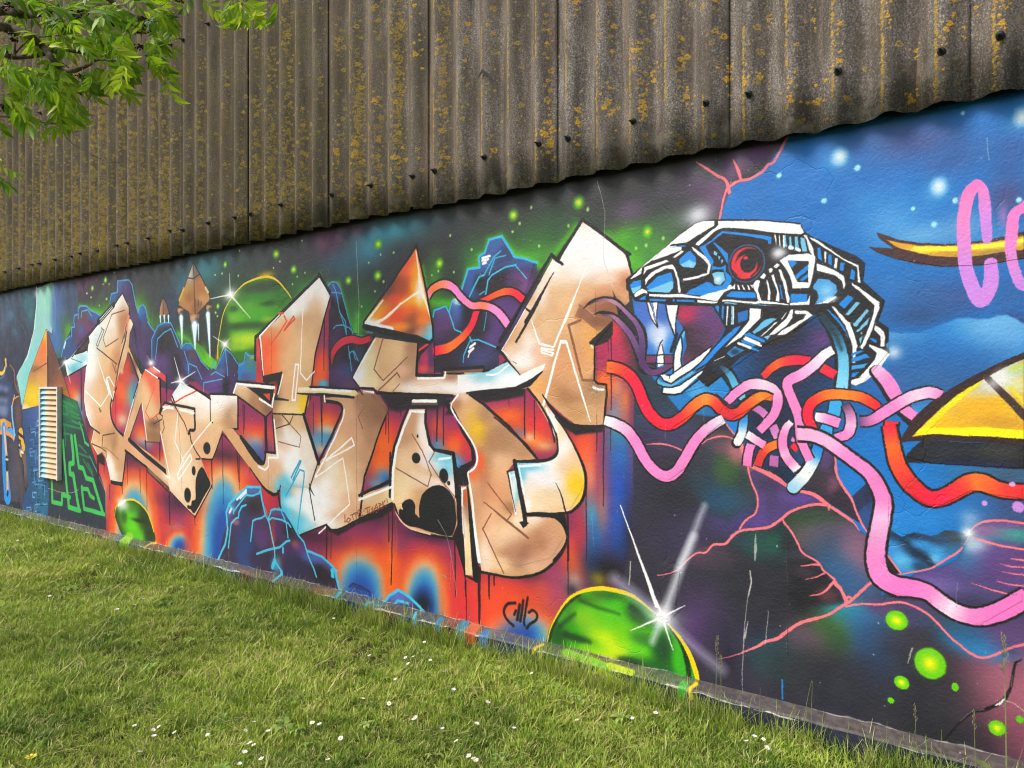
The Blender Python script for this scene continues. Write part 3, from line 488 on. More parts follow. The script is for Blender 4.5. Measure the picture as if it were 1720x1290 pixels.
L(tF, '1150 1090 1225 1095', 30, '#2f9a4a', a=.7)
tube(tF, '945 1350 960 1240 1030 1150 1120 1120 1210 1135 1290 1110', [10, 40, 48, 46, 44, 36], ['#8a2a3a', '#c8283c', '#d63048', '#cc2840', '#cc2840'], 8)
# right hand rock group
F(tI, '1040 690 1100 490 1205 480 1200 370 1250 345 1285 225 1400 195 1520 375 1720 430 1700 700 1480 1100 1380 1260 1380 1420 640 1420 640 1200 780 1130 800 840 900 820 935 870 960 770 1040 760', '#30263e',
  [(1350, 270, 90, 80, '#3f63a4', .95), (1260, 430, 60, 60, '#4a70b0', .95), (1140, 600, 70, 120, '#3a62ac', .95), (1240, 560, 40, 60, '#3a5a9c', .8), (1550, 440, 180, 50, '#3a5c96', .9), (1440, 360, 50, 60, '#33426e', .9), (1420, 600, 100, 80, '#1f1a24', .95), (1220, 620, 50, 60, '#1b181f', .97), (1560, 560, 80, 60, '#5a3a74', .9), (1600, 640, 50, 60, '#7a4a84', .8), (1520, 620, 50, 30, '#4a3350', .8), (1430, 850, 90, 90, '#5a3a78', .9), (1520, 900, 70, 60, '#56386e', .8), (1300, 700, 70, 40, '#2a2024', .9), (1100, 880, 60, 80, '#1a171d', .97), (980, 860, 50, 100, '#3f68ac', .95), (860, 860, 50, 50, '#3f62a0', .9), (880, 980, 70, 90, '#5a3a6c', .95), (960, 1080, 60, 40, '#3a2a40', .9), (1350, 1030, 60, 80, '#4f3670', .95), (1330, 1120, 60, 50, '#523a74', .9), (1200, 1000, 60, 60, '#231d28', .95), (900, 1300, 120, 80, '#241f28', .9), (1150, 1280, 100, 60, '#36385e', .95), (1250, 1300, 80, 70, '#3f4270', .95), (1320, 1380, 50, 60, '#2a2c44', .9), (1050, 1150, 60, 50, '#2c2430', .8)])
for q, w in [('1040 680 1100 490 1205 475 1200 375 1250 345 1290 225 1405 195 1520 380 1600 390 1720 435', 18), ('1110 740 1200 560 1250 540', 14), ('1240 550 1330 380 1395 325', 10), ('1290 540 1340 390 1440 365', 9), ('1260 720 1280 590 1320 540 1440 470 1530 450', 12), ('1530 460 1625 575', 9), ('1250 690 1205 720', 8), ('1270 860 1245 1040', 6), ('785 920 800 860 900 825 930 880 960 770 1000 760', 11), ('930 880 980 1030 1040 1055', 11), ('960 780 1030 810', 8), ('1060 1270 1120 1130 1190 1120 1350 1190', 11), ('1115 1085 1135 1140', 12), ('1060 1270 1055 1330', 7)]: L(tI, q, w, '#38b4d6')
for q in ['1230 390 1295 370', '1230 415 1280 400', '1235 440 1260 430']: L(tI, q, 18, 'w')
L(tI, '1120 1190 1165 1155', 18, 'w', 3); L(tI, '1110 1230 1150 1200', 18, 'w'); L(tI, '1100 1280 1115 1240 1140 1215', 10, 'w')
B(tI, 1000, 770, 30, 40, 'w', .8)
# hoses to the mushroom
L(tI, '1210 870 1150 1000 1050 1120 930 1210 810 1230', [50] * 5, 'k', 6); L(tI, '1180 860 1130 1000 1040 1110 930 1190 815 1220', [54, 54, 56, 64, 66], None, 6, cols=['rr', '#e0283e', '#f0662a', '#f0762a', 'rr'])
tube(tI, '1180 780 1280 750 1370 710 1460 690 1530 710 1615 780', [10, 36, 44, 48, 52, 54], ['rr', '#e84a30', '#f0622a', '#e0303c', 'rr'], 12)
tube(tI, '735 740 780 670 870 625 960 650 1040 740 1130 815 1230 815 1320 840 1400 910 1470 1010', [46, 50, 52, 50, 48, 46, 50, 54, 58, 58], ['pk', '#f07a40', '#f48a6a', 'pk', 'pk', '#f48ab0', '#f07a50', 'pk', 'pk', 'pk'], 14)
F(tJ, '655 130 780 90 800 360 640 360', '#5a2a48', [(720, 230, 40, 60, '#b8305a', .9), (700, 320, 40, 30, '#d84a4a', .9), (770, 200, 20, 80, '#4a3060', .9), (780, 330, 20, 20, '#8a4a50', .7)])
L(tJ, '660 150 740 90', 16, 'r'); L(tJ, '800 60 800 360', 10, 'k'); L(tJ, '780 90 785 200', 14, '#7a2a5a'); F(tJ, '660 160 760 100 680 190 650 260', 'k', soft=6)
# ================= the letters =================
TAN = '#d2a274'
# black drop shadow wedges and drips behind the letters
for q in ['640 0 650 1286', '1090 100 1095 700']: L(tB, q, 22, '#2c1626', soft=6, a=.8)
for T, q, w in [(tE, '185 680 185 860', 30), (tE, '238 680 240 830', 10), (tE, '345 130 345 400', 4), (tE, '560 790 565 1000', 8), (tE, '620 760 625 1240', 6), (tE, '825 1020 830 1286', 14), (tE, '1050 1200 1055 1286', 10), (tE, '1205 690 1210 960', 14), (tE, '1300 480 1310 1100', 8), (tE, '450 620 450 930', 6), (tE, '740 560 740 740', 14), (tE, '610 540 620 660', 14), (tE, '800 0 800 200', 12),
                (tE, '1500 220 1500 360', 5), (tE, '1690 330 1690 620', 30), (tE, '1430 560 1450 900', 14), (tE, '290 930 290 1060', 8), (tE, '400 940 405 1010', 10), (tH, '100 110 102 280', 8), (tH, '120 120 122 440', 8), (tH, '210 230 215 300', 7), (tG, '345 720 370 1070', 26), (tG, '165 660 165 860', 8), (tG, '150 640 155 900', 10)]:
    L(T, q, [w, w * .5], '#1d1520', soft=3, a=.85)
# 1: first letter, stem and arms
F(tA, '945 1286 1330 820 1440 640 1525 570 1500 800 1210 1130 1200 1020 1010 1240 1160 1180 1180 1290', '#f0f0ee')

F(tD, '100 740 200 560 330 400 406 282 460 380 466 420 440 590 405 715 372 915 335 1160 305 1310 300 1360 320 1440 420 1560 435 1590 440 1680 405 1975 300 1960 255 1755 222 1705 190 1730 125 1620 152 1505 120 1470 80 1370 63 1250 66 1100 82 900', TAN,
  [(250, 560, 120, 130, '#efe9e0', .95), (380, 330, 60, 60, '#f1eee8', .95), (410, 470, 40, 120, '#d6a67a', .8), (440, 560, 30, 120, '#9a6440', .8), (150, 700, 60, 160, '#cfe8e8', .85), (110, 900, 60, 140, '#e8f0ee', .95), (95, 1100, 46, 300, '#f6f4f1', 1), (390, 360, 60, 70, '#f6f4f0', 1), (410, 560, 34, 130, '#b07a52', .8), (210, 700, 60, 60, '#cfe0de', .6), (300, 880, 80, 160, '#e3bd90', .8), (370, 880, 40, 90, '#b0744a', .7), (330, 1000, 30, 100, '#c98a5c', .7), (180, 1200, 90, 100, '#ddb78c', .8), (250, 1320, 70, 80, '#e0b487', .9), (280, 1440, 60, 30, '#e8a280', .7), (300, 1600, 40, 90, '#b98f68', .9), (360, 1650, 50, 100, '#d2a276', .8), (330, 1600, 24, 80, '#a67c58', .8), (300, 1850, 30, 60, '#f4f0ea', .95), (280, 1780, 20, 60, '#f0e6da', .8), (360, 1930, 70, 40, '#efe4d6', .9), (390, 1800, 30, 100, '#caa07a', .8), (400, 1940, 30, 30, '#c8a684', .8), (170, 1640, 40, 60, '#e6c096', .8)])
F(tD, '432 560 465 510 480 515 500 560 470 640 460 760 560 980 575 1010 560 1070 470 820 455 800 410 970 380 990 330 1170 345 1060', '#d8b48c', [(485, 560, 14, 50, '#e8d8c0', .9), (400, 960, 20, 60, '#c89a70', .9), (470, 720, 20, 60, '#c49a6c', .8), (520, 900, 20, 60, '#8a5a48', .9), (350, 1080, 16, 70, '#d87a50', .7)])
for q, w in [('406 280 320 390', 8), ('100 690 0 790', 10), ('406 280 462 400 470 480', 9), ('445 600 430 700 370 930 335 1170 320 1250', 12), ('545 740 520 660', 0), ('470 830 560 1080', 14), ('480 800 575 1000', 8), ('465 510 430 620 400 730', 6), ('500 560 540 720', 6)]:
    if w: L(tD, q, w, 'k')
L(tD, '325 385 190 535', 34, 'k'); L(tD, '310 405 205 520', 15, 'w'); L(tD, '320 390 185 545 0 755', 7, 'k')
L(tA, '1320 830 960 1286', 10, 'k'); L(tA, '1190 1025 1010 1235 1160 1180', 20, 'k'); F(tA, '1190 1030 1040 1210 1150 1165', '#4a2433')
F(tB, '870 60 950 10 1170 -90 1190 60 1160 110 905 250', '#d4ecf0', [(920, 150, 50, 80, '#f4f8f8', .9), (1000, 160, 60, 60, '#62b8c6', .9), (1100, 80, 60, 60, '#84c8d2', .9), (1160, 90, 40, 40, '#f6fafa', .9), (1000, 20, 60, 30, '#e6f2f4', .9), (1090, 0, 60, 40, '#9fd4da', .7)])
L(tB, '905 260 1165 105', 12, 'k'); L(tB, '950 15 1100 70', 7, '#3f8a94'); L(tB, '905 90 940 180', 6, '#58a0aa'); L(tB, '870 60 960 0', 7, 'w')
star(tB, 875, 70, 44, [(70, 270, 18, .8, 8), (-90, 90, 8, .7, 4), (0, -80, 10, .7, 4)])
L(tD, '430 430 310 470 230 685 255 760 370 685', 6, '#6a5040'); L(tD, '215 590 240 610 185 755 170 745 225 600', 6, '#6a5040'); L(tD, '175 770 355 915', 7, '#4a352c')
for q in ['325 925 350 1000', '340 920 360 1010', '310 900 345 1000']: L(tD, q, 4, '#5a4434')
L(tD, '460 490 440 600', 22, '#d8826c'); L(tD, '440 560 420 680', 10, '#6a4a3a'); L(tD, '370 915 345 1120', 10, '#6a4434'); B(tD, 400, 985, 14, 20, '#e0b890', .9)
L(tD, '180 850 245 1060 285 1150', [4, 8, 6], 'w'); L(tD, '265 1070 290 1170', 26, '#f6f6f6', soft=3); L(tD, '262 1040 285 1030 330 1110', 8, 'w'); L(tD, '270 1120 315 1225', 8, 'w')
L(tD, '75 1160 205 1285', 7, 'w', soft=2); L(tD, '80 1160 210 1295 285 1180', 7, 'w'); L(tE, '195 240 215 265 205 275', 7, '#8a6442', closed=1)
L(tD, '95 900 66 1100 63 1240 82 1370 130 1478 200 1535', 7, 'w'); L(tE, '110 400 200 468', 9, '#3a2a24', 3)
L(tE, '350 60 305 180 298 260 310 345 350 425 415 492', 14, 'k', 4)
L(tE, '340 60 315 160', 10, '#f0e2d6'); L(tE, '355 0 335 80', 10, '#c85a48')
L(tE, '150 440 125 550 188 660', 6, '#f4ece0'); L(tE, '335 465 230 485 222 580', 7, '#5f4534'); L(tE, '130 560 222 600 258 630 260 685', 7, '#5f4534'); L(tE, '222 585 290 620 370 700', 6, '#9a7252'); L(tE, '188 660 225 640 250 690', 6, '#7d5a44')
L(tE, '440 620 410 880 405 920', 10, 'k'); F(tE, '298 885 405 908 408 945 300 920', 'k'); L(tE, '258 690 300 885', 5, '#efe6dc'); F(tE, '185 665 220 645 245 690 245 760 210 740 190 730', '#241a1c', soft=6)
# 1b: second arm of the first letter
F(tE, '560 0 610 -110 745 -20 748 200 750 270 740 545 625 540 600 400 578 200 470 520 650 650 830 790 860 940 840 1010 630 790 520 700 435 615 415 570 415 490 500 240', TAN,
  [(640, 20, 60, 120, '#e0b080', .8), (690, 20, 60, 80, '#e0503a', .9), (620, -80, 40, 40, '#e8613a', .9), (720, 100, 30, 120, '#e07a5a', .9), (600, 120, 40, 80, '#e0ba8c', .9), (660, 280, 50, 80, '#e0bc92', .8), (680, 440, 80, 60, '#a97c5a', .9), (690, 500, 60, 50, '#8f6a4c', .9), (690, 380, 40, 30, '#6a4a38', .7), (480, 380, 30, 120, '#d6b088', .9), (440, 560, 40, 60, '#d9a27c', .9), (560, 640, 60, 50, '#dca684', .9), (740, 780, 90, 60, '#dca888', .9), (700, 700, 60, 40, '#c88f70', .7), (820, 850, 40, 40, '#f0e0d0', .9)])
L(tE, '575 -60 500 180 425 470', 7, '#f4ece0'); L(tE, '610 -105 745 -15 750 265', 10, 'k'); L(tE, '740 0 750 260', 10, 'k'); L(tE, '530 60 545 20 505 150', 10, 'k')
F(tE, '610 -100 670 -140 790 -50 795 10 745 -30', '#d23d42', [(700, -110, 40, 30, '#e8a090', .9)]); L(tE, '610 -105 720 -30', 8, 'w'); L(tE, '680 -130 740 -85', 8, 'w'); L(tE, '800 -50 800 90', 16, 'k')
L(tE, '690 65 612 275 655 355 735 285 860 195 1080 80', [4, 6, 6, 7, 9, 12], '#e0492e'); L(tE, '580 200 625 530', 8, '#f2eadf'); L(tE, '575 200 465 525', 8, 'k'); L(tE, '465 525 620 670 800 815 830 830', 24, 'k'); L(tE, '470 545 800 835', 6, '#2a2022')
L(tE, '430 620 620 770 840 985 1055 1215', 13, 'k'); F(tE, '625 765 840 965 830 1020 630 810', '#7a5648', [(690, 850, 50, 40, '#8a6654', .9), (800, 950, 40, 40, '#5a3c34', .8)]); L(tE, '622 765 632 812 835 1010 840 960', 7, 'k'); D(tE, 785, 945, 9, 12, '#c03030', .3)
L(tE, '610 545 740 550', 8, '#4a342a', a=.6)
# 2: middle column with the round spots
F(tE, '850 180 845 130 925 10 1000 30 1190 160 1195 110 1440 125 1440 420 1390 430 1300 440 1215 700 1105 695 1205 940 1055 1215 830 980 800 830 745 450 740 285 780 190', TAN,
  [(930, 60, 60, 50, '#a8dbe4', .95), (1000, 120, 110, 60, '#f1efee', .95), (1100, 170, 90, 60, '#f3f1ee', .95), (880, 130, 40, 60, '#cfe6ea', .9), (1310, 200, 150, 100, '#f6f4f2', 1), (1040, 150, 140, 70, '#f6f5f4', 1), (1320, 170, 140, 70, '#f2efec', .97), (1280, 250, 80, 60, '#f0ece6', .8), (1230, 330, 80, 50, '#e8d0b0', .8), (1100, 300, 60, 100, '#eee0d4', .9), (1380, 340, 60, 90, '#b98a64', .95), (1420, 280, 30, 60, '#d0a888', .8), (1340, 400, 50, 40, '#b08662', .9), (1200, 420, 90, 60, '#e6c290', .9), (1130, 440, 80, 50, '#d8b48c', .8), (1080, 500, 60, 60, '#e0ab8a', .8), (1230, 560, 50, 90, '#d9b488', .9), (1130, 680, 60, 30, '#dca67e', .7), (820, 400, 60, 120, '#dfb68e', .9), (960, 420, 80, 140, '#e0b990', .8), (850, 240, 60, 30, '#d09a80', .8), (900, 650, 70, 160, '#ecd0ac', .9), (980, 820, 80, 120, '#efd6b6', .9), (950, 1000, 80, 100, '#eed4b4', .9), (850, 900, 40, 60, '#f0e0cc', .9), (1070, 640, 40, 40, '#dfae8c', .8), (960, 230, 60, 24, '#e8d4c0', .7)])
L(tE, '865 195 960 140 1080 80', [11, 9, 9], '#e0492e'); L(tE, '745 285 780 192 1055 248 1055 430', 15, 'k'); L(tE, '1050 280 1055 430 1010 440 1000 470', 18, 'k', 3); L(tE, '850 180 905 275 960 370 985 440 985 470', [10, 7, 7, 8, 4], 'k')
L(tE, '1010 450 1020 530 1055 610 1105 690', 9, 'k', 3); L(tE, '1065 697 1215 700 1300 470', 9, 'k'); L(tE, '1190 110 1195 355 1215 372', 8, 'k'); L(tE, '1190 112 1440 122 1442 425 1390 430', 13, 'k'); L(tE, '1000 30 1195 160', 12, 'k'); L(tE, '925 8 1190 130', 8, 'k')
L(tE, '1390 430 1430 470', 12, 'k'); L(tE, '1105 690 1205 940', 6, '#cc8a7a'); L(tE, '1205 940 1055 1215', 12, 'k'); L(tE, '1195 945 1055 1200', 6, '#e8b8a8'); L(tE, '850 130 870 185', 12, 'k')
L(tE, '770 230 860 245', 14, '#f6efe6'); L(tE, '920 255 1045 285', 16, '#f6efe6'); L(tE, '770 260 830 225', 10, '#f6efe6'); L(tE, '740 285 745 250', 14, 'k')
L(tE, '905 280 875 540 955 720', 8, '#f7f4ee'); L(tE, '905 280 920 540 940 1000', 4, '#b98f6c'); L(tE, '1215 350 1050 550 945 700 900 850', 9, '#f7f4ee', a=.95); L(tE, '1015 655 895 835 910 885 1030 700 1015 655', 10, '#faf8f4')
L(tE, '745 455 770 560 830 870', 9, '#f7f2ea'); L(tE, '795 845 830 870', 10, '#f7f2ea'); L(tE, '735 290 765 310 760 340 685 385', 6, '#2d2320'); L(tE, '712 320 725 350', 5, '#2d2320'); L(tE, '770 345 780 420 765 460', 6, '#3d2c24')
D(tE, 1163, 600, 32, 54, 'k', .1); D(tE, 1045, 803, 17, 42, 'k', .1); D(tE, 990, 1020, 30, 66, 'k', .1)
F(tE, '1060 950 1065 880 1085 810 1115 770 1140 790 1165 850 1195 930 1150 1010 1055 1180 1020 1150 990 1140 990 1110 1020 1115 1030 1070 1060 1055', 'k', smooth=3)

# 2b: leg to the lower right, hook
F(tE, '1300 440 1380 425 1460 500 1560 610 1640 720 1670 735 1690 700 1720 690 1720 960 1640 870 1500 690 1380 540', TAN, [(1420, 520, 60, 40, '#c08a64', .9), (1330, 450, 40, 40, '#c8a078', .9), (1530, 640, 40, 40, '#d0a078', .9), (1640, 800, 50, 50, '#e0ae84', .9), (1700, 900, 50, 60, '#f0e4d8', .8)])
L(tE, '1300 470 1465 640 1580 790 1715 985', 10, 'k'); L(tE, '1395 435 1540 600 1660 740', 20, 'k'); L(tE, '1465 500 1560 610 1660 735', 26, 'k'); L(tE, '1470 640 1535 600', 12, 'k'); L(tE, '1500 695 1565 655', 12, 'k'); L(tG, '0 930 180 1110 290 1286', 0.1, 'k', a=0)

# 3: tall letter with the red flank, bar and hook

F(tF, '838 552 932 742 870 960 800 1270 745 1615 735 1700 700 1803 420 1790 415 1700 440 1640 460 1610 500 1420 340 1445 285 1110 330 1070 560 820', TAN,
  [(800, 660, 170, 120, '#f6f5f3', 1), (600, 830, 90, 50, '#f3f1ee', .95), (830, 640, 90, 70, '#f3f2f0', .97), (700, 760, 120, 70, '#f0eeec', .9), (880, 760, 50, 120, '#f2efea', .9), (800, 880, 60, 100, '#d9b088', .8), (560, 900, 60, 30, '#d8ecec', .7), (450, 960, 80, 50, '#ecd8c0', .7), (330, 1140, 60, 60, '#e0603a', .95), (380, 1060, 50, 40, '#e09064', .8), (400, 1230, 90, 90, '#ee6a35', .95), (360, 1350, 60, 90, '#ea4f2a', .97), (430, 1340, 60, 70, '#f0763e', .9), (520, 1100, 50, 100, '#e8a06a', .7), (540, 1300, 60, 90, '#e0ab78', .8), (700, 1200, 90, 140, '#e6c090', .8), (640, 1400, 90, 120, '#dcb484', .8), (560, 1560, 60, 80, '#dfae80', .8), (470, 1670, 60, 80, '#cda07a', .8), (440, 1700, 40, 110, '#8a6a4c', .9), (520, 1800, 60, 80, '#d8b080', .9), (630, 1780, 100, 70, '#e9d090', .9), (695, 1690, 26, 70, '#efc31c', .97), (665, 1690, 20, 50, '#e8c440', .6)])

L(tF, '260 1300 262 1100 290 1080 560 820 838 545', 24, 'k'); L(tF, '830 535 930 700', 20, 'k'); L(tF, '932 742 868 970 800 1250 752 1660', 10, 'k'); L(tF, '268 1100 290 1290 330 1445', 14, 'k')
F(tF, '270 1110 290 1120 325 1440 310 1640 268 1640', '#c8383c', [(290, 1200, 20, 80, '#d84a44', .9), (290, 1550, 30, 90, '#d84a38', .8), (300, 1400, 30, 80, '#a02c3c', .6)])
L(tF, '290 1110 320 1300 330 1445', 8, 'k'); F(tF, '325 1450 500 1410 480 1560 460 1640 430 1650 420 1550 330 1500', 'k', soft=4)
F(tF, '350 1530 400 1500 470 1480 450 1640 330 1640 325 1560', '#3a1a22', [(400, 1560, 50, 40, '#c8402c', .95), (410, 1600, 60, 30, '#f07028', .95)], soft=6)
L(tF, '500 1415 440 1650', 12, 'k'); L(tF, '265 1640 440 1650 560 1665', [22, 20, 8], 'k')
L(tF, '490 890 300 1090 310 1140 335 1440', [8, 14, 12, 8], '#fbf8f4'); L(tF, '520 910 545 960 400 1170', 12, '#e25a2c', soft=1); L(tF, '605 915 520 1040 615 940 605 915', 12, '#dd4a38'); L(tF, '470 890 510 885', 16, '#c8502c')
L(tF, '690 840 665 1400 665 1420 720 1485 790 1410', [6, 9, 9, 9, 9], '#fcfaf6'); L(tF, '620 1345 650 1345 620 1665 590 1665 620 1345', 11, '#fcfaf6'); L(tF, '510 1435 465 1610', 9, '#fcfaf6')
F(tG, '90 440 430 470 430 650 350 750 110 560 60 530', '#b98a62', [(130, 500, 50, 40, '#dcb890', .9), (300, 640, 90, 60, '#a87a54', .9), (250, 470, 150, 24, '#e8d8c4', .7), (380, 680, 40, 60, '#7d5a40', .8), (160, 560, 40, 40, '#d4b088', .7)])
L(tG, '100 440 430 485', 22, '#fcfaf6'); L(tG, '95 450 65 530', 14, '#fcfaf6'); L(tG, '90 430 430 460', 12, 'k'); F(tG, '185 480 425 500 420 560 400 640', 'k'); F(tG, '330 540 395 535 390 600', '#d04a2c', soft=4)
L(tG, '300 585 410 655 430 545', 14, '#fcfaf6'); L(tG, '400 700 355 750 110 570', 12, 'k'); L(tG, '425 500 420 560', 8, 'k')
F(tG, '415 715 695 725 830 1150 830 1650 660 1812 490 1572 490 1362 475 1412 440 1442 400 1432 330 1372 210 1202 120 1080 10 930 -10 860 60 850 130 930 260 1120 325 1165 350 1120 355 1065 445 1075 430 850', TAN,
  [(560, 780, 90, 60, '#dcbc92', .8), (560, 900, 90, 60, '#f0ece6', .95), (650, 960, 80, 60, '#f0e4d6', .9), (450, 780, 40, 60, '#9a7654', .9), (480, 900, 30, 50, '#c8a888', .8), (640, 800, 60, 60, '#dcb68a', .9), (600, 1080, 150, 100, '#f3f2f0', .97), (520, 1020, 50, 40, '#e2b48c', .6), (480, 1150, 40, 50, '#e0b088', .7), (600, 1250, 140, 120, '#f2f4f4', .97), (420, 1200, 60, 50, '#dfae86', .9), (520, 1400, 60, 90, '#4fbfde', .95), (640, 1440, 60, 60, '#62c6e0', .95), (500, 1320, 40, 40, '#6ac8e2', .9), (720, 1040, 60, 100, '#eee0d0', .9), (400, 1240, 70, 60, '#e0b48c', .8)])


# 4: the long letter running down-right to the mushroom
F(tG, '880 580 1190 540 1200 500 1340 540 1450 690 1350 960 1250 1286 1195 1452 1505 1346 1540 1420 1505 1512 1000 1762 945 1752 900 1707 660 1812 490 1572 490 1362 745 1390 830 1150 890 1100 1040 780 1050 680 1010 630 890 605', TAN,
  [(1000, 600, 90, 50, '#c89a76', .9), (1300, 650, 120, 130, '#a0755a', .97), (1350, 700, 90, 120, '#8f6448', .9), (1200, 600, 50, 60, '#9a6e50', .8), (1100, 760, 70, 140, '#dba882', .9), (1250, 900, 100, 120, '#a87d5e', .9), (1160, 950, 60, 140, '#d9a684', .8), (1200, 1200, 90, 140, '#b98a68', .9), (1130, 1240, 80, 160, '#e0ba90', .8), (1000, 1000, 70, 70, '#e4bc92', .8), (950, 1180, 60, 60, '#ecd8bc', .9), (950, 1380, 90, 120, '#f3efe8', .95), (1050, 1330, 60, 90, '#e8caa4', .8), (820, 1480, 90, 120, '#f3f3f2', .97), (720, 1500, 120, 100, '#f2f5f6', .97), (840, 1600, 140, 90, '#f4f2f0', .95), (540, 1560, 50, 90, '#48bedf', .97), (650, 1720, 80, 80, '#5cc6e2', .95), (520, 1440, 40, 60, '#48bedf', .9), (600, 1520, 60, 40, '#d8eef4', .9), (760, 1740, 60, 40, '#9ad8ea', .8), (900, 1680, 90, 60, '#f4f4f2', .95), (1050, 1450, 100, 80, '#ecd2b4', .7), (1150, 1500, 80, 60, '#dca886', .8), (1300, 1480, 120, 50, '#e2c096', .9), (1050, 1640, 100, 50, '#e2b894', .9), (1480, 1440, 60, 60, '#ecd8a8', .9)])
L(tG, '870 600 1010 630', 0.5, 'k', a=0)
L(tG, '885 605 990 620 1035 650 1030 720 940 930 830 1150', 22, 'k', 4); L(tG, '1060 680 1040 780 890 1110 800 1280', [10, 12, 14, 10], '#fcfaf6', 4)
L(tG, '695 730 830 1165', 26, 'k'); L(tG, '560 745 700 740', 0.5, 'k', a=0); L(tG, '415 718 700 730', 10, 'k'); L(tG, '740 545 700 735', 13, 'k'); L(tG, '820 1170 745 1390', 10, 'k')
L(tG, '1310 560 1450 690', 20, 'k'); L(tG, '1450 690 1350 960 1240 1286 1195 1660', [14, 12, 16, 18], 'k'); L(tH, '1195 490 1480 370 1500 120', 0.5, 'k', a=0); L(tH, '1192 490 1475 365', 18, 'k')
L(tH, '1190 530 1505 400', 13, '#fcfaf6'); L(tG, '745 1390 795 1670', 9, 'k'); L(tH, '745 385 760 440 790 490', [9, 13, 5], 'k')
L(tG, '1190 680 1150 640', 0.5, 'k', a=0)
L(tG, '1250 640 1185 745 1225 850', 7, '#7d523c'); L(tG, '1190 500 1220 550', 6, 'k')
L(tG, '900 1130 1125 935 1150 1000 895 1140', 11, '#fbf8f2'); L(tG, '800 1290 1050 1115 1110 1530 830 1790', [9, 9, 9, 10], '#fbf8f2')
L(tG, '585 1290 660 1140 670 1145 600 1310', 12, '#2f9fc2'); L(tG, '535 1460 660 1220 700 1235 700 1280 640 1760', [10, 11, 11, 13, 10], '#33a9cb'); L(tG, '500 1590 480 1560', 20, '#3bb4d8')
L(tG, '600 740 570 810 430 860', 7, '#2d2320'); L(tG, '495 720 670 920 660 1020 470 970', 6, '#7a5644'); L(tG, '570 810 500 730', 6, '#3d2c24')
L(tG, '350 1060 440 1070 415 740', 14, 'k'); L(tG, '350 1060 350 1110 330 1165 260 1120 130 930', [20, 16, 22, 30, 20], 'k', 3); L(tG, '430 770 465 1110 380 1110 380 1190 350 1225 290 1190', 12, '#fcfaf6')
F(tG, '650 480 750 480 1150 505 1195 540 1140 570 880 555 740 545 640 540', '#ead2a0', [(950, 500, 200, 20, '#f8f4e8', .9), (800, 540, 90, 20, '#e6c98c', .9), (1150, 540, 50, 30, '#ecd090', .9)])
L(tG, '750 475 1190 500', 13, 'k'); L(tG, '770 495 1120 520', 13, '#faf6ec'); L(tG, '640 535 900 550 1145 570', [8, 22, 16], 'k'); L(tG, '880 560 885 610', 14, '#f6f0e4')
L(tG, '855 560 860 1000', [24, 6], 'k', a=.9); L(tG, '745 600 740 700', .5, 'k', a=0); L(tG, '780 620 780 900', 7, '#251822', a=.8)
# hook of 3, bottom curve
L(tH, '210 240 330 410 400 470 440 480 475 450 490 400', [8, 14, 22, 20, 14, 8], 'k', 4); L(tH, '465 450 475 530 490 620', 18, 'k')
L(tH, '655 848 900 748 930 800 1000 800 1505 550', [8, 12, 14, 16, 16], 'k')
F(tH, '905 760 940 790 1000 810 1500 560 1500 620 1400 680 1200 740 1000 850 900 800', '#221a20', soft=14)
L(tH, '900 760 900 1080', 12, '#2a1420', a=.9, soft=3); L(tH, '940 800 940 1060', 8, '#3a1422', a=.7); L(tH, '1495 560 1480 1286', 9, '#261520'); L(tH, '1455 640 1460 900', 10, '#2c1622', soft=2)
# ================= letters, nearer half =================
for T, q, w in [(tJ, '385 650 390 980', 8), (tJ, '365 740 362 900', 10), (tJ, '500 560 498 740', 9), (tJ, '825 620 820 960', 18), (tJ, '880 640 882 1000', 14), (tJ, '1610 520 1610 910', 14), (tJ, '1470 560 1468 650', 6), (tJ, '1695 600 1700 880', 8), (tN, '540 0 545 190', 10), (tN, '630 0 632 200', 8), (tN, '1185 100 1187 300', 10), (tN, '1250 80 1245 800', 12), (tN, '1092 600 1095 1286', 10), (tN, '925 880 935 1286', 20), (tN, '1310 60 1310 300', 6), (tN, '1550 0 1550 90', 6), (tO, '693 50 697 390', 10), (tO, '100 220 100 600', 22), (tO, '165 250 168 420', 12), (tO, '200 260 200 330', 10), (tO, '10 300 14 570', 8), (tK, '1075 1110 1078 1286', 10), (tK, '1290 1090 1290 1286', 16), (tK, '1335 1100 1338 1190', 12), (tM, '1315 200 1318 560', 12), (tM, '1318 680 1315 1000', 11), (tM, '1290 300 1290 480', 6), (tM, '1550 900 1550 1170', 6), (tK, '980 780 990 1286', 14)]:
    L(T, q, [w, w * .6], '#1c1420', soft=2, a=.9)
F(tJ, '310 540 900 550 960 600 900 720 1000 720 880 640 820 680 560 680 480 700 400 680', '#231d24', soft=26)
F(tJ, '1110 545 1620 480 1600 560 1300 610 1250 620', '#1c191d', soft=16)
F(tN, '830 0 1000 90 1240 90 1240 130 1000 160 900 100', '#1c191d', soft=14)
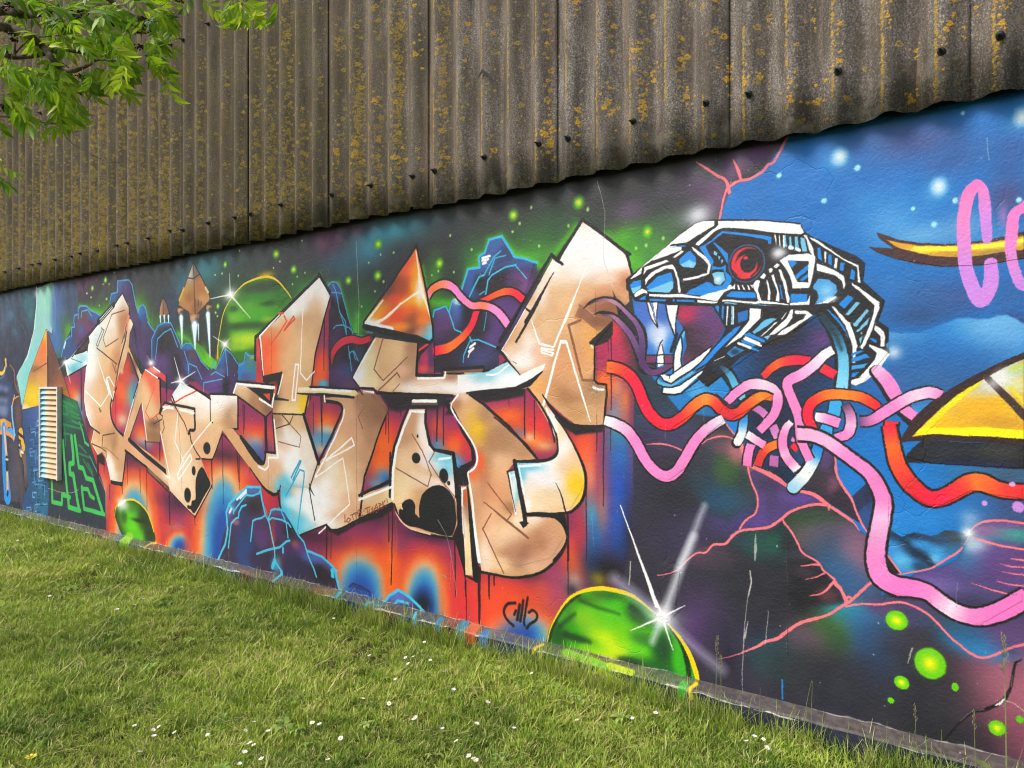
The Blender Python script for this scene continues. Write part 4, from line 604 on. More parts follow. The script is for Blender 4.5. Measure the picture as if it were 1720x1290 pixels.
# 5: mushroom stem and long bar
F(tJ, '265 30 650 90 640 370 860 385 880 340 1240 345 1240 375 1380 330 1470 250 1720 380 1620 455 1530 500 1080 545 900 555 300 535 250 490 130 490 65 395 150 240', TAN,
  [(180, 250, 60, 130, '#f1efe8', .95), (110, 400, 60, 60, '#eef2f2', .97), (180, 460, 60, 50, '#f2ead8', .9), (230, 300, 40, 120, '#ead6a4', .9), (250, 430, 60, 40, '#ecd8ac', .9), (440, 180, 110, 110, '#e0ba8c', .9), (600, 220, 50, 140, '#a87e60', .95), (560, 330, 60, 60, '#b08a6c', .9), (560, 420, 60, 50, '#b48c70', .9), (500, 330, 60, 40, '#e0b090', .8), (400, 440, 70, 60, '#e0b88e', .9), (600, 120, 40, 30, '#a87a58', .8), (650, 490, 130, 40, '#f2ece6', .95), (750, 440, 100, 40, '#e0c0a4', .8), (960, 400, 50, 40, '#a57a60', .9), (900, 480, 120, 40, '#f0e6de', .95), (1000, 500, 80, 30, '#f4eeea', .9), (1080, 440, 60, 40, '#e8d6cc', .8), (1170, 390, 60, 40, '#5cc0dc', .9), (1330, 400, 70, 40, '#4fb8da', .95), (1440, 300, 50, 50, '#7ccde4', .9), (1250, 460, 140, 40, '#e6eef2', .95), (1500, 420, 120, 60, '#f4f4f2', .97), (1600, 420, 60, 40, '#f2f0ee', .9)])
L(tJ, '265 20 130 260 65 395 130 490', [16, 8, 10, 12], 'k'); L(tJ, '270 50 75 395', 10, 'w', soft=2)
L(tJ, '650 90 640 375 870 380 870 325 1240 300 1255 350', [14, 22, 22, 22, 22, 20], 'k'); F(tJ, '905 335 1240 320 1235 350 905 355', '#7a5444'); L(tJ, '880 360 1060 360', 12, 'k')
L(tJ, '655 403 890 400 900 350', 16, 'w'); L(tJ, '1240 345 1340 325 1400 290 1450 250', 24, 'k', 3); L(tJ, '1260 375 1330 375 1420 320 1470 275', 14, '#f2fafc', 3); L(tJ, '1065 365 1062 490', 10, 'k')
L(tJ, '130 488 250 492 285 530 900 555 960 560', [14, 14, 20, 22, 24], 'k'); L(tJ, '1110 540 1530 500 1625 455 1720 395', [14, 26, 40, 22], 'k'); L(tJ, '165 522 250 528', 18, 'w'); L(tJ, '130 505 160 550', 8, 'k'); L(tJ, '250 490 290 540', 12, 'k')
L(tJ, '340 40 258 320 342 420 560 210', 9, '#7d5440'); L(tJ, '290 520 465 350 490 390', 10, '#7d5440'); L(tJ, '420 525 490 450', 7, '#8a6248')
F(tJ, '135 510 160 515 260 540 310 555 380 670 390 690 340 780 190 1240 160 1286 60 1286 70 560', None, [(240, 640, 90, 110, '#9a7054', .95), (310, 680, 60, 80, '#8c6248', .95)])
# mushroom cap
F(tI, '160 960 420 620 640 290 660 330 720 660 790 1040 780 1120 740 1140 600 1090 260 1040 170 1000', '#e05a28',
  [(620, 340, 30, 60, '#d8703a', .9), (560, 460, 60, 80, '#d84a30', .95), (600, 560, 60, 90, '#ea6a28', .9), (640, 560, 40, 120, '#f09a28', .95), (420, 660, 80, 80, '#5a3a28', .95), (360, 740, 60, 50, '#5c4030', .9), (500, 640, 60, 60, '#a8482a', .8), (440, 760, 80, 40, '#e04a24', .9), (330, 830, 60, 40, '#d88a24', .9), (260, 900, 60, 50, '#f0a81c', .95), (640, 640, 40, 50, '#f4a020', .9), (640, 780, 60, 60, '#f2b01c', .95), (560, 800, 60, 40, '#f0a01e', .9), (700, 820, 50, 60, '#f4b81c', .95), (400, 920, 60, 40, '#f0901e', .9), (500, 920, 100, 60, '#e2482a', .95), (600, 880, 70, 50, '#ec6a26', .9), (620, 970, 70, 60, '#8a4a34', .95), (580, 1040, 50, 30, '#6a4038', .9), (700, 950, 50, 50, '#e87a2c', .9), (480, 1010, 70, 30, '#f0942a', .9), (740, 1100, 60, 60, '#45b0d4', .97), (770, 1050, 30, 60, '#7cc0d0', .8), (680, 1060, 40, 30, '#c89070', .7), (220, 975, 60, 30, 'w', .97), (670, 690, 30, 80, 'w', .8)])
L(tI, '200 950 340 770', [20, 10], '#fdf8ee', soft=4); L(tI, '280 970 380 920 500 800 600 730 670 690', [24, 14, 10, 14, 24], '#fdf6e8', soft=5); L(tI, '300 970 440 850 500 790', 8, '#fff6e8'); L(tI, '180 980 420 1030', [44, 30], 'w', soft=6)
L(tI, '635 330 660 520 680 680 720 780 770 940', [8, 16, 40, 18, 8], '#fcf2e2', soft=5)
L(tI, '640 275 420 610 165 960 165 1010', [26, 18, 16, 22], 'k'); L(tI, '640 280 720 660 785 1000 790 1110 750 1150', 15, 'k'); L(tI, '165 1000 400 1060 650 1120 740 1140', [30, 44, 50, 24], 'k'); L(tI, '160 960 175 1020 240 1060', 12, 'k'); L(tI, '190 1050 240 1060', 14, '#6a7890', soft=3)
# 6: the curl with big black spots
FR = [(640, 600, 60, 60, '#7a2f5e', .9)]
F(tJ, '575 660 720 680 720 800 760 990 800 1040 970 1070 990 1286 1010 1480 1015 1720 970 1836 780 1806 600 1756 490 1656 440 1528 400 1490 400 1286 440 1000 500 820', TAN,
  [(640, 720, 60, 80, '#b98a66', .95), (570, 820, 60, 120, '#c79a74', .9), (700, 860, 40, 140, '#f0e8e4', .95), (760, 1020, 60, 60, '#f4f0ee', .95), (520, 980, 60, 90, '#b98c6a', .8), (560, 1120, 90, 70, '#e6c6a0', .9), (640, 1050, 60, 60, '#dcb490', .8), (720, 1100, 40, 80, '#f0dcd8', .9), (870, 1160, 100, 60, '#dceaf2', .95), (900, 1110, 80, 40, '#6cc0dc', .9), (920, 1230, 60, 60, '#7cc4dc', .9), (960, 1400, 40, 90, '#f0e4e4', .9), (560, 1280, 90, 70, '#e8c89c', .9), (500, 1400, 70, 100, '#ecd4a8', .95), (460, 1500, 40, 60, '#e8cc98', .9), (660, 1300, 80, 60, '#e9cdb0', .9), (800, 1340, 70, 40, '#efdcd0', .9), (560, 1660, 60, 40, '#e8b098', .8)])
L(tJ, '720 680 720 800 760 990 800 1040 970 1075 990 1250 1005 1460', [22, 22, 24, 24, 30, 40, 40], 'k'); L(tJ, '720 700 725 660 570 660 500 830 440 1010 410 1200 400 1460', [20, 26, 20, 22, 24, 22, 20], 'k')
L(tJ, '705 700 590 690 530 830 460 1020 430 1240 425 1480', 22, '#faf8f6'); L(tJ, '580 680 715 680', 8, '#c8a898')
F(tJ, '600 590 820 590 830 640 590 640', '#6a4a42', soft=3); L(tJ, '605 603 810 605', 22, '#faf8f6'); L(tJ, '590 580 825 580', 12, 'k'); L(tJ, '590 650 830 655', 12, 'k', soft=2)
L(tK, '405 0 400 250 130 380', [18, 20, 18], 'k'); L(tK, '130 420 430 300', 15, '#faf8f4')
L(tK, '440 460 490 590 600 690 780 740 970 770', [12, 16, 18, 20, 20], 'k', 4); L(tK, '450 530 500 610 600 680 760 730', [6, 14, 18, 10], '#e4b8a0', 4)
D(tJ, 636, 1115, 38, 48, 'k', .08); D(tJ, 650, 916, 9, 15, 'k', .15); D(tK, 884, 205, 40, 66, 'k', .08); D(tK, 928, 270, 14, 20, 'k', .12)
F(tK, '665 580 660 500 690 380 760 310 840 290 910 320 970 400 990 480 1000 600 980 690 960 740 880 740 740 700 640 670 560 650 500 600 480 540 490 500 520 510 510 460 550 420 600 420 628 470 625 540 640 560', 'k', smooth=3)
for q in ['600 900 690 1050 775 1270', '455 1205 740 1370 770 1270', '800 1065 750 1150 900 1370']: L(tJ, q, 9, '#7a5444', a=.9)
L(tJ, '840 1125 940 1110', 16, '#e8f4f8', soft=2); L(tK, '880 270 980 390 1010 640 960 750', 10, '#9a6a58')
# narrow upright between the curl and the last letter
F(tK, '1010 300 1090 300 1145 1100 1070 1100', '#ead2a4', [(1070, 450, 30, 80, '#b4532c', .95), (1080, 350, 20, 40, '#c8552c', .8), (1080, 560, 30, 70, '#a8866a', .8), (1100, 900, 60, 160, '#ead2a0', .9), (1060, 700, 20, 120, '#f2e6dc', .8)])
F(tK, '1090 300 1130 300 1200 1080 1160 1150 1140 1100', 'k'); F(tK, '1000 120 1030 150 1080 160 1110 290 1010 290 990 240', 'k'); F(tK, '990 300 1035 300 1050 480 1070 1090 985 790 960 760 1010 640', '#1c161c')
L(tK, '1030 300 1045 560 1065 900 1070 1100 1180 1150 1200 1050', [10, 12, 12, 14, 22, 20], 'k'); L(tK, '1075 315 1045 325 1060 720', 14, '#faf6f2'); L(tK, '1050 480 1070 760', 10, '#d8b8a8')
# 7: the last big letter ------------------------------------------------
F(tJ, '960 600 1020 545 1110 540 1240 640 1720 1120 1520 1150 1450 1240 1600 1500 1800 1560 1900 1620 1992 1816 1963 1923 1883 2041 1763 2137 1629 2174 1496 2187 1220 2130 1120 1500 1090 1260 1180 1180 1180 1060 1000 720 920 630', TAN,
  [(1040, 570, 60, 40, '#e8c4ae', .9), (1000, 640, 40, 40, '#a87450', .9), (1120, 700, 70, 70, '#d8ab7a', .9), (1150, 780, 60, 70, '#dcae50', .9), (1210, 880, 60, 70, '#efbf1c', .97), (1260, 950, 50, 40, '#ecc42c', .8), (1280, 720, 70, 70, '#a8805e', .8), (1400, 900, 80, 60, '#a57c5c', .95), (1500, 980, 90, 80, '#c39a7a', .9), (1600, 1060, 60, 50, '#b88a66', .9), (1380, 1000, 60, 60, '#a8825c', .8), (1300, 1150, 60, 120, '#a87c5a', .8), (1240, 1080, 40, 50, '#b89060', .8), (1200, 1180, 40, 100, '#e8592a', .95), (1140, 1240, 50, 40, '#f0603a', .95), (1180, 1290, 40, 30, '#e8642c', .9), (1250, 1250, 50, 40, '#d0703c', .8), (1400, 1150, 60, 80, '#e0b890', .9), (1380, 1280, 70, 80, '#e0ac80', .9), (1250, 1400, 60, 120, '#b07a58', .9), (1180, 1450, 30, 120, '#c8946c', .8), (1350, 1450, 80, 80, '#d8966e', .8), (1500, 1560, 60, 40, '#9a6a4a', .8), (1380, 950, 120, 90, '#a87c5a', .9), (1290, 1720, 70, 150, '#e0aa84', .95), (1450, 1820, 120, 90, '#ecc8a4', .95), (1600, 1700, 100, 50, '#e8c8a8', .9), (1700, 1640, 70, 50, '#f0dccc', .9), (1650, 1950, 120, 80, '#a8745a', .97), (1780, 1850, 90, 80, '#b07c5c', .97), (1850, 1750, 70, 70, '#c79474', .95), (1560, 2030, 100, 50, '#8f6450', .95), (1480, 1990, 60, 60, '#b48468', .9), (1800, 2040, 90, 60, '#d8a484', .9), (1700, 2090, 90, 50, '#dcae8e', .9), (1350, 2050, 100, 50, '#ecc8a0', .95), (1260, 2000, 40, 120, '#efd8c4', .9), (1880, 1950, 50, 80, '#d2a284', .9), (1660, 1600, 40, 40, '#e8d0b8', .8), (1560, 1680, 40, 40, '#f0dcc4', .8)])
F(tM, '580 800 700 870 740 960 830 1080 950 1286 980 1286 830 1286 770 1140 660 960', TAN, [(640, 850, 50, 60, '#e6b070', .9), (800, 1130, 40, 130, '#f4f0ec', .9), (880, 1250, 60, 50, '#e6cda8', .9)])
F(tN, '740 0 830 0 900 100 960 200 1020 320 1080 500 1085 640 1060 740 980 820 900 855 700 870 560 860 530 700 450 395 660 385 760 370 820 330 835 270 810 150', '#e8caa0',
  [(820, 80, 30, 130, '#f6f4f2', .97), (880, 160, 50, 120, '#ead0ac', .8), (900, 300, 60, 90, '#f2eeec', .9), (800, 400, 120, 70, '#f4f4f4', .97), (650, 480, 150, 80, '#f2f4f6', .97), (700, 580, 150, 60, '#f1eef0', .95), (560, 440, 100, 30, '#6cc2de', .9), (500, 500, 40, 100, '#6cc0de', .9), (600, 640, 90, 50, '#f0e6dc', .9), (950, 450, 90, 80, '#e8c8a0', .95), (1000, 380, 50, 80, '#e6c49c', .9), (1010, 640, 70, 110, '#f0c418', .97), (960, 740, 50, 50, '#ecc430', .9), (800, 720, 140, 60, '#ecd2ac', .95), (680, 800, 120, 50, '#f0d8b4', .95), (560, 780, 30, 60, '#f2ece8', .9), (860, 820, 90, 30, '#ecc89c', .9)])
L(tN, '760 0 815 130 838 270 820 340 760 380 660 395 450 398', [18, 18, 16, 24, 24, 24, 18], 'k', 4); L(tN, '820 0 900 110 1000 280 1070 450 1090 580 1060 740 980 830 900 860 560 870', [14, 14, 18, 24, 24, 26, 22, 18, 22], 'k', 3)
L(tN, '450 395 540 860 545 960', [20, 36, 36], 'k'); F(tN, '490 940 540 930 580 950 530 1000', 'k'); L(tN, '490 440 680 430', 18, '#eef8fc', soft=3); L(tN, '490 450 540 690', 12, '#eef8fc', soft=3)
L(tN, '820 590 870 700 910 860', [4, 10, 14], 'k', 3); L(tN, '385 490 450 470', 14, 'k'); L(tN, '385 490 425 680 460 850', [12, 11, 6], 'k')
F(tN, '390 500 455 475 500 720 530 930 490 900 460 850 430 690', '#e8d8c4', [(430, 520, 40, 60, '#7cc8de', .9), (470, 640, 20, 120, '#66b4c8', .9), (450, 600, 20, 100, '#f0f4f4', .8), (500, 880, 30, 100, '#eecfae', .95)]); L(tN, '405 505 430 700 460 870', 14, '#f6fafa', soft=2); L(tN, '400 540 450 515', 18, '#dff2f6'); L(tN, '385 490 425 680 460 850', [12, 10, 5], 'k'); L(tN, '452 395 545 930', 34, 'k')
F(tN, '900 860 560 870 700 900 800 890 880 940 920 1030 940 1100', 'k', soft=3); L(tN, '560 885 770 890 860 930 910 1000 920 1090 880 1180 800 1286', [12, 14, 26, 30, 16, 14, 14], 'k', 3)
F(tK, '1200 1075 1350 1100 1480 1125 1720 1090 1720 1140 1480 1150', None); L(tO, '90 235 200 258 320 278 420 268 520 240 610 170 670 80 692 0', [14, 14, 14, 16, 16, 16, 14, 14], 'k', 4)
L(tJ, '1110 545 1250 640 1480 840 1720 1125', [14, 22, 20, 16], 'k'); L(tN, '270 0 450 150 560 250 655 380', [12, 14, 16, 20], 'k')
L(tJ, '910 620 985 720 1050 870 1130 1010 1150 1110 1140 1160 1040 1210', [26, 24, 24, 30, 36, 36, 40], 'k', 3); F(tJ, '880 610 960 590 990 560 920 620 990 740 940 720', 'k', soft=4)
L(tJ, '1010 550 950 630 960 690 1060 850 1160 1010 1185 1120 1160 1200 1100 1245', [18, 10, 14, 14, 16, 18, 16, 16], '#fbf9f7', 4); L(tJ, '1100 1250 1140 1500 1170 1800 1200 2040', [16, 18, 24, 32], '#f8f4f2'); F(tJ, '1030 1200 1150 1150 1090 1250 1110 1350 1030 1290', 'k')
for q, w in [('1280 270 1490 550 1450 610', 10), ('1240 440 1440 600 1640 760', [8, 18, 18]), ('1310 545 1235 680 1420 1080', 10)]: L(tK, q, w, '#85563e')
# 7b: upper part with the white tip
F(tL, '1065 365 1270 520 1450 690 1510 870 1470 950 1480 1100 1420 1160 1330 1300 1230 1370 1130 1480 1170 1500 1170 1810 1270 1860 1240 2210 1000 2210 900 2130 750 2000 700 1940 580 1880 480 1890 600 1800 700 1740 500 1760 400 1650 330 1560 480 1286 790 720 840 760', TAN,
  [(1120, 620, 330, 190, '#f5f5f4', 1), (900, 760, 130, 110, '#f4f2f0', 1), (1080, 600, 160, 130, '#f3f3f2', .97), (1200, 720, 140, 120, '#f2f1f0', .97), (1380, 760, 80, 80, '#f4f2f0', .97), (960, 800, 120, 90, '#f2efec', .95), (900, 900, 80, 80, '#f0e4d6', .9), (1400, 900, 80, 60, '#d8a07c', .9), (1440, 940, 40, 60, '#b9805c', .9), (1250, 900, 90, 50, '#e8d0bc', .8), (900, 1080, 100, 120, '#dfb78c', .95), (1100, 1050, 90, 90, '#dcae84', .9), (1250, 1080, 80, 60, '#c08058', .95), (1300, 1000, 90, 40, '#d09870', .8), (1200, 1180, 100, 60, '#9a6244', .97), (1330, 1180, 60, 80, '#8a583c', .95), (1250, 1240, 90, 60, '#8a5a40', .97), (1090, 1180, 40, 60, '#a06c4c', .9), (1050, 1240, 60, 60, '#b07a54', .9), (1130, 1370, 90, 50, '#e2a460', .95), (1140, 1500, 60, 140, '#dea058', .95), (1080, 1440, 30, 120, '#e0a868', .9), (900, 1300, 90, 120, '#dcae7e', .9), (760, 1330, 70, 90, '#e0bc92', .9), (580, 1480, 60, 100, '#ecdccc', .95), (620, 1560, 80, 70, '#f2f0ee', .95), (450, 1560, 80, 60, '#eacdb4', .9), (520, 1640, 80, 60, '#f2eeea', .95), (680, 1540, 60, 60, '#e0b090', .8), (720, 1640, 60, 60, '#e8bc9c', .9), (850, 1600, 60, 100, '#d89c6c', .9), (1000, 1640, 50, 120, '#d89a6a', .9), (640, 1840, 60, 50, '#e8a860', .95), (760, 1880, 60, 60, '#e0a468', .9), (860, 1900, 80, 90, '#c08c62', .95), (960, 1950, 90, 60, '#a87850', .95), (1050, 1850, 80, 60, '#c8966c', .9), (1180, 1850, 60, 60, '#8a6a50', .95), (1150, 1950, 80, 90, '#b08862', .95), (1100, 2120, 80, 70, '#d0a478', .95), (1000, 2100, 60, 60, '#c0905e', .9), (1100, 1700, 30, 60, '#d8a070', .9), (560, 1200, 60, 80, '#e8d2b8', .8), (690, 1000, 50, 120, '#f0e8dc', .8)])
F(tM, '-60 690 80 690 220 660 330 600 400 570 500 690 600 640 730 590 700 660 600 760 480 805 -60 850', '#eef1f2', [(250, 690, 140, 40, '#5cbcd8', .9), (380, 620, 60, 40, '#8cd0e2', .9), (40, 780, 80, 60, '#e8e4e2', .8), (400, 730, 120, 60, '#f4f4f4', .9), (150, 720, 80, 30, '#9cc8d4', .7), (640, 640, 60, 40, '#f2eee8', .9)])
L(tL, '1065 360 830 730 780 680 470 1210 320 1460', [26, 30, 26, 28, 32], 'k'); L(tL, '1060 365 1270 520 1450 665 1510 860', [24, 24, 24, 18], 'k'); L(tL, '780 690 880 770', 20, 'k'); L(tL, '1450 660 1480 680', 26, 'k')
L(tL, '800 840 690 1040 550 1286', [6, 22, 26], 'k'); L(tM, '680 0 580 190 465 395', [22, 22, 18], 'k'); L(tM, '545 90 600 130', 16, 'k'); L(tM, '300 450 400 570 500 690', [30, 16, 8], 'k'); L(tM, '330 470 470 590', 0.5, 'k')
L(tM, '550 100 335 470 440 560', 7, 'w'); L(tL, '1100 780 900 1286', [4, 20], '#fcfaf6', soft=2); L(tM, '985 0 800 440 670 410 600 200', [18, 16, 16, 6], '#fcfaf6'); L(tM, '800 465 690 450 695 490 790 520 800 495 700 465', 14, '#fcfaf6')
L(tM, '710 960 865 385 915 395 1060 870 1130 1110', [20, 18, 18, 14, 6], '#fcfaf6'); L(tM, '870 390 910 395', 26, '#fcfaf6')
L(tM, '1040 200 935 245 1060 735 1170 740', 20, '#8a5a3e'); L(tM, '1020 70 1160 160', [10, 30], '#c08a74', soft=3); L(tM, '1030 60 1170 180', 10, '#7a5040', soft=3); F(tM, '980 170 1030 70 1150 170 1310 200 1330 230 1200 310 1060 190', None, [(1200, 210, 120, 60, '#84563e', .95), (1050, 130, 50, 50, '#85573f', .9)])
L(tM, '1170 400 1165 740 1200 770 1270 780 1275 850 1250 1150', [12, 14, 18, 16, 16, 18], 'k', 0); L(tM, '1130 405 1180 420', 20, 'k'); F(tM, '1120 400 1330 200 1330 330 1280 400 1180 430', '#1d1a1e', soft=3); L(tM, '1160 800 1200 820 1245 825', 18, 'w', 3); L(tM, '1140 430 1150 450', 14, '#f0dcc4')
L(tM, '700 870 800 1010 900 1100 1000 1150 1250 1150', [10, 26, 34, 26, 24], 'k', 3); L(tM, '570 820 660 930 760 1100 810 1286', [22, 18, 16, 16], 'k', 3); L(tM, '20 850 480 810 580 770 700 660', [14, 26, 44, 10], 'k', 0); L(tM, '470 810 640 720', 26, 'k')
L(tM, '735 990 830 1200', 16, '#fbf9f7', soft=3); L(tM, '200 690 290 685 400 600', 14, '#f2fafc', 3)
L(tL, '1250 520 1250 740 1330 980', [4, 4, 6], '#c8c4c0', a=.6)
# ================= in front of the letters =================
# signature written along the letter's lower edge
SG = '#8a4a34'
for q in ['1065 660 1062 725 1085 715', '1095 690 1080 710 1095 730 1115 705 1095 690', '1115 665 1150 655', '1132 660 1140 705', '1145 650 1180 640', '1160 645 1168 695', '1215 615 1180 630 1190 680 1222 668', '1188 650 1215 642', '1232 628 1236 634', '1240 612 1290 588', '1262 600 1268 645', '1285 610 1280 640 1300 645 1315 610 1310 590', '1300 600 1318 640', '1325 635 1345 565 1362 625', '1328 605 1358 598', '1368 560 1372 615', '1365 560 1390 570 1372 590 1400 610', '1400 545 1405 600', '1425 535 1402 570 1435 590', '1440 520 1448 550']:
    L(tH, q, 7, SG, 3 if len(q) > 30 else 0)
# the small green planet by the wall foot
F(tE, '330 1190 345 1130 390 1080 450 1062 510 1065 570 1105 630 1180 670 1290 700 1420 640 1480 480 1460 400 1380', '#2c3c24', [(480, 1180, 70, 70, '#3f8a1c', .9), (470, 1240, 60, 80, '#58c018', .95), (520, 1320, 70, 60, '#62cc14', .95), (450, 1120, 60, 30, '#3f7a24', .8), (400, 1110, 40, 40, '#cfe0d0', .8), (600, 1240, 40, 80, '#2a3a20', .9), (540, 1400, 70, 40, '#5cc01a', .9), (560, 1250, 50, 14, '#223018', .9), (420, 1220, 20, 40, '#2f5a20', .8), (640, 1380, 30, 60, '#24361f', .9)], smooth=3)
L(tE, '335 1200 345 1130 390 1085 450 1062 510 1065 570 1105 630 1180 670 1290 685 1350', [6, 7, 9, 11, 11, 10, 9, 8, 6], '#e8cc18', 4); B(tE, 395, 1085, 36, 36, 'w', .85); L(tE, '370 1110 430 1070', 14, 'w', soft=4)
# blue rimmed rocks at the wall foot
F(tH, '0 620 20 560 180 410 310 415 330 560 360 680 400 615 440 605 520 640 600 760 700 900 740 980 950 1110 1000 1250 1010 1330 480 1330 380 1240 0 1100 -70 1060 -20 820 0 720', '#3b3048',
  [(250, 450, 80, 26, '#4f6aae', .95), (120, 500, 80, 50, '#4a7abc', .95), (40, 600, 40, 40, '#7a8abc', .9), (10, 700, 30, 80, '#5a74b4', .9), (150, 620, 40, 90, '#2f3f60', .95), (80, 780, 50, 70, '#4a2a4a', .9), (90, 730, 24, 20, '#c06a80', .8), (240, 540, 50, 40, '#4a3f3c', .8), (250, 600, 60, 60, '#2a2430', .9), (280, 780, 70, 90, '#4f3560', .9), (320, 880, 60, 60, '#5a3a6c', .9), (160, 900, 60, 120, '#2a3f6c', .9), (180, 1040, 60, 80, '#2f4a84', .9), (300, 1060, 90, 50, '#3a2c4a', .9), (440, 640, 50, 24, '#5a5a8c', .9), (540, 680, 40, 50, '#4f62a4', .9), (430, 740, 20, 60, '#c04a3a', .7), (470, 780, 50, 80, '#4f3060', .9), (420, 860, 16, 80, '#b03a3a', .6), (560, 800, 40, 60, '#2a2430', .9), (620, 940, 26, 26, '#d0603a', .95), (560, 1000, 50, 80, '#4a3260', .9), (680, 1000, 50, 70, '#5c4080', .9), (640, 1120, 80, 80, '#2f2a48', .9), (470, 1120, 24, 60, '#8a7a80', .6), (440, 1110, 26, 40, '#3f9ab8', .9), (820, 1060, 90, 40, '#5468b0', .95), (920, 1130, 40, 30, '#5a70b8', .9), (860, 1190, 70, 60, '#2a2028', .95), (340, 640, 20, 60, '#5a3f60', .7), (570, 1180, 50, 60, '#33305a', .8)])
for q, w in [('-70 1060 -10 930 15 790 -0 640 25 570 185 412 305 415 320 520 350 660', 12), ('25 570 70 620 65 650', 9), ('180 415 185 485 245 490 295 470 310 420', 9), ('70 630 180 480', 8), ('220 900 240 720 270 700 320 690 350 662 375 710 390 760 435 980 435 1080', 9), ('20 960 45 740 80 700 110 690 115 640 140 590 180 575', 9), ('375 710 405 620 440 610 520 620 560 680 650 850 700 910 740 1040 790 1160 810 1220', 10), ('385 710 410 690 500 710 560 740 580 770', 9), ('490 620 540 740 555 870', 8), ('275 1015 380 975 480 955 540 900 570 895', 11), ('435 1080 500 1170 505 1220', 10), ('730 985 860 1040 960 1130 1005 1280', 12), ('950 1210 960 1150 990 1170', 16), ('435 1070 415 1130', 22), ('510 960 510 1000', 12)]: L(tH, q, w * 1.3, '#49bede')
L(tH, '95 530 180 440', 12, '#e4eef8'); L(tH, '125 520 180 460', 9, '#e4eef8'); L(tH, '30 640 45 610', 16, '#d8e0f4', soft=3); L(tH, '345 590 380 700 440 980', 4, '#d8b090', a=.8)
F(td, '980 640 1010 600 1075 560 1130 600 1200 650 1260 720 1240 760 980 720', '#5a6cb4', [(1100, 700, 90, 40, '#3a2c3a', .95), (1060, 620, 40, 30, '#5c74c0', .8)])
B(td, 1240, 650, 60, 70, '#15161c', .97); 
for q, w in [('985 640 1010 600 1075 560 1140 600 1200 655 1255 715 1215 740 1260 850', 15), ('890 720 910 660 990 655', 18), ('935 730 950 680 1050 660', 14), ('1050 660 1070 630 1140 650', 14), ('650 430 680 560 715 640 740 680', 15), ('690 680 710 600', 20), ('1380 460 1400 480', 4), ('290 430 285 510', 12), ('630 430 640 470', 18)]: L(td, q, w, '#45c0e2')
L(td, '640 410 690 580', 10, '#45c0e2'); L(td, '745 540 770 515 830 540 885 575 885 600', 7, '#2c2230', a=.9); L(td, '760 530 870 565', 16, '#2b3466', a=.7)
# small tag by the wall foot
for q, w in [('340 450 290 455 265 500 280 550 330 600', 16), ('345 500 335 525', 16), ('370 460 355 560', 18), ('395 430 375 570', 16), ('425 410 400 560 405 600', 14), ('430 510 460 495 485 520 480 560 440 590 420 620', 15)]: L(tO, q, w, '#1c1820', 4, soft=3)
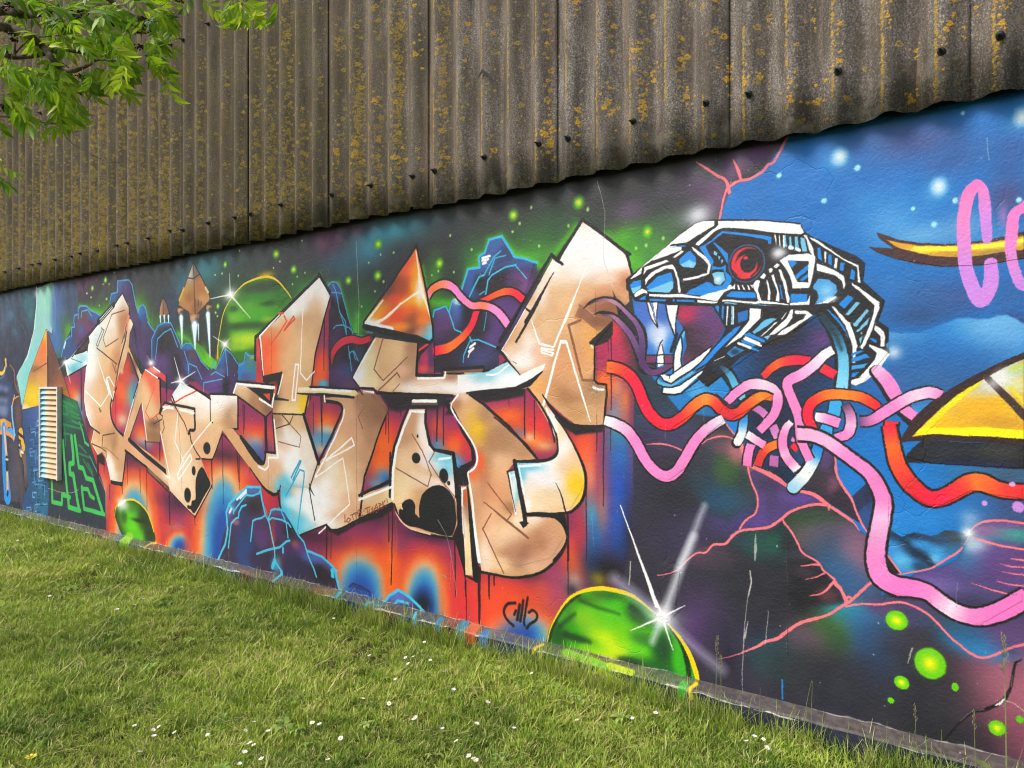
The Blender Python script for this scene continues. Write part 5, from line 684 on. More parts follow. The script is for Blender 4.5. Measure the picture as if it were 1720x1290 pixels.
# dark ground of the night land on the right
F(P0, '1066 640 1075 600 1100 640 1140 690 1200 700 1215 705 1235 732 1250 762 1270 782 1300 800 1325 817 1355 826 1372 832 1390 847 1410 860 1430 872 1440 890 1460 900 1480 1000 1540 962 1580 953 1608 940 1622 915 1625 895 1650 878 1690 873 1900 880 1900 1330 950 1330 1000 1100 1040 1000 1062 900', '#322f3c', soft=3,
  blobs=[(1085, 680, 20, 40, '#22404e', .9), (1120, 700, 30, 20, '#263a4c', .9), (1100, 720, 40, 20, '#33486a', .7), (1130, 735, 40, 14, '#3c3a5c', .9), (1090, 760, 20, 30, '#3a2c4a', .8), (1070, 800, 20, 60, '#2c2c40', .9), (1225, 790, 26, 30, '#3a5a34', .9), (1210, 750, 30, 16, '#b87a80', .6), (1250, 770, 14, 18, '#f08a90', .7), (1190, 830, 40, 30, '#26404e', .9), (1220, 850, 26, 20, '#255a7a', .8), (1140, 850, 40, 40, '#24242c', .9), (1230, 880, 40, 20, '#4a3a78', .8), (1150, 900, 40, 30, '#3a3450', .8), (1210, 940, 30, 14, '#7a5568', .85), (1190, 935, 20, 12, '#5a4458', .8), (1290, 920, 26, 24, '#1f5a48', .9), (1260, 915, 24, 14, '#24504e', .8), (1300, 990, 70, 40, '#24242c', .9), (1250, 1000, 60, 60, '#292a33', .9), (1180, 1040, 30, 40, '#4a3560', .7), (1170, 1060, 14, 24, '#5c3a74', .8), (1240, 1080, 50, 30, '#2e2a3e', .9), (1370, 880, 40, 20, '#2f4a30', .9), (1360, 905, 26, 16, '#6a5a62', .7), (1420, 900, 40, 18, '#6a4f70', .7), (1400, 920, 30, 20, '#37506a', .7), (1440, 950, 24, 40, '#a8708a', .7), (1400, 960, 30, 24, '#35648e', .85), (1430, 985, 40, 20, '#2f5a86', .8), (1360, 1000, 30, 20, '#17171c', .9), (1385, 995, 14, 10, '#6a4a50', .8), (1350, 960, 20, 16, '#3a3440', .8),
         (1420, 1030, 26, 14, '#2c8fae', .95), (1440, 1035, 30, 16, '#2fa0a8', .9), (1460, 1045, 34, 20, '#2f6a9a', .9), (1450, 1070, 40, 24, '#2a5a86', .8), (1390, 1060, 26, 26, '#3f6a34', .85), (1400, 1080, 20, 20, '#30502c', .8), (1350, 1080, 24, 24, '#6f5866', .85), (1300, 1100, 30, 24, '#234a56', .8), (1320, 1120, 40, 20, '#2c4444', .8), (1480, 1100, 30, 40, '#2a4a70', .8), (1460, 1140, 40, 30, '#2a3a5a', .7), (1380, 1140, 60, 40, '#2c2c30', .9), (1420, 1180, 60, 40, '#2b2c38', .9), (1530, 1080, 40, 30, '#35333e', .8), (1530, 1040, 30, 10, '#4a4470', .8), (1550, 1020, 30, 8, '#5a4a80', .7), (1600, 1100, 40, 50, '#35303c', .9), (1640, 1140, 40, 60, '#4a3444', .9), (1690, 1110, 40, 40, '#7a4a6a', .9), (1660, 1180, 30, 40, '#5c3f50', .9), (1700, 1180, 60, 60, '#b46a7c', .9), (1680, 1230, 60, 40, '#8a4c60', .9), (1640, 1260, 40, 30, '#5a3848', .9), (1560, 1180, 60, 60, '#2c2c34', .9), (1560, 1240, 80, 40, '#26262c', .9),
         (1640, 1075, 40, 18, '#1f86bc', .95), (1660, 1090, 30, 10, '#2f80b8', .9), (1620, 1060, 30, 14, '#2a5a80', .8), (1690, 1050, 40, 20, '#5a4270', .9), (1700, 1080, 30, 14, '#5f4a78', .8), (1580, 1040, 30, 10, '#35506a', .7),
         (1480, 1020, 20, 10, '#5a3f6a', .8), (1540, 970, 40, 14, '#5a4590', .9), (1600, 960, 40, 20, '#64508e', .9), (1640, 980, 40, 20, '#4f4880', .9), (1580, 990, 40, 14, '#7a68a8', .7), (1640, 930, 30, 20, '#2f86b4', .9), (1660, 910, 30, 14, '#3a6aa0', .8), (1640, 915, 16, 12, '#bfe0ea', .7), (1690, 900, 30, 10, '#2f9a96', .95), (1700, 895, 30, 8, '#38a890', .8), (1650, 890, 26, 8, '#a0649a', .8), (1690, 880, 30, 6, '#7a5a9c', .8), (1690, 940, 40, 24, '#6a4a88', .9), (1700, 970, 40, 30, '#5a4078', .9), (1660, 1010, 40, 20, '#4a4470', .9), (1640, 1020, 40, 14, '#3a3250', .8)])
F(tZ, '1030 370 1080 345 1200 400 1300 470 1440 510 1560 590 1470 585 1380 605 1300 640 1240 690 1170 735 1080 750 980 762 1010 690 1070 650 1090 590 1050 450', '#4d3c70', [(1150, 450, 60, 40, '#3d3550', .8), (1350, 540, 70, 24, '#5d4490', .9), (1150, 600, 60, 60, '#54407c', .9), (1100, 700, 60, 30, '#5a448a', .8), (1180, 560, 30, 80, '#40365c', .7)], soft=3)
F(tZ, '990 765 1080 752 1170 737 1250 690 1310 760 1390 910 1330 900 1200 960 1080 965 1000 930 960 860', '#22343a', [(1080, 850, 60, 60, '#1f4c46', .9), (1200, 850, 60, 50, '#1f5244', .9), (1300, 860, 40, 50, '#26252c', .9), (1000, 840, 40, 30, '#24414c', .8)], soft=20)
F(tZ, '1300 960 1450 950 1600 1100 1680 1240 1500 1260 1350 1240 1300 1100', '#201f26', [(1560, 1200, 50, 40, '#5c3a42', .8), (1400, 1040, 60, 30, '#3c3440', .8)], soft=30)
F(tZ, '700 190 760 150 900 135 950 165 1010 280 1030 420 1000 600 900 700 760 640 640 480 640 330', '#2c3540', [(880, 350, 70, 90, '#35572f', .9), (880, 200, 80, 40, '#7a5060', .7), (960, 230, 50, 60, '#c07078', .75), (720, 440, 60, 60, '#243a48', .9), (860, 560, 100, 70, '#1f4a66', .85), (700, 300, 50, 60, '#33343e', .8)], soft=40)
# blue gaps seen above the land
F(tR, '640 850 900 625 960 650 1060 760 1000 930 920 990 800 900 740 920', '#1f86c8', [(760, 850, 60, 60, '#58a8e0', .8), (880, 700, 60, 60, '#2f78b8', .8), (980, 860, 50, 50, '#1f7ac0', .8)], soft=2)
F(tU, '190 350 320 340 310 480 300 500 240 420', '#1480cc'); F(tR, '990 1080 1120 1080 1120 1220 1060 1190', '#1480cc')
# night hill between the two pink ridges and the peak beyond
F(tU, '780 960 1000 600 1150 610 1190 680 1200 840 1260 950 1340 1050 1380 1170 1440 1290 1300 1200 1130 1090 1000 1010 850 970', '#2f2838', [(1080, 720, 60, 80, '#54406a', .9), (1000, 860, 70, 60, '#332c36', .9), (1160, 930, 50, 60, '#7a4a64', .9), (1240, 1050, 60, 60, '#2c2632', .9), (1060, 900, 60, 60, '#3a2f3c', .8), (1120, 640, 40, 40, '#5a4078', .8)])
F(tU, '1345 1030 1400 980 1480 910 1510 1000 1550 1130 1540 1290 1440 1290 1400 1200', '#1f2a4c', [(1500, 1200, 50, 100, '#2f4f84', .95), (1420, 1050, 50, 60, '#26304e', .9), (1480, 1000, 20, 80, '#232844', .8)])
F(tY, '210 550 300 470 330 560 380 640 360 740 330 750 260 640', '#2a4a80')
# dunes
F(tY, '500 680 620 760 660 740 720 720 800 730 880 750 940 740 1000 705 1080 700 1180 720 1210 770 1180 850 1100 920 900 1030 800 1060 600 1080 480 910 490 800', '#2a78b8',
  [(560, 740, 50, 40, '#17324e', .95), (640, 820, 50, 60, '#172c44', .95), (720, 740, 60, 24, '#1d2c44', .95), (840, 770, 90, 24, '#22364e', .95), (1020, 730, 80, 30, '#2a3440', .95), (1100, 780, 70, 60, '#3c4c58', .95), (960, 810, 80, 40, '#24405c', .8), (740, 900, 60, 40, '#152438', .95), (840, 950, 50, 40, '#17283c', .95), (880, 1000, 30, 30, '#16263a', .95), (560, 900, 60, 70, '#3a8cc8', .9), (620, 980, 60, 50, '#5ab0dc', .9), (680, 1040, 60, 30, '#3f8cb8', .8), (780, 1030, 50, 30, '#1f3c56', .9), (800, 830, 60, 30, '#2f86c4', .9), (950, 900, 80, 40, '#3f9ad4', .95), (920, 960, 40, 30, '#62b4e0', .9), (1060, 880, 60, 40, '#2f6a94', .7)])
F(tY, '470 910 600 1080 530 1105 480 1060', '#1f1c20')
L(tY, '660 800 720 880 800 930 870 960 900 1020', [2, 8, 14, 12, 6], '#142338', 4, soft=8, a=.8)
# pink ridge lines
SAL = 'sal'
for T, q, w in [(tZ, '860 20 900 70 940 120 975 180 1005 255 1030 310 1080 345 1200 400 1300 470 1370 495 1440 510 1500 540 1570 595 1640 640 1720 695', [7, 9, 12, 22, 26, 22, 22, 30, 18, 18, 22, 24, 20, 18, 18]), (tZ, '715 185 760 150 830 130 900 135 950 160', [5, 8, 11, 9, 10]), (tZ, '340 185 400 180 450 178 520 195 600 232', [3, 8, 10, 8, 9]),
                (tZ, '1020 300 1030 370 1050 450 1085 520 1090 590 1070 650 1010 690 970 750', 11), (tZ, '1560 590 1470 585 1380 605 1300 640 1240 690 1170 735 1080 750 990 760 930 790 870 850 790 855 740 905 680 910 620 960 560 1020 490 1050 415 1060', [20, 16, 15, 16, 16, 16, 15, 14, 16, 14, 12, 11, 10, 9, 8, 6, 4]), (tZ, '1255 680 1270 710 1310 760 1350 830 1390 910 1450 945 1500 980 1530 1030 1570 1060 1600 1090', [8, 12, 13, 12, 12, 12, 12, 12, 11, 12]), (tZ, '1600 1105 1640 1140 1660 1190 1680 1245', [14, 16, 14, 12]), (tZ, '1380 997 1440 990 1500 990', [4, 10, 14]), (tZ, '1410 1090 1480 1075 1535 1050', [3, 8, 11]), (tZ, '1450 1198 1520 1185 1570 1140 1600 1105', [5, 9, 11, 14]),
                (tU, '1150 610 1185 660 1195 760 1210 860 1260 950 1330 1040 1370 1140 1420 1250 1450 1310', [8, 14, 14, 15, 16, 16, 15, 15, 14]), (tU, '1130 1130 1140 1155', 10), (tY, '15 110 20 180 80 290 160 400 205 530 260 640 335 760', [15, 15, 15, 16, 16, 14, 14]), (tY, '0 500 110 570 180 630 230 700', [18, 18, 14, 8]),
                (tY, '480 910 600 1080', 14), (tY, '530 1105 660 1085 800 1060 900 1030 1000 970 1100 910 1165 850', [8, 12, 14, 15, 17, 17, 10]), (tY, '1180 830 1210 770', [4, 10]), (tY, '1240 690 1280 655 1350 625 1500 610 1720 635', [10, 14, 18, 18, 18]), (tY, '1260 770 1330 790 1440 825 1560 850 1760 875', [12, 20, 20, 18, 18]),
                (tY, '1600 955 1720 970', [6, 18]), (tY, '1500 1000 1600 1025 1720 1030', [3, 12, 10]), (tY, '1520 1070 1620 1090 1720 1100', [3, 10, 10]), (tY, '1470 1155 1580 1185 1720 1200', [3, 10, 12]), (tY, '1235 1165 1400 1225 1620 1285', [3, 10, 14]), (tY, '0 1130 30 1180 70 1230 100 1290', 16), (tY, '345 1165 270 1220 200 1290', 18),
                (ta, '425 552 500 535 600 505 680 475 740 435 820 415 880 375 960 320 1040 290 1160 255 1260 190 1330 145 1450 35', [3, 4, 8, 14, 18, 20, 20, 18, 20, 14, 16, 18, 16]), (ta, '1290 170 1275 130 1240 80 1195 40', [20, 16, 14, 14]), (ta, '1280 150 1300 130 1325 150', 14), (ta, '1195 40 1150 95 1110 115 1040 128', [14, 10, 8, 5]), (tb, '520 195 620 180 740 185 860 172 940 185 1040 230 1130 300 1220 400 1320 480 1380 520 1440 540 1520 525 1620 480 1720 450', [10, 11, 12, 13, 12, 13, 13, 13, 14, 16, 14, 14, 14, 16]),
                (tS, '40 150 60 60 75 -20 110 -130', 18), (Tile(860, 0, 4), '1240 1090 1290 1120 1380 1180 1420 1195 1450 1240 1460 1290', [6, 14, 16, 16, 20, 22]), (Tile(860, 0, 4), '1485 1070 1510 1120 1530 1170 1540 1210', [6, 16, 18, 14]), (Tile(860, 0, 4), '1460 1250 1520 1215 1600 1200 1680 1150 1720 1100 1760 1080 1850 920', [20, 18, 18, 18, 18, 16, 16])]:
    L(T, q, w, SAL, 4)
B(tZ, 990, 220, 20, 50, '#f48a90', .6); star(tY, 1210, 720, 60, [], .9); B(tY, 1230, 600, 90, 80, '#bcd4ec', .5); B(tY, 1270, 830, 90, 60, '#cfe4ee', .5)
# ---------- hoses on the right, behind the serpent ----------
F(tM, '1330 -60 1400 60 1480 150 1600 170 1700 100 1720 680 1600 660 1540 500 1500 380 1400 240', '#241f2a', [(1400, 330, 40, 60, '#7a2a4a', .7), (1480, 300, 60, 60, '#2c2630', .9), (1650, 640, 90, 40, '#2a2c3a', .9)], soft=5)
F(tQ, '115 690 140 660 310 530 600 280 740 180 820 160 900 150 1300 150 1680 180 1720 260 1800 310 2000 400 2190 480 2260 540 2240 700 2400 840 2440 880 2380 1060 2470 1130 2470 1240 2440 1280 2480 1340 2300 1560 2240 1620 2130 1620 2120 1500 2080 1300 2000 1100 1880 1000 1720 1010 1560 1190 1380 1260 1130 1390 970 1560 850 1660 740 1560 900 1380 1010 1130 890 930 480 920 200 890 120 780', '#1b1b1e')
F(tS, '940 990 1100 960 1240 1290 1270 1400 1180 1400 1130 1290 1050 1120', '#1b1b1e'); F(tS, '380 1000 700 940 880 990 780 1130 660 1240 520 1290 400 1290', '#1b1b1e', [(560, 1200, 120, 60, '#24202a', .8)], soft=6)
# mouth: blue mist, red throat
F(tQ, '190 885 480 910 520 1010 560 1130 570 1200 540 1290 520 1400 290 1400 280 1200 220 1050', '#3f6fc4', [(420, 1200, 70, 90, '#e8eef6', .9), (300, 1000, 60, 80, '#4a6fc0', .8), (520, 1290, 40, 80, '#2f86d4', .9), (300, 1330, 50, 60, '#2f7ccc', .9), (440, 1000, 40, 60, '#3f66b8', .8), (370, 1150, 50, 60, '#b8cbe6', .6)])
F(tQ, '580 925 880 925 1000 1120 940 1240 860 1330 700 1450 640 1480 620 1400 660 1290 640 1160 580 1060 560 1000', '#563a5c', [(660, 990, 70, 60, '#b82a4c', .95), (740, 960, 60, 40, '#a03060', .8), (850, 1000, 80, 60, '#6a3f78', .9), (900, 1100, 60, 80, '#5f3a70', .9), (660, 1180, 60, 50, '#3c2430', .9), (700, 1270, 60, 60, '#35242f', .9), (780, 1200, 60, 60, '#4a2f4c', .8), (760, 1350, 70, 50, '#3a2838', .8), (650, 1380, 40, 40, '#52324a', .8)])
# forked tongue
tg = ['#2a2230', '#9a6f92', '#8a5f86', '#5a3a6a', '#4a2f5c', '#5a3468', '#6a3a62']
L(tM, '1065 100 1120 50 1200 15 1290 10 1370 40 1440 110 1540 210 1590 300 1600 420 1590 560 1620 640 1720 660', [4, 20, 30, 38, 44, 48, 60, 76, 84, 84, 80, 66], 'k', 4)
L(tM, '1160 150 1230 130 1310 150 1390 210 1480 310 1530 420 1570 540 1600 620', [6, 24, 40, 58, 66, 70, 70, 60], 'k', 4)
L(tM, '1240 148 1330 170 1400 230 1480 320 1540 440 1570 520', [8, 26, 40, 46, 46, 40], None, 4, cols=['#4a3a48', '#a87a98', '#7a5484', '#6a4a7c', '#4f3a64'])
L(tM, '1110 70 1200 25 1290 20 1360 50 1430 110 1530 210 1580 310 1595 430 1590 560 1625 625 1720 645', [4, 16, 22, 26, 30, 36, 48, 54, 56, 54, 46], None, 4, cols=['#2a2230', '#8a5a74', '#b5889f', '#a5789c', '#7c5688', '#634578', '#503a66', '#523264', '#5c366a'])
L(tR, '290 640 340 660 420 660 520 610', [60, 66, 60, 40], 'k', 4); L(tR, '262 560 300 640 350 670 420 650 520 605', [46, 50, 46, 40, 26], None, 4, cols=['#523264', '#5c3a70', '#6a3f74', '#6f3f62'])
F(tR, '300 520 380 510 390 580 300 580', '#74365c'); F(tR, '450 520 540 520 540 580 455 590', '#7c3a5a')
# lower jaw and teeth
F(tR, '400 480 430 380 450 470 455 600 400 620', 'w'); L(tR, '385 620 390 540 420 420 445 380', 9, 'k', 3); L(tR, '440 420 455 500 460 600', 8, 'k', 3)
F(tQ, '305 895 325 895 400 1110 345 1040', 'w'); F(tQ, '350 895 395 895 385 1000 400 1110', 'w'); L(tQ, '300 895 330 1010 400 1120', 8, 'k', 3); L(tQ, '325 895 375 1020', 6, 'k'); L(tQ, '352 900 362 1010 395 1100', 5, 'k'); L(tQ, '398 900 390 1010 402 1110', 8, 'k', 3); L(tQ, '345 900 375 1040', 3, '#d8dce4')
F(tQ, '475 920 580 920 560 1010 550 1100 555 1190 520 1100 490 1010', 'w'); L(tQ, '465 915 490 1020 520 1110 555 1200 560 1090 575 1000 590 920', 12, 'k', 3)
L(tQ, '570 1060 600 1100 640 1130 660 1180', 9, 'k', 3); F(tR, '560 190 610 240 630 290 610 360 570 340', '#2f6cb0'); F(tR, '615 290 645 300 640 340 620 380 600 350', '#5fb0d8')
F(tR, '600 360 615 440 605 540 615 620 545 665 545 590 560 480', 'w'); L(tR, '640 270 590 360 555 450 540 560 540 670', 14, 'k', 3); L(tR, '610 350 622 450 610 540 620 620', 10, 'k', 3); L(tR, '570 330 520 480', 26, 'k'); L(tR, '300 515 540 510', 10, 'k'); L(tR, '300 590 530 590', 8, 'k')
F(tR, '420 690 470 680 510 700 600 640 880 440 850 520 780 570 700 640 640 680 560 750 520 770 450 740', 'w'); F(tR, '400 720 420 750 510 775 580 750 700 660 730 670 640 730 560 780 500 800 430 790 385 760', '#66b6dc'); F(tR, '455 810 520 810 600 790 760 670 800 650 795 670 700 760 610 850 550 865 445 855', 'w')
L(tR, '415 690 450 740 520 770 620 700 720 640 850 520 890 430', 12, 'k', 0); L(tR, '470 685 505 695 600 630 880 430', 10, 'k'); L(tR, '420 690 385 740 395 775 450 800 520 805 600 785 700 710 800 640', 12, 'k', 0); L(tR, '440 800 435 860 480 870 560 870 610 860 720 770 870 640', 14, 'k', 0); L(tR, '500 685 503 720', 7, 'k')
F(tR, '720 640 780 580 880 470 980 370 1090 270 1160 240 1110 310 960 450 850 570 790 620', '#0f84dc'); L(tR, '715 640 790 570 960 380 1080 265 1165 235 1100 330 960 470 840 590 740 650', 12, 'k', 0, closed=0)
# the serpent's head: dark ground first -------------------------------------------------
W, BL, LB = '#f7f7f5', '#1287da', '#79c4e4'
for q in ['155 680 290 545 480 390 600 290 740 190 820 165 905 165 905 205 800 270 700 335 650 360 520 375 440 440 330 530 260 580 250 640 160 685', '940 165 1320 165 1600 185 1680 195 1715 270 1690 280 1450 270 1200 235 990 225 920 250 770 390 735 375 880 250 940 205',
          '345 520 500 390 610 390 610 425 500 470 370 515', '530 490 610 430 630 440 550 500', '270 650 300 610 420 560 500 530 470 515 400 540 280 580', '285 690 340 630 450 570 530 555 555 590 590 690 610 790 600 815 585 800 575 700 540 600 480 590 380 640 310 700 290 740', '190 830 210 800 260 770 300 790 305 815 270 810 200 850',
          '320 820 620 820 770 840 840 810 950 780 1050 730 1070 770 1000 800 940 880 740 855 320 840', '755 870 940 885 935 900 750 895', '705 395 720 400 850 500 875 560 860 640 750 680 630 705 625 685 750 655 840 630 850 560 820 520 720 430',
          '980 870 1280 885 1330 880 1570 910 1580 920 1280 905 980 885', '1250 740 1290 690 1320 700 1310 750 1300 790 1330 880 1300 880 1280 800', '1320 670 1355 625 1375 650 1355 685', '1395 595 1415 580 1435 600 1410 630', '1435 570 1470 545 1490 560 1460 590', '1375 690 1390 700 1415 800 1410 880 1385 880 1395 800', '1420 650 1440 640 1470 740 1490 820 1490 890 1460 885 1470 800', '1480 600 1500 600 1540 700 1580 860 1580 900 1560 900 1530 760',
          '1110 730 1125 735 1140 780 1120 780', '1150 735 1165 740 1185 780 1170 780', '1200 735 1215 740 1230 780 1215 780', '1230 735 1250 740 1255 770', '1090 720 1060 760 1090 780', '1440 285 1455 285 1465 330 1460 380 1450 320', '1485 290 1495 290 1500 385 1490 385',
          '1225 945 1325 955 1320 1040 1240 1120 1160 1200 1000 1300 1150 1150 1225 1060']: F(tQ, q, W)
for q, c in [('150 740 190 700 250 695 250 760 180 820', BL), ('160 770 250 745 245 770 185 820', LB), ('220 870 290 830 290 870', BL), ('295 760 400 660 520 625 540 700 540 760 500 805 330 795', BL), ('300 790 420 740 520 700 540 715 535 770 500 805 330 800', LB), ('590 510 640 460 690 430 740 490 745 540 700 585 620 575 590 550', BL), ('600 560 680 515 745 540 720 585 620 580', LB), ('480 410 640 380 650 395 560 400', BL), ('775 405 880 340 970 255 1100 265 1400 300 1420 310 1415 370 1390 370 1385 335 1200 300 980 275 900 345 830 390 860 460 900 520 890 570 960 580 1010 560 1010 620 1060 660 1060 700 1020 770 920 800 860 810 800 830 650 820 690 780 840 710 880 720 910 750 980 740 1010 690 990 600 890 600 880 640 880 560 820 470', BL), ('890 350 930 370 1030 460 1030 560 990 480', BL), ('885 640 930 620 990 625 1005 690 960 740 915 730 905 680', LB), ('325 860 470 865 470 882 325 882', BL), ('530 865 550 865 550 890 530 885', BL), ('570 870 720 875 735 890 570 888', BL), ('1010 840 1060 795 1270 800 1280 850 1100 855', BL), ('905 435 935 455 925 480 900 465', LB), ('945 475 965 490 945 515', LB), ('970 510 990 520 970 550', LB),
             ('910 920 950 925 945 990', BL), ('975 925 995 925 985 1060 970 1030', BL), ('1115 990 1210 960 1210 1050 1120 1080', '#1f6cb8'), ('1185 905 1470 930 1330 925', '#5fb0dc'), ('1000 890 1110 905 1110 915 1000 905', LB), ('1525 290 1550 290 1560 395 1530 395', LB), ('1580 300 1600 300 1605 405 1585 400', LB), ('1630 300 1655 305 1670 430 1630 415', LB), ('1680 310 1720 320 1740 440 1690 435', LB), ('1590 820 1740 825 1740 890 1590 895', BL), ('1490 740 1500 740 1525 870 1510 870', BL)]: F(tQ, q, c)
for q in ['1020 930 1035 930 1020 1100 1010 1100', '1060 930 1085 930 1080 1095 1055 1095']: F(tQ, q, '#e8f0f4'); 
L(tQ, '1066 935 1066 1090', 10, '#5fb4dc'); L(tQ, '1528 300 1532 400', 12, W); L(tQ, '1585 400 1605 405', 30, '#e4f2f6'); L(tQ, '1640 415 1665 425', 26, '#e4f2f6')
B(tQ, 940, 690, 30, 30, 'w', .9); B(tQ, 690, 560, 26, 20, '#a8d8ee', .6)
# eye
for r, c in [(172, 'k'), (163, '#3c7fc0'), (155, 'k'), (140, '#d9303f'), (122, 'k'), (112, '#d9303f'), (80, 'k')]:
    D(tQ, 1195, 545, r, r * (1.04), c, .04)
D(tQ, 1195, 560, 142, 146, 'k', .04); D(tQ, 1193, 548, 135, 136, '#d52f40', .04); D(tQ, 1215, 530, 118, 118, 'k', .05); D(tQ, 1190, 575, 100, 108, '#d52f40', .04); D(tQ, 1210, 545, 72, 82, 'k', .05); D(tQ, 1187, 497, 20, 16, '#d52f40', .1)
L(tQ, '1290 590 1310 560', 10, 'k'); L(tQ, '1060 600 1110 650', 12, 'k', a=.8); L(tQ, '1240 660 1300 600', 14, 'k')
B(tQ, 1480, 450, 60, 60, '#d8dce0', .8); B(tS, 580, 450, 60, 40, '#e4e6e8', .7)
# back of the head
for q in ['580 520 660 470 840 455 900 480 895 560 870 700 850 770 700 770 680 680 640 600', '850 440 830 330 800 290 830 290 880 400 895 500', '855 310 900 320 1160 500 1290 560 1310 720 1285 710 1280 580 1170 520 870 330', '915 540 990 565 1090 610 1160 660 1175 740 1160 780 1140 700 1080 650 990 625 915 610', '1230 720 1290 755 1480 890 1480 950 1400 1170 1330 1320 1310 1300 1430 1000 1440 920 1330 820 1240 750', '860 830 850 920 680 920 680 900 830 890', '890 915 940 905 1080 840 1100 850 1010 905', '1440 1130 1460 1105 1520 1160 1525 1290 1490 1290 1490 1190',
          '685 960 710 960 700 1040 640 1110 540 1180 480 1190 530 1140 650 1040', '720 970 830 970 880 1010 640 1180 560 1190 600 1150 800 1040 820 1000 725 1000', '640 990 650 985 610 1050 600 1045', '410 1200 540 1080 570 1070 420 1200', '1050 930 1080 940 1190 1060 1280 1290 1260 1440 1240 1440 1240 1290 1170 1100']: F(tS, q, W)
F(tS, '650 520 840 525 840 720 740 715', '#1b1b1e')
for q, c in [('650 520 720 520 735 540 690 590', BL), ('720 660 840 550 840 600 740 690', BL), ('760 700 840 630 840 670 790 710', BL), ('690 820 830 825 820 890 690 890', BL), ('890 740 930 680 1020 690 1090 740 1100 800 1060 850 940 905 900 915 930 860 920 800 880 770', '#4fa0dc'), ('1110 910 1200 830 1250 860 1160 950', BL), ('1170 1000 1270 890 1310 900 1200 1010', LB), ('1240 1090 1370 950 1390 970 1270 1110', LB), ('1265 1150 1390 1030 1370 1090 1280 1160', LB), ('920 400 950 400 965 520 925 500', BL), ('1020 460 1050 470 1050 560 1020 545', BL), ('1130 530 1165 540 1155 620 1120 600', BL), ('1210 680 1230 590 1260 620 1255 695', BL), ('345 1160 440 1060 500 1040 560 1045 420 1140 360 1180', '#66b8de'), ('1010 950 1090 1020 1160 1110 1220 1290 1200 1290 1130 1120 1040 1010', BL), ('1295 1220 1330 1190 1310 1270', LB), ('1400 1215 1450 1235 1455 1260 1405 1235', BL), ('440 1200 500 1190 470 1230', LB)]: F(tS, q, c)
for q in ['985 430 1005 440 995 540 985 530', '1080 490 1105 500 1095 590 1070 580']: F(tS, q, W)
B(tS, 1000, 790, 60, 50, '#8fcdec', .8); B(tS, 1040, 870, 60, 26, '#dff0f6', .8)
for y in (1175, 1215, 1260): L(tS, [280 - (y - 1175) * .3, y + 10, 440 - (y - 1175) * .6, y + 70], 18, [BL, W, BL][(y - 1175) // 40])
for q, c in [('1220 330 1210 320', BL), ]: pass
for q, c in [('310 110 440 170', BL), ('285 145 400 195', W), ('250 175 355 215', BL), ('215 195 320 235', W)]: L(tT, q, 20, c)
F(tT, '105 280 180 220 270 260 150 320', '#2487cc', [(180, 270, 30, 20, '#1c2a3c', .9)])
L(tT, '0 350 90 310', 6, '#cfe0ea')
# neck plates at the lower right
for q in ['1440 30 1510 80 1530 140 1520 220 1490 210 1490 130 1430 70', '1390 200 1510 250 1570 290 1480 420 1360 530 1270 570 1215 550 1220 525 1300 500 1440 340 1460 280 1390 225', '1160 0 1210 0 1290 230 1250 240 1200 100', '1410 0 1440 0 1350 220 1320 220 1380 100']: F(tT, q, W)
for q, c in [('1225 290 1300 260 1350 265 1230 310', BL), ('1225 330 1360 290 1400 320 1230 365', BL), ('1220 400 1380 370 1340 410 1220 435', '#3f9fe0'), ('1220 465 1300 445 1260 490 1220 500', BL), ('1190 100 1220 260 1215 320 1195 200', BL), ('1240 0 1270 20 1250 40', LB), ('1270 80 1370 0 1380 0 1290 85', LB), ('1390 140 1460 170 1450 190 1395 160', BL)]: F(tT, q, c)
# big blue collar ring of the serpent
L(tT, '960 -80 1060 60 1120 180 1150 320 1150 450 1140 600', [90, 120, 140, 130, 130, 130], 'k', 5)
L(tT, '960 -60 1070 90 1130 220 1155 330 1155 450 1140 590', [50, 70, 76, 80, 84, 90], None, 5, cols=['#16303e', '#1f4a60', '#3a88b0', '#6cc0e2', '#74c6e6', '#8ad2ec'])
L(tT, '1000 0 1090 130 1140 250', 24, '#1c3440', soft=10, a=.8); L(tT, '0 400 90 440 190 580', [60, 110, 100], '#1a2436', 4); L(tT, '60 400 130 470 185 570', [26, 50, 60], None, 3, cols=['#2a4048', '#4a98bc', '#5cb8e0'])
# ---------- tangle of hoses ----------
def hose(q, w, cols, ow=11, T=tT, s=6): tube(T, q, w, cols, ow, s)
L(tT, '265 820 260 900 240 1000 200 1090', [86] * 4, 'k', 4); L(tT, '265 820 260 900 245 1000 210 1080', [66] * 4, None, 4, cols=['#1487d8', '#3f9cdc', '#e8f0f4', '#f4f4f2'])
L(tU, '1030 600 960 760 810 960', [110, 120, 110], 'k', 4); L(tU, '1035 590 1000 690 930 820 810 950', [84, 88, 92, 96], None, 4, cols=['#0f84d8', '#3f9cdc', '#e4f0f6', '#f4f6f6', '#9fd0e6'])
for q, w in [('1000 960 990 1020', 96), ('1085 740 1070 820', 96)]: L(tT, q, w + 20, 'k'); L(tT, q, w, '#38a6e2')
L(tT, '230 700 265 665', 40, 'k'); L(tT, '235 690 265 665', 24, '#74c4e2')
PKS = ['pk', 'pk', 'pl', 'pk']
hose('350 760 420 800 470 850', 60, ['#c070b8', '#c878bc', '#e08ac8']); hose('520 930 560 1020 580 1060', 70, ['#c878bc', '#e090cc', 'pk'])
hose('690 1050 720 1065', 34, ['pk', 'pk'], 8); hose('690 1100 740 1150', 50, ['rr', '#e03a3a'], 8)
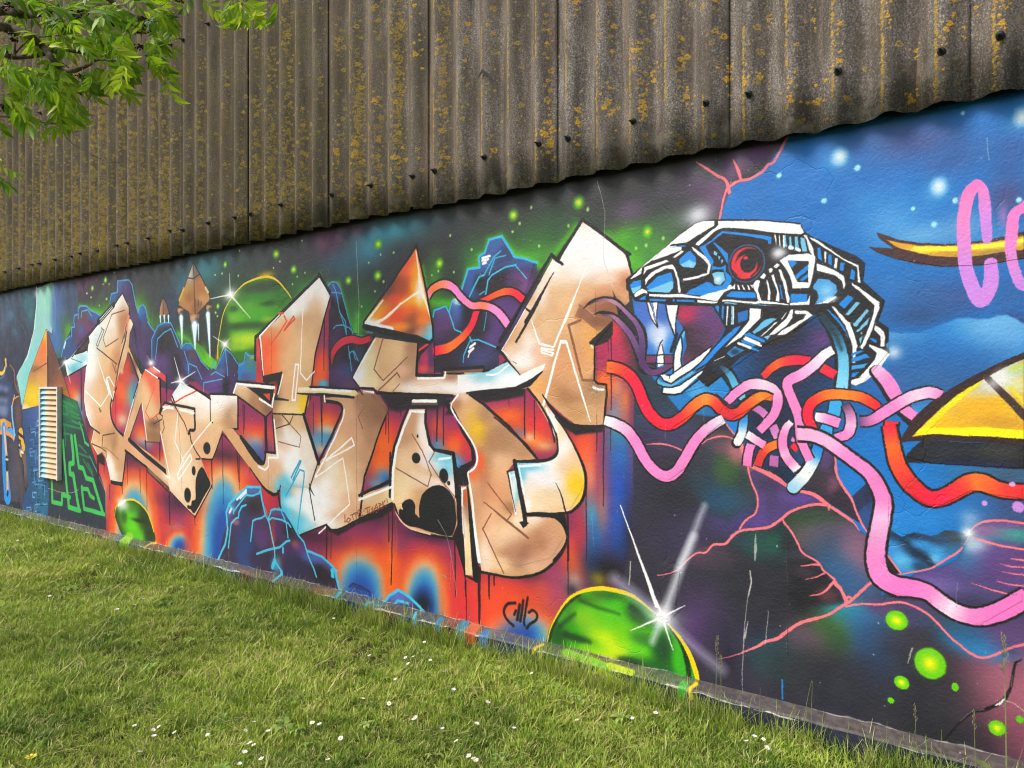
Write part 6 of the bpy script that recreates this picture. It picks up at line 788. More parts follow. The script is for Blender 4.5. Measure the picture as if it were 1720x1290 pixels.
hose('385 1290 430 1180 500 1120 600 1085', 66, ['r', '#e04030', '#f0762a', '#f08a2a']); hose('290 1010 370 1060 450 1110', 66, ['w', 'pl', 'pk']); hose('330 1100 300 1200 290 1290', 70, ['pk', 'pk', '#e87ab0']); hose('535 1200 530 1300', 70, ['#c06ab0', '#b868a8'])
hose('690 900 640 960 610 1060 620 1160 660 1240 740 1330', [50, 60, 68, 74, 78, 80], ['#f4eef2', 'pl', 'pk', 'pk', 'pl', 'pk', 'w'])
hose('1080 480 960 410', 76, ['rr', '#e03040']); hose('430 490 500 420 600 365 720 345 860 350', [56, 62, 70, 76, 60], ['r', '#e8402c', '#f0662a', '#e8383a', 'rr', 'rr'])
hose('1060 250 980 300 900 380 780 470 680 520 650 570 680 660 740 800 760 900 770 1050 810 1160 850 1240', [70, 76, 80, 84, 80, 76, 76, 76, 72, 70, 70, 70], ['w', '#f0e4ee', 'pl', 'pk', 'pk', 'pk', 'pk', 'pk', 'pk', 'pk'])
hose('110 720 190 640 300 570 400 560 500 590 560 660 560 760 510 860 400 980', [64, 70, 78, 84, 84, 82, 78, 74, 64], ['pk', 'pk', 'pl', '#f4dcec', 'pl', 'pk', 'pk', 'pk'])
hose('-20 690 100 790 180 810 280 760 360 690 440 660 520 680', [86, 84, 84, 80, 76, 74, 50], ['#f08a30', '#e8402c', 'r', 'r', '#e8402c', '#f08a2a', '#f0902a', '#e04a30'], 12)
hose('1170 740 1215 830 1220 930 1180 1010 1080 1040', [60, 74, 78, 78, 60], ['#5a3a58', '#c080b0', 'pl', 'pk', 'pk']); hose('900 850 1000 870 1120 910', [70, 78, 76], ['w', 'pl', 'pk', '#e890c4'])
hose('900 990 840 880 840 780 890 710 1000 660 1150 650 1300 670 1400 720 1470 770', [70, 76, 78, 80, 80, 80, 80, 76, 60], ['r', 'rr', 'rr', '#e83a32', '#f0702a', '#f08a2a', '#f0702a', '#e8382e', 'rr'])
hose('1590 890 1580 1010 1600 1150 1640 1310', 100, ['rr', '#f06a2a', '#f0662a', '#e8402c', 'r'], 12)
L(tX, '390 340 460 420 530 540 560 600', [110, 130, 130, 110], 'k', 4); L(tX, '400 330 480 420 540 520 570 580', [90, 104, 104, 86], None, 4, cols=['pl', 'pk', 'pk', 'pk'])
L(tX, '600 660 720 780 760 820', [120, 120, 100], 'k'); L(tX, '640 680 730 750 780 800', [80, 80, 60], 'pk')
hose('230 790 330 780 470 700 600 620 720 560 860 530 970 560', [76, 84, 88, 88, 90, 90, 80], ['#7a4a74', '#c070ac', 'pk', 'pk', 'pl', '#f4d4ea', 'pl', 'pk'], 13, tX)
# long pink hose on the right
tube(tY, '-330 -170 -200 -160 -70 -110 60 -20 190 80 320 180 400 300 450 430 440 560 410 720 385 860 385 1000 430 1120 560 1200 700 1220 850 1260 1000 1370 1150 1450 1320 1480 1480 1440 1620 1370 1760 1290', [100, 100, 96, 96, 96, 100, 110, 118, 124, 130, 136, 144, 150, 150, 140, 130, 130, 130, 136, 140, 140, 140], ['pl', 'pl', 'pl', 'pk', 'pk', '#e080be', 'pk', 'pl', '#dc98c8', 'pk', 'pk', '#f07cc4', '#f07cc4', '#f48cca', '#fbe4f2', '#f48cca', '#f07cc4', '#f07cc4', '#f07cc4'], 20)
# red hose on the right
tube(tY, '500 -250 530 -100 570 80 640 220 740 330 860 410 980 400 1120 330 1240 270 1340 270 1460 320 1600 350 1760 350', [100, 106, 116, 122, 124, 124, 124, 128, 136, 132, 118, 112, 116], ['rr', '#f06a2a', '#ee4a30', '#d42a30', '#e81c40', '#ee1c44', '#ee3a36', '#f2762a', '#f0602c', '#ee3a34', '#e8303a'], 18)
# near hoses on the left side of the serpent
tube(tR, '-60 620 0 625 80 650 160 710 220 800 270 930 330 1040 420 1120 520 1130 620 1070 720 970 820 910 900 930 960 990 1040 1040 1120 1030 1220 950 1330 880 1420 890', [86, 86, 86, 88, 90, 92, 92, 88, 86, 86, 84, 84, 84, 86, 86, 84, 80, 74, 50], ['#f0722a', '#f0602c', '#e83a38', 'rr', 'rr', 'rr', '#e8203c', 'rr', '#e83838', '#f0762a', '#f29032', '#e84034', '#d82c38', '#d82c38', '#e8502c', '#f08c2c', '#f0702a'], 13)
tube(tZ, '60 20 130 45 210 90 270 170 330 280 400 360 470 395 540 370 600 280 680 150 760 70 860 10', [52, 58, 62, 62, 62, 62, 62, 62, 62, 62, 60, 54], ['w', '#f4e2f0', 'pl', 'pk', 'pk', 'pk', 'pk', 'pk', 'pk', 'pk', 'pk', 'pl', '#f4e6f0'], 10)
L(tT, '90 700 140 740', 0.5, 'k')
# ---------- yellow ship at the far right ----------
F(tX, '650 1110 700 1040 800 960 1900 1010 1900 1230 1500 1215 900 1170 650 1155', '#17181e', [(1000, 1060, 200, 60, '#262c38', .7), (1500, 1060, 160, 60, '#3c3f3c', .7), (1300, 1180, 300, 30, '#1c2440', .9)])
F(tX, '640 960 700 850 850 680 1050 520 1250 410 1500 290 1900 110 1900 1000 1400 960 900 950', '#e9b81c', [(1000, 700, 120, 90, '#d8c060', .9), (1250, 500, 140, 70, '#d8d0a0', .95), (1400, 470, 80, 60, '#c8c0a4', .9), (1500, 400, 120, 90, '#eef0f0', .97), (1600, 330, 120, 60, '#c8dcc8', .9), (1700, 300, 100, 60, '#b8c890', .8), (950, 800, 140, 60, '#f4bc14', .9), (1300, 700, 200, 90, '#e8ae28', .8), (1500, 800, 200, 50, '#d09a30', .8), (1680, 600, 90, 90, '#e0b844', .9), (1650, 480, 90, 50, '#d8e0b0', .8)])
L(tX, '800 880 1000 680 1180 540 1320 440', [40, 44, 40, 26], '#e6e014'); L(tX, '740 885 1300 885 1900 930', [50, 84, 90], '#f0ee0c'); L(tX, '1600 330 1760 270', 24, '#c8d860', soft=4); L(tX, '1600 490 1760 660', 24, '#e8d83c', soft=3)
L(tX, '640 950 760 800 900 660 1080 530 1300 400 1500 290 1760 180', [50, 90, 84, 70, 60, 52, 50], '#33201f'); L(tX, '630 955 900 935 1300 950 1900 990', [30, 50, 50, 60], '#33201f'); L(tX, '1370 380 1550 560 1760 770', [40, 56, 60], '#3a2a2c', a=.95); B(tX, 1440, 450, 60, 50, '#cfd0cc', .7); B(tX, 1520, 380, 70, 60, 'w', .8)
# gold blade and pink letters
F(tW, '385 265 430 275 560 330 760 365 1000 378 1200 365 1450 320 1800 240 1800 490 1560 530 1380 560 1200 575 980 575 760 555 560 510 400 450 320 400 480 410 540 420 420 330', '#43292a', [(600, 450, 120, 30, '#3a2224', .9), (1000, 530, 300, 26, '#4a2c2c', .9)])
F(tW, '470 335 600 365 760 390 1000 395 1250 375 1500 340 1800 280 1800 410 1550 440 1300 480 1100 490 900 480 740 450 580 410', '#d0a030', [(900, 420, 180, 24, '#f0e038', .97), (1400, 390, 220, 24, '#e8e060', .95), (1100, 460, 200, 24, '#c89430', .9), (1450, 450, 120, 20, '#a88a48', .9), (600, 390, 80, 20, '#d89c28', .9)])
L(tW, '730 415 1100 420 1350 395 1560 365 1760 325', [26, 34, 32, 34, 36], '#f2ea3c')
for q, cs, w in [('1290 -160 1230 -100 1185 50 1165 200 1180 400 1200 600 1250 770 1330 880 1400 780 1420 650 1420 550', ['#f27cc4', '#f084c4', '#ee8ac8', '#e08ad2', '#cc8ade', '#c98ae0', '#cc88dc', '#cc8ae0', '#cf8ade'], [90, 92, 92, 96, 96, 100, 104, 124, 110, 104, 96]), ('1290 -160 1340 -120 1365 50 1380 230 1390 325', ['#f07cc4', '#e084cc', '#cc8ade', '#c98ae0'], [90, 70, 84, 80, 68]), ('1790 -30 1720 40 1640 100 1610 240 1600 420 1640 620 1700 740 1800 760', ['#f27cc4', '#f480c8', '#ee82c8', '#e08ad0', '#cc8ade', '#cc8ade'], [80, 84, 84, 84, 78, 78, 82, 80])]: L(tW, q, w, None, 6, cols=cs)
B(tW, 1530, 120, 40, 100, '#e884c4', .5); B(tW, 1140, -20, 20, 60, '#f080c0', .5)
# lilac dots and green lights
D(tY, 1360, 452, 26, 26, '#c894dc', .2); D(tY, 1665, 490, 55, 50, '#c78ad8', .1); D(tY, 1610, 285, 30, 22, '#d8a8d8', .2)
for x, y, rx, ry, rt in [(862, 290, 74, 64, .5), (1090, 582, 108, 104, .6), (893, 708, 52, 44, .5), (1257, 740, 25, 29, .4), (822, 832, 22, 20, .3), (1535, 1015, 60, 50, .5), (1692, 958, 26, 28, .3)]:
    D(tb, x, y, rx, ry, '#62c414', .06, 1, 0 if rx < 40 else .0)
    if rx > 40: B(tb, x, y, rx * .62, ry * .6, '#a5dc0c', .9); B(tb, x - 2, y, rx * .36, ry * .36, '#f2ec0a', 1)
# ---------- big green planet at the wall foot and its star ----------
B(tO, 900, 290, 60, 50, '#8a7a18', .8); B(tO, 740, 280, 40, 40, '#b89a80', .6); B(tO, 720, 360, 40, 40, '#2a2430', .8)
F(tO, '550 725 560 640 590 570 640 490 700 420 780 370 860 352 950 350 1080 380 1170 430 1270 510 1360 590 1440 690 1510 800 1550 900 1570 980 1560 1130 1480 1130 900 1000 500 860 500 740', '#2f9a1c',
  [(640, 640, 40, 60, '#26501c', .9), (720, 500, 40, 60, '#245c1c', .95), (800, 430, 100, 24, '#2a4a20', .9), (900, 400, 40, 24, '#5a6a20', .8), (1000, 410, 80, 24, '#2c5c24', .9), (660, 560, 30, 40, '#3f9a2c', .8), (900, 520, 140, 60, '#56b414', .9), (1050, 480, 90, 40, '#46b41c', .9), (960, 600, 150, 70, '#5ec018', .9), (820, 560, 60, 50, '#80b81c', .8), (950, 700, 90, 60, '#a8d414', .95), (1000, 760, 120, 60, '#cfe010', .95), (850, 740, 80, 50, '#7cc818', .9), (1000, 860, 140, 40, '#d4e410', .95), (1080, 680, 60, 60, '#7cc816', .8), (1180, 640, 60, 60, '#4fa81c', .8), (1180, 800, 60, 60, '#62c81c', .9), (1330, 760, 50, 90, '#1c4424', .97), (1290, 880, 120, 40, '#1f5a24', .9), (1150, 500, 50, 40, '#26482c', .9), (1200, 560, 60, 30, '#2a4a2c', .7), (1200, 690, 60, 30, '#2c6a30', .7), (1440, 800, 30, 100, '#3fb41c', .95), (1490, 900, 30, 60, '#36a81c', .9), (750, 680, 70, 24, '#1f5a1e', .9), (610, 680, 40, 40, '#1f5424', .8), (1120, 840, 60, 20, '#1f4a24', .9), (1490, 1040, 30, 60, '#36b024', .9), (900, 960, 100, 60, '#b8dc18', .9)], soft=2)
for q, w in [('680 660 840 710', 34), ('1050 835 1200 860', 34), ('780 430 900 480 1040 520', 20), ('640 600 740 520', 30), ('1120 470 1200 540', 30)]: L(tO, q, [w, w * .5], '#1c3c22', soft=14, a=.75)
L(tO, '1370 600 1460 730 1500 860 1510 960', [10, 26, 30, 30], '#17231c', 4, soft=4, a=.9); L(tO, '560 710 600 590 680 470 780 390', [22, 20, 16, 8], '#1c2a20', 4, soft=5, a=.8)
L(tO, '555 720 575 620 640 500 720 405 820 360 940 352 1090 385 1190 440 1300 530', [6, 8, 12, 16, 20, 24, 22, 16, 8], '#e9cc16', 4); L(tO, '1370 590 1440 670 1510 790 1550 900 1565 980 1550 1050 1560 1110', [10, 20, 28, 30, 26, 24, 22], '#f0d412', 4); L(tO, '500 800 510 760 545 735', 18, '#f0d412', 3)
B(tO, 1330, 540, 120, 80, '#d8dce4', .55); L(tO, '1010 290 1330 540 1560 760 1720 890', [70, 60, 44, 60], '#c8c4dc', soft=36, a=.55); L(tO, '1540 0 1450 220 1340 520 1260 710', [40, 44, 50, 30], '#dfe4ea', soft=22, a=.7)
star(tO, 1330, 540, 56, [(-210, -550, 18, .95, 1), (70, 225, 16, .95, 1), (148, -75, 14, .95, 1), (-215, 92, 14, .95, 1)], 1); L(tZ, '170 595 410 1270', [6, 16], 'w'); L(tZ, '735 595 640 820 560 1020', [30, 34, 40], '#dfe4ea', soft=20, a=.6)
# the star on the small letter, and stars on the serpent's nose and neck
star(tD, 925, 1065, 40, [(-55, -210, 12, .9, 2), (135, -85, 11, .9, 2), (-85, 20, 11, .9, 2), (120, 90, 12, .9, 2), (5, 130, 8, .6, 3)])
B(tQ, 760, 110, 90, 80, '#dfe2e6', .75); B(tX, 540, 170, 70, 60, '#e4eef6', .75)
# scrapes where the paint has come off
for T, q, w in [(ta, '645 0 640 60 620 150 605 300 600 400 585 640 590 790', [6, 9, 4, 4, 7, 4, 3]), (ta, '625 300 605 410', [5, 12]), (ta, '760 220 750 330 740 450', [3, 4, 5]), (tZ, '1075 780 1075 880 1068 960', [3, 18, 8]), (tZ, '1035 1030 1045 1110 1030 1200', [10, 8, 4]), (tb, '968 480 955 530 940 580', [10, 8, 4]), (tZ, '235 970 225 1130', [6, 4]), (tO, '1120 170 1105 330', [5, 5]), (tV, '1385 490 1405 690', [5, 5]), (tL, '1190 20 1225 140 1260 300 1255 500 1245 700 1300 900 1350 990', [5, 4, 4, 3, 3, 5, 4]), (tF, '1165 240 1175 500 1190 800 1185 1080', [3, 4, 4, 3]), (tK, '830 600 900 720 940 880 990 1180 1000 1286', [5, 3, 2, 3, 4])]:
    L(T, q, w, '#c9c6bd', a=.75)
L(tb, '92 690 95 820', 9, '#1f80c8')
L(tb, '1700 555 1660 580 1645 640 1630 740 1590 820 1540 860 1450 895 1370 905 1300 965 1220 1050 1170 1110', [6, 12, 12, 14, 18, 20, 18, 14, 12, 12, 8], '#17161b', soft=2)
L(tb, '1590 815 1560 850 1530 862', [8, 16, 6], '#e6e4de'); L(tb, '1450 890 1370 900 1290 965', 4, '#8c8478', a=.8); L(tb, '1590 825 1660 850 1720 900', 6, '#d8c8b8', a=.7); L(tb, '1640 660 1632 740', 4, '#a09890', a=.7)
# ---------- wall end beyond the picture, top edge, ledge and grime ----------
def rows(z0, z1): return max(int((WZ1 - z1) * RES), 0), min(int((WZ1 - z0) * RES), CH)
rng = np.random.RandomState(7)
def vnoise(h, w, sy, sx, seed):
    """smooth random field, sy by sx pixels to a cell"""
    r = np.random.RandomState(seed)
    g = r.rand(int(h / sy) + 3, int(w / sx) + 3).astype(np.float32)
    y, x = np.arange(h) / sy, np.arange(w) / sx
    yi, xi = y.astype(int), x.astype(int)
    fy, fx = (y - yi).astype(np.float32)[:, None], (x - xi).astype(np.float32)[None]
    fy, fx = fy * fy * (3 - 2 * fy), fx * fx * (3 - 2 * fx)
    a, b, c, d_ = g[yi][:, xi], g[yi][:, xi + 1], g[yi + 1][:, xi], g[yi + 1][:, xi + 1]
    return (a * (1 - fx) + b * fx) * (1 - fy) + (c * (1 - fx) + d_ * fx) * fy
# black overspray along the top edge, with the overhang's shadow painted in
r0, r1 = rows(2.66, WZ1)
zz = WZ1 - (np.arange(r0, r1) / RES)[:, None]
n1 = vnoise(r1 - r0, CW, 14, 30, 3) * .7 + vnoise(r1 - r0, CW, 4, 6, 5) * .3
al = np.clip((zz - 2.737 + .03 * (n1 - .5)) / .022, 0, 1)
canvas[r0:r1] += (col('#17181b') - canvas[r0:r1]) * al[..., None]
# the ledge: weathered top, chipped arris, dark face below
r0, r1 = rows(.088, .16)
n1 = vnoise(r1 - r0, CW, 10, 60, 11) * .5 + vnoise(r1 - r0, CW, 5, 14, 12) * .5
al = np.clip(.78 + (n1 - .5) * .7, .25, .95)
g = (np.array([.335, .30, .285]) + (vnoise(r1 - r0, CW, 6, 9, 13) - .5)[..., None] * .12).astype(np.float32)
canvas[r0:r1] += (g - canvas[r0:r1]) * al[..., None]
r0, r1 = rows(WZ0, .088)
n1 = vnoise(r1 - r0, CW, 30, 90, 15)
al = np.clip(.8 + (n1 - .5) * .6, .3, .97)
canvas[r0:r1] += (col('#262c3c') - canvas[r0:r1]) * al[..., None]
for zc, th, seed, k in ((.088, .006, 21, 1.0), (.162, .004, 22, .6)):
    r0, r1 = rows(zc - .02, zc + .02)
    zz = WZ1 - (np.arange(r0, r1) / RES)[:, None]
    off = (vnoise(1, CW, 5, 25, seed) - .5) * .012
    wd = th * np.clip(vnoise(1, CW, 5, 60, seed + 5) * 2.2 - .75, 0, 1) * (.4 + vnoise(1, CW, 5, 5, seed + 9))
    al = k * np.clip((wd - np.abs(zz - zc - off)) * RES + .3, 0, 1) * (wd > .0008)
    canvas[r0:r1] += (col('#c9c6be') - canvas[r0:r1]) * al[..., None]
# paint carried over the ledge onto its face
for T, q, w, c in [(tO, '500 800 512 762 540 738', 20, '#f0d412'), (ta, '290 730 262 770 280 830', 24, '#f0d412'), (tc, '1050 365 1020 372 1015 430', 12, '#d8b43a'), (td, '1210 720 1225 780 1262 850', 18, '#45c0e2'), (td, '1380 770 1385 900', 40, '#2f7fa8'), (td, '1530 800 1530 880', 60, '#2f7fa0'), (td, '1600 820 1600 930', 70, '#c8623a'), (td, '1690 870 1690 960', 60, '#2a6fa8'), (td, '700 590 705 680', 26, '#45c0e2'), (td, '290 440 280 510', 16, '#45c0e2'), (td, '900 660 895 720', 20, '#45c0e2'), (tc, '870 350 880 400', 70, '#8cc832'), (ta, '215 740 215 860', 50, '#3fae34'), (tO, '700 790 1000 900', 50, '#7ac01c'), (tO, '1000 880 1150 930', 40, '#c8dc20'), (tO, '950 930 1060 990', 40, '#c8dc1c')]:
    L(T, q, w, c, 0, soft=4, a=.85)
for px_, z0, z1 in ((600, .17, 2.7), (138, .17, 2.7), (1003, .9, 2.7), (455, .17, 2.2), (1320, .2, 1.2), (790, .17, 1.3)):
    x_ = float(wall_pt(px_, 600)[0]); c0 = int((x_ - WX0) * RES); r0, r1 = rows(z0, z1)
    xs_ = (c0 + np.cumsum(rng.uniform(-.5, .5, r1 - r0)) * .5).astype(int)
    for o_, a_, c_ in ((0, .55, .08), (1, .3, .1), (-1, .22, .85)):
        k_ = a_ * np.clip(vnoise(1, r1 - r0, 5, 50, 60 + px_)[0] * 2 - .5, 0, 1)[:, None]
        canvas[np.arange(r0, r1), xs_ + o_] += (c_ - canvas[np.arange(r0, r1), xs_ + o_]) * k_
# speckle, dust and scuffs over everything
fine = rng.rand(CH, CW).astype(np.float32) - .5
blot = vnoise(CH, CW, 90, 90, 31) * .6 + vnoise(CH, CW, 23, 23, 32) * .4 - .5
canvas *= (1 + .07 * fine + .10 * blot)[..., None]
canvas += (np.array([.62, .60, .58], np.float32) - canvas) * (.035 + .04 * np.clip(blot, 0, 1))[..., None]
for k in range(520):      # tiny chips where the render shows
    x, y = rng.randint(4, CW - 8), rng.randint(40, CH - 4)
    h_, w_ = rng.randint(1, 5), rng.randint(1, 4)
    canvas[y:y + h_, x:x + w_] += (np.array([.8, .79, .76]) - canvas[y:y + h_, x:x + w_]) * rng.uniform(.2, .8)
for k in range(40):       # fine vertical scratches
    x, y, h_ = rng.randint(4, CW - 8), rng.randint(40, CH - 130), rng.randint(20, 120)
    xs = (x + np.cumsum(rng.uniform(-.6, .6, h_))).astype(int).clip(0, CW - 1)
    canvas[np.arange(y, y + h_), xs] += (.75 - canvas[np.arange(y, y + h_), xs]) * .4
# a hand-held can wanders: edges waver by a millimetre or two, and soft speckle drifts off them
wy = ((vnoise(CH, CW, 7, 7, 41) - .5) * .9 + (vnoise(CH, CW, 40, 40, 43) - .5) * 2.0)
wx_ = ((vnoise(CH, CW, 7, 7, 42) - .5) * .9 + (vnoise(CH, CW, 40, 40, 44) - .5) * 2.0)
jx, jy = rng.normal(0, 1, (CH, CW)).astype(np.float32), rng.normal(0, 1, (CH, CW)).astype(np.float32)
far_ = (rng.rand(CH, CW) < .04) * 2.6 + .25
iy = np.clip(np.arange(CH)[:, None] + wy + jy * far_, 0, CH - 1).round().astype(np.int32)
ix = np.clip(np.arange(CW)[None] + wx_ + jx * far_, 0, CW - 1).round().astype(np.int32)
r1 = rows(WZ0, .17)[0]
canvas[:r1] = canvas[iy[:r1].clip(0, r1 - 1), ix[:r1]]
lum = canvas.mean(-1, keepdims=True)
canvas += (canvas - lum) * .06
canvas += (canvas - .5) * .06
np.clip(canvas, 0, 1, out=canvas)
# ================= materials =================
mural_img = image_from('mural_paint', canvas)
def painted_material():
    m, nt, b = mat('spray_paint', .5, .35)
    uv = nt.nodes.new('ShaderNodeUVMap').outputs[0]
    im = nt.nodes.new('ShaderNodeTexImage'); im.image = mural_img; im.extension = 'EXTEND'; im.interpolation = 'Linear'
    nt.links.new(uv, im.inputs[0])
    # white paint reflects about four fifths
    nt.links.new(mix(nt, 1.0, im.outputs[0], (.75, .75, .75), 'MULTIPLY'), b.inputs['Base Color'])
    g = nt.nodes.new('ShaderNodeNewGeometry').outputs['Position']
    n1, n2, n3 = noise(nt, g, 70, 3, .6), noise(nt, g, 9, 3, .5), noise(nt, g, 240, 2, .5)
    cr = nt.nodes.new('ShaderNodeTexVoronoi'); cr.feature = 'DISTANCE_TO_EDGE'; cr.inputs['Scale'].default_value = .9
    off = nt.nodes.new('ShaderNodeVectorMath'); off.operation = 'ADD'
    dn = node(nt, 'ShaderNodeTexNoise', Scale=2.2, Detail=5.0); nt.links.new(g, dn.inputs['Vector'])
    nt.links.new(g, off.inputs[0]); nt.links.new(dn.outputs['Color'], off.inputs[1]); nt.links.new(off.outputs[0], cr.inputs['Vector'])
    crack = ramp(nt, cr.outputs['Distance'], [(0, 0.0), (.006, 1.0)])
    patch = ramp(nt, noise(nt, g, 1.6, 2), [(.52, 1.0), (.6, 0.0)])
    crk = mul(nt, crack, patch, 'MAXIMUM')
    h = mul(nt, mul(nt, mul(nt, n1, .55), mul(nt, n2, .9), 'ADD'), mul(nt, n3, .12), 'ADD')
    h = mul(nt, h, mul(nt, crk, .35), 'ADD')
    bump(nt, b, h, .65, .006)
    nt.links.new(ramp(nt, n2, [(.3, .42), (.7, .62)]), b.inputs['Roughness'])
    return m
M_PAINT = painted_material()
def simple(name, base, rough=.7, spec=.3, var=.25, scale=30, bmp=.3):
    m, nt, b = mat(name, rough, spec)
    g = nt.nodes.new('ShaderNodeTexCoord').outputs['Object']
    n = noise(nt, g, scale, 5)
    lo, hi = [c * (1 - var) for c in base], [min(1, c * (1 + var)) for c in base]
    nt.links.new(ramp(nt, n, [(.3, lo), (.7, hi)]), b.inputs['Base Color'])
    if bmp: bump(nt, b, n, bmp, .004)
    return m
M_BACK = simple('dark_block_wall', (.06, .06, .065))
M_BOLT = simple('black_bolt', (.012, .012, .013), .55, .4)
M_BARK = simple('ash_bark', (.13, .10, .075), .85, .2, .4, 40, .8)
M_TWIG = simple('twig', (.17, .13, .08), .8, .2, .3, 60, .3)
M_SEED = simple('seed_heads', (.045, .02, .022), .8, .2, .4, 90, .3)
# ================= the painted wall =================
def wall_uv(x, v): return ((x - WX0) / (WX1 - WX0), (v - WZ0) / (WZ1 - WZ0))
WL, WR = -24.0, 9.0
wall = tag(empty('mural_wall', (-5, 0, 0)), 'long low wall covered in a colourful graffiti mural below grey corrugated sheets', 'wall')
def wall_part(name, me, mats, label=None):
    o = link(name, me, wall, mats); o.location = (5, 0, 0)
    if label: o['label'] = label
    return o
xs = [WL, -18] + [WX0 + i * (WX1 - WX0) / 24 for i in range(25)] + [5, WR]
v, f, uv = [], [], []
for x in xs:
    for y, z, vv in ((0, .16, .16), (0, 2.80, 2.80)):
        v.append((x, y, z)); uv.append(wall_uv(x, vv))
for i in range(len(xs) - 1): f.append((2 * i, 2 * i + 2, 2 * i + 3, 2 * i + 1))
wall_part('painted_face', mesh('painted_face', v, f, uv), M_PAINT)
b = MB(); b.box(WL, WR, .004, .24, 0, 2.80); wall_part('block_core', b.mesh('block_core'), M_BACK)
# ledge along the foot of the wall: sloping top and upright face
rs = np.random.RandomState(3)
xs = np.arange(WL, WR + .01, .12)
v, f, uv = [], [], []
for x in xs:
    j = rs.uniform(-.0035, .0035, 3)
    for y, z, vv in ((0.0, .16 + j[0] * .3, .16), (-.052, .128 + j[1], .098), (-.060 + j[2] * .4, .118 + j[1], .086), (-.062 + j[2], .05, .018), (-.062, -.03, -.07)):
        v.append((x, y, z)); uv.append(wall_uv(x, vv))
for i in range(len(xs) - 1):
    for k in range(4): f.append((5 * i + k + 1, 5 * i + 6 + k, 5 * i + 5 + k, 5 * i + k))
wall_part('ledge', mesh('ledge', v, f, uv), M_PAINT, 'weathered sloping concrete ledge at the foot of the wall')
# each painted motif is a film of paint lying on the wall
film_n = 0
def film(name, T, pts, label, smooth=0):
    global film_n
    p = T.pts(pts)
    if smooth: p = spline(p, True, 4)
    x, z, _ = wall_pt(p[:, 0], p[:, 1])
    z = np.maximum(z, .163)
    y = -.0004 - .00008 * film_n; film_n += 1
    bm = bmesh.new()
    vs = [bm.verts.new((a, y, c)) for a, c in zip(x, z)]
    fc = bm.faces.new(vs); fc.normal_update()
    if fc.normal.y > 0: fc.normal_flip()
    ul = bm.loops.layers.uv.new('UVMap')
    for l in fc.loops: l[ul].uv = wall_uv(l.vert.co.x, l.vert.co.z)
    bmesh.ops.triangulate(bm, faces=bm.faces[:])
    me = bpy.data.meshes.new(name); bm.to_mesh(me); bm.free()
    return wall_part(name, me, M_PAINT, label)
film('painted_evening_sky', P0, '1322 227 1303 258 1290 275 1262 297 1230 312 1218 340 1208 372 1350 376 1440 440 1480 520 1495 590 1560 660 1716 600 1716 152', 'painted blue evening sky with white stars')
film('painted_night_land', P0, '1020 950 1066 760 1190 735 1235 732 1300 800 1372 832 1430 872 1470 960 1560 970 1625 895 1716 878 1716 1250 1500 1225 1180 1150 1160 1080 1080 1010', 'dark purple painted land with pink ridge lines')
film('painted_flames', P0, '110 690 150 700 300 700 420 700 560 690 700 700 900 690 1010 710 1052 700 1050 940 960 1000 915 1080 560 985 340 925 200 885 150 760', 'purple, orange and blue flame pattern between and under the letters')
film('painted_pyramid', P0, '77 552 64 600 36 690 74 680 104 684 130 705 110 640 94 595', 'orange and brown painted pyramid with a yellow ridge')
film('painted_maze', P0, '38 690 74 682 104 690 130 706 150 745 178 868 80 845 40 838', 'blue and green painted maze below the pyramid')
film('painted_figure', P0, '0 600 12 606 28 655 36 690 44 760 48 820 36 848 0 842', 'dark painted figure with gold bands at the far left end')
film('painted_waterfall', P0, '61.5 486 92 477 92 556 80 562 66 610 40 686 29 632 46 596 56 560', 'pale turquoise painted waterfall behind the pyramid')
film('painted_planet', tD, '1262 860 1270 680 1310 480 1380 330 1480 210 1600 150 1720 140 1820 185 1900 290 1640 620 1600 820 1440 900 1340 770', 'green striped painted planet behind the letters with a yellow rim', 0)
film('painted_planet', tE, '335 1190 347 1130 390 1085 450 1066 510 1068 570 1108 630 1185 668 1290 640 1380 480 1340 400 1280', 'small green painted planet at the wall foot below the first letter')
film('painted_planet', tO, '555 720 590 580 640 490 720 405 820 360 940 352 1090 385 1190 440 1300 530 1440 680 1510 800 1550 900 1560 970 900 800', 'large bright green painted planet at the wall foot with a yellow outline')
film('painted_rocket', tD, '1040 4 985 150 960 225 910 350 895 440 940 480 1010 510 1050 555 1090 530 1140 460 1200 420 1185 300 1140 190 1095 110', 'larger brown painted rocket with three white jets')
film('painted_rocket', tD, '768 320 742 400 730 480 745 520 825 520 825 460 800 370', 'smaller brown painted rocket flying behind the larger one')
film('painted_rocks', tD, '290 370 300 285 355 270 360 165 460 155 520 380 580 380 625 500 690 620 720 570 780 540 845 540 940 750 1020 730 1100 880 1240 950 1330 770 1440 910 1440 1060 1190 1150 1000 1060 760 930 660 860 560 760 400 300', 'purple painted rocks with blue rims behind the first letters')
film('painted_rocks', tI, '1040 690 1100 490 1205 480 1200 370 1250 345 1285 225 1400 195 1520 375 1700 425 1600 780 1400 1180 1250 1290 830 1250 800 1000 800 840 900 820 935 870 960 770', 'purple painted rocks with bright blue outlines left of the tall white letter')
film('painted_rocks', tH, '0 620 20 560 180 410 310 415 360 680 400 615 520 620 700 900 740 980 950 1110 1000 1250 480 1180 380 1120 0 1010 -70 1000 -20 820', 'dark painted rocks with cyan edges at the wall foot')
film('painted_letter', tD, '100 740 200 560 330 400 406 282 462 380 466 440 490 520 575 1010 610 965 745 1050 750 1340 740 1610 625 1605 600 1470 465 1595 830 1900 840 2080 630 1860 440 1690 405 1975 300 1960 255 1755 190 1730 125 1620 150 1505 80 1370 63 1250 66 1100 82 900', 'first tan painted letter from the left with a white tip')
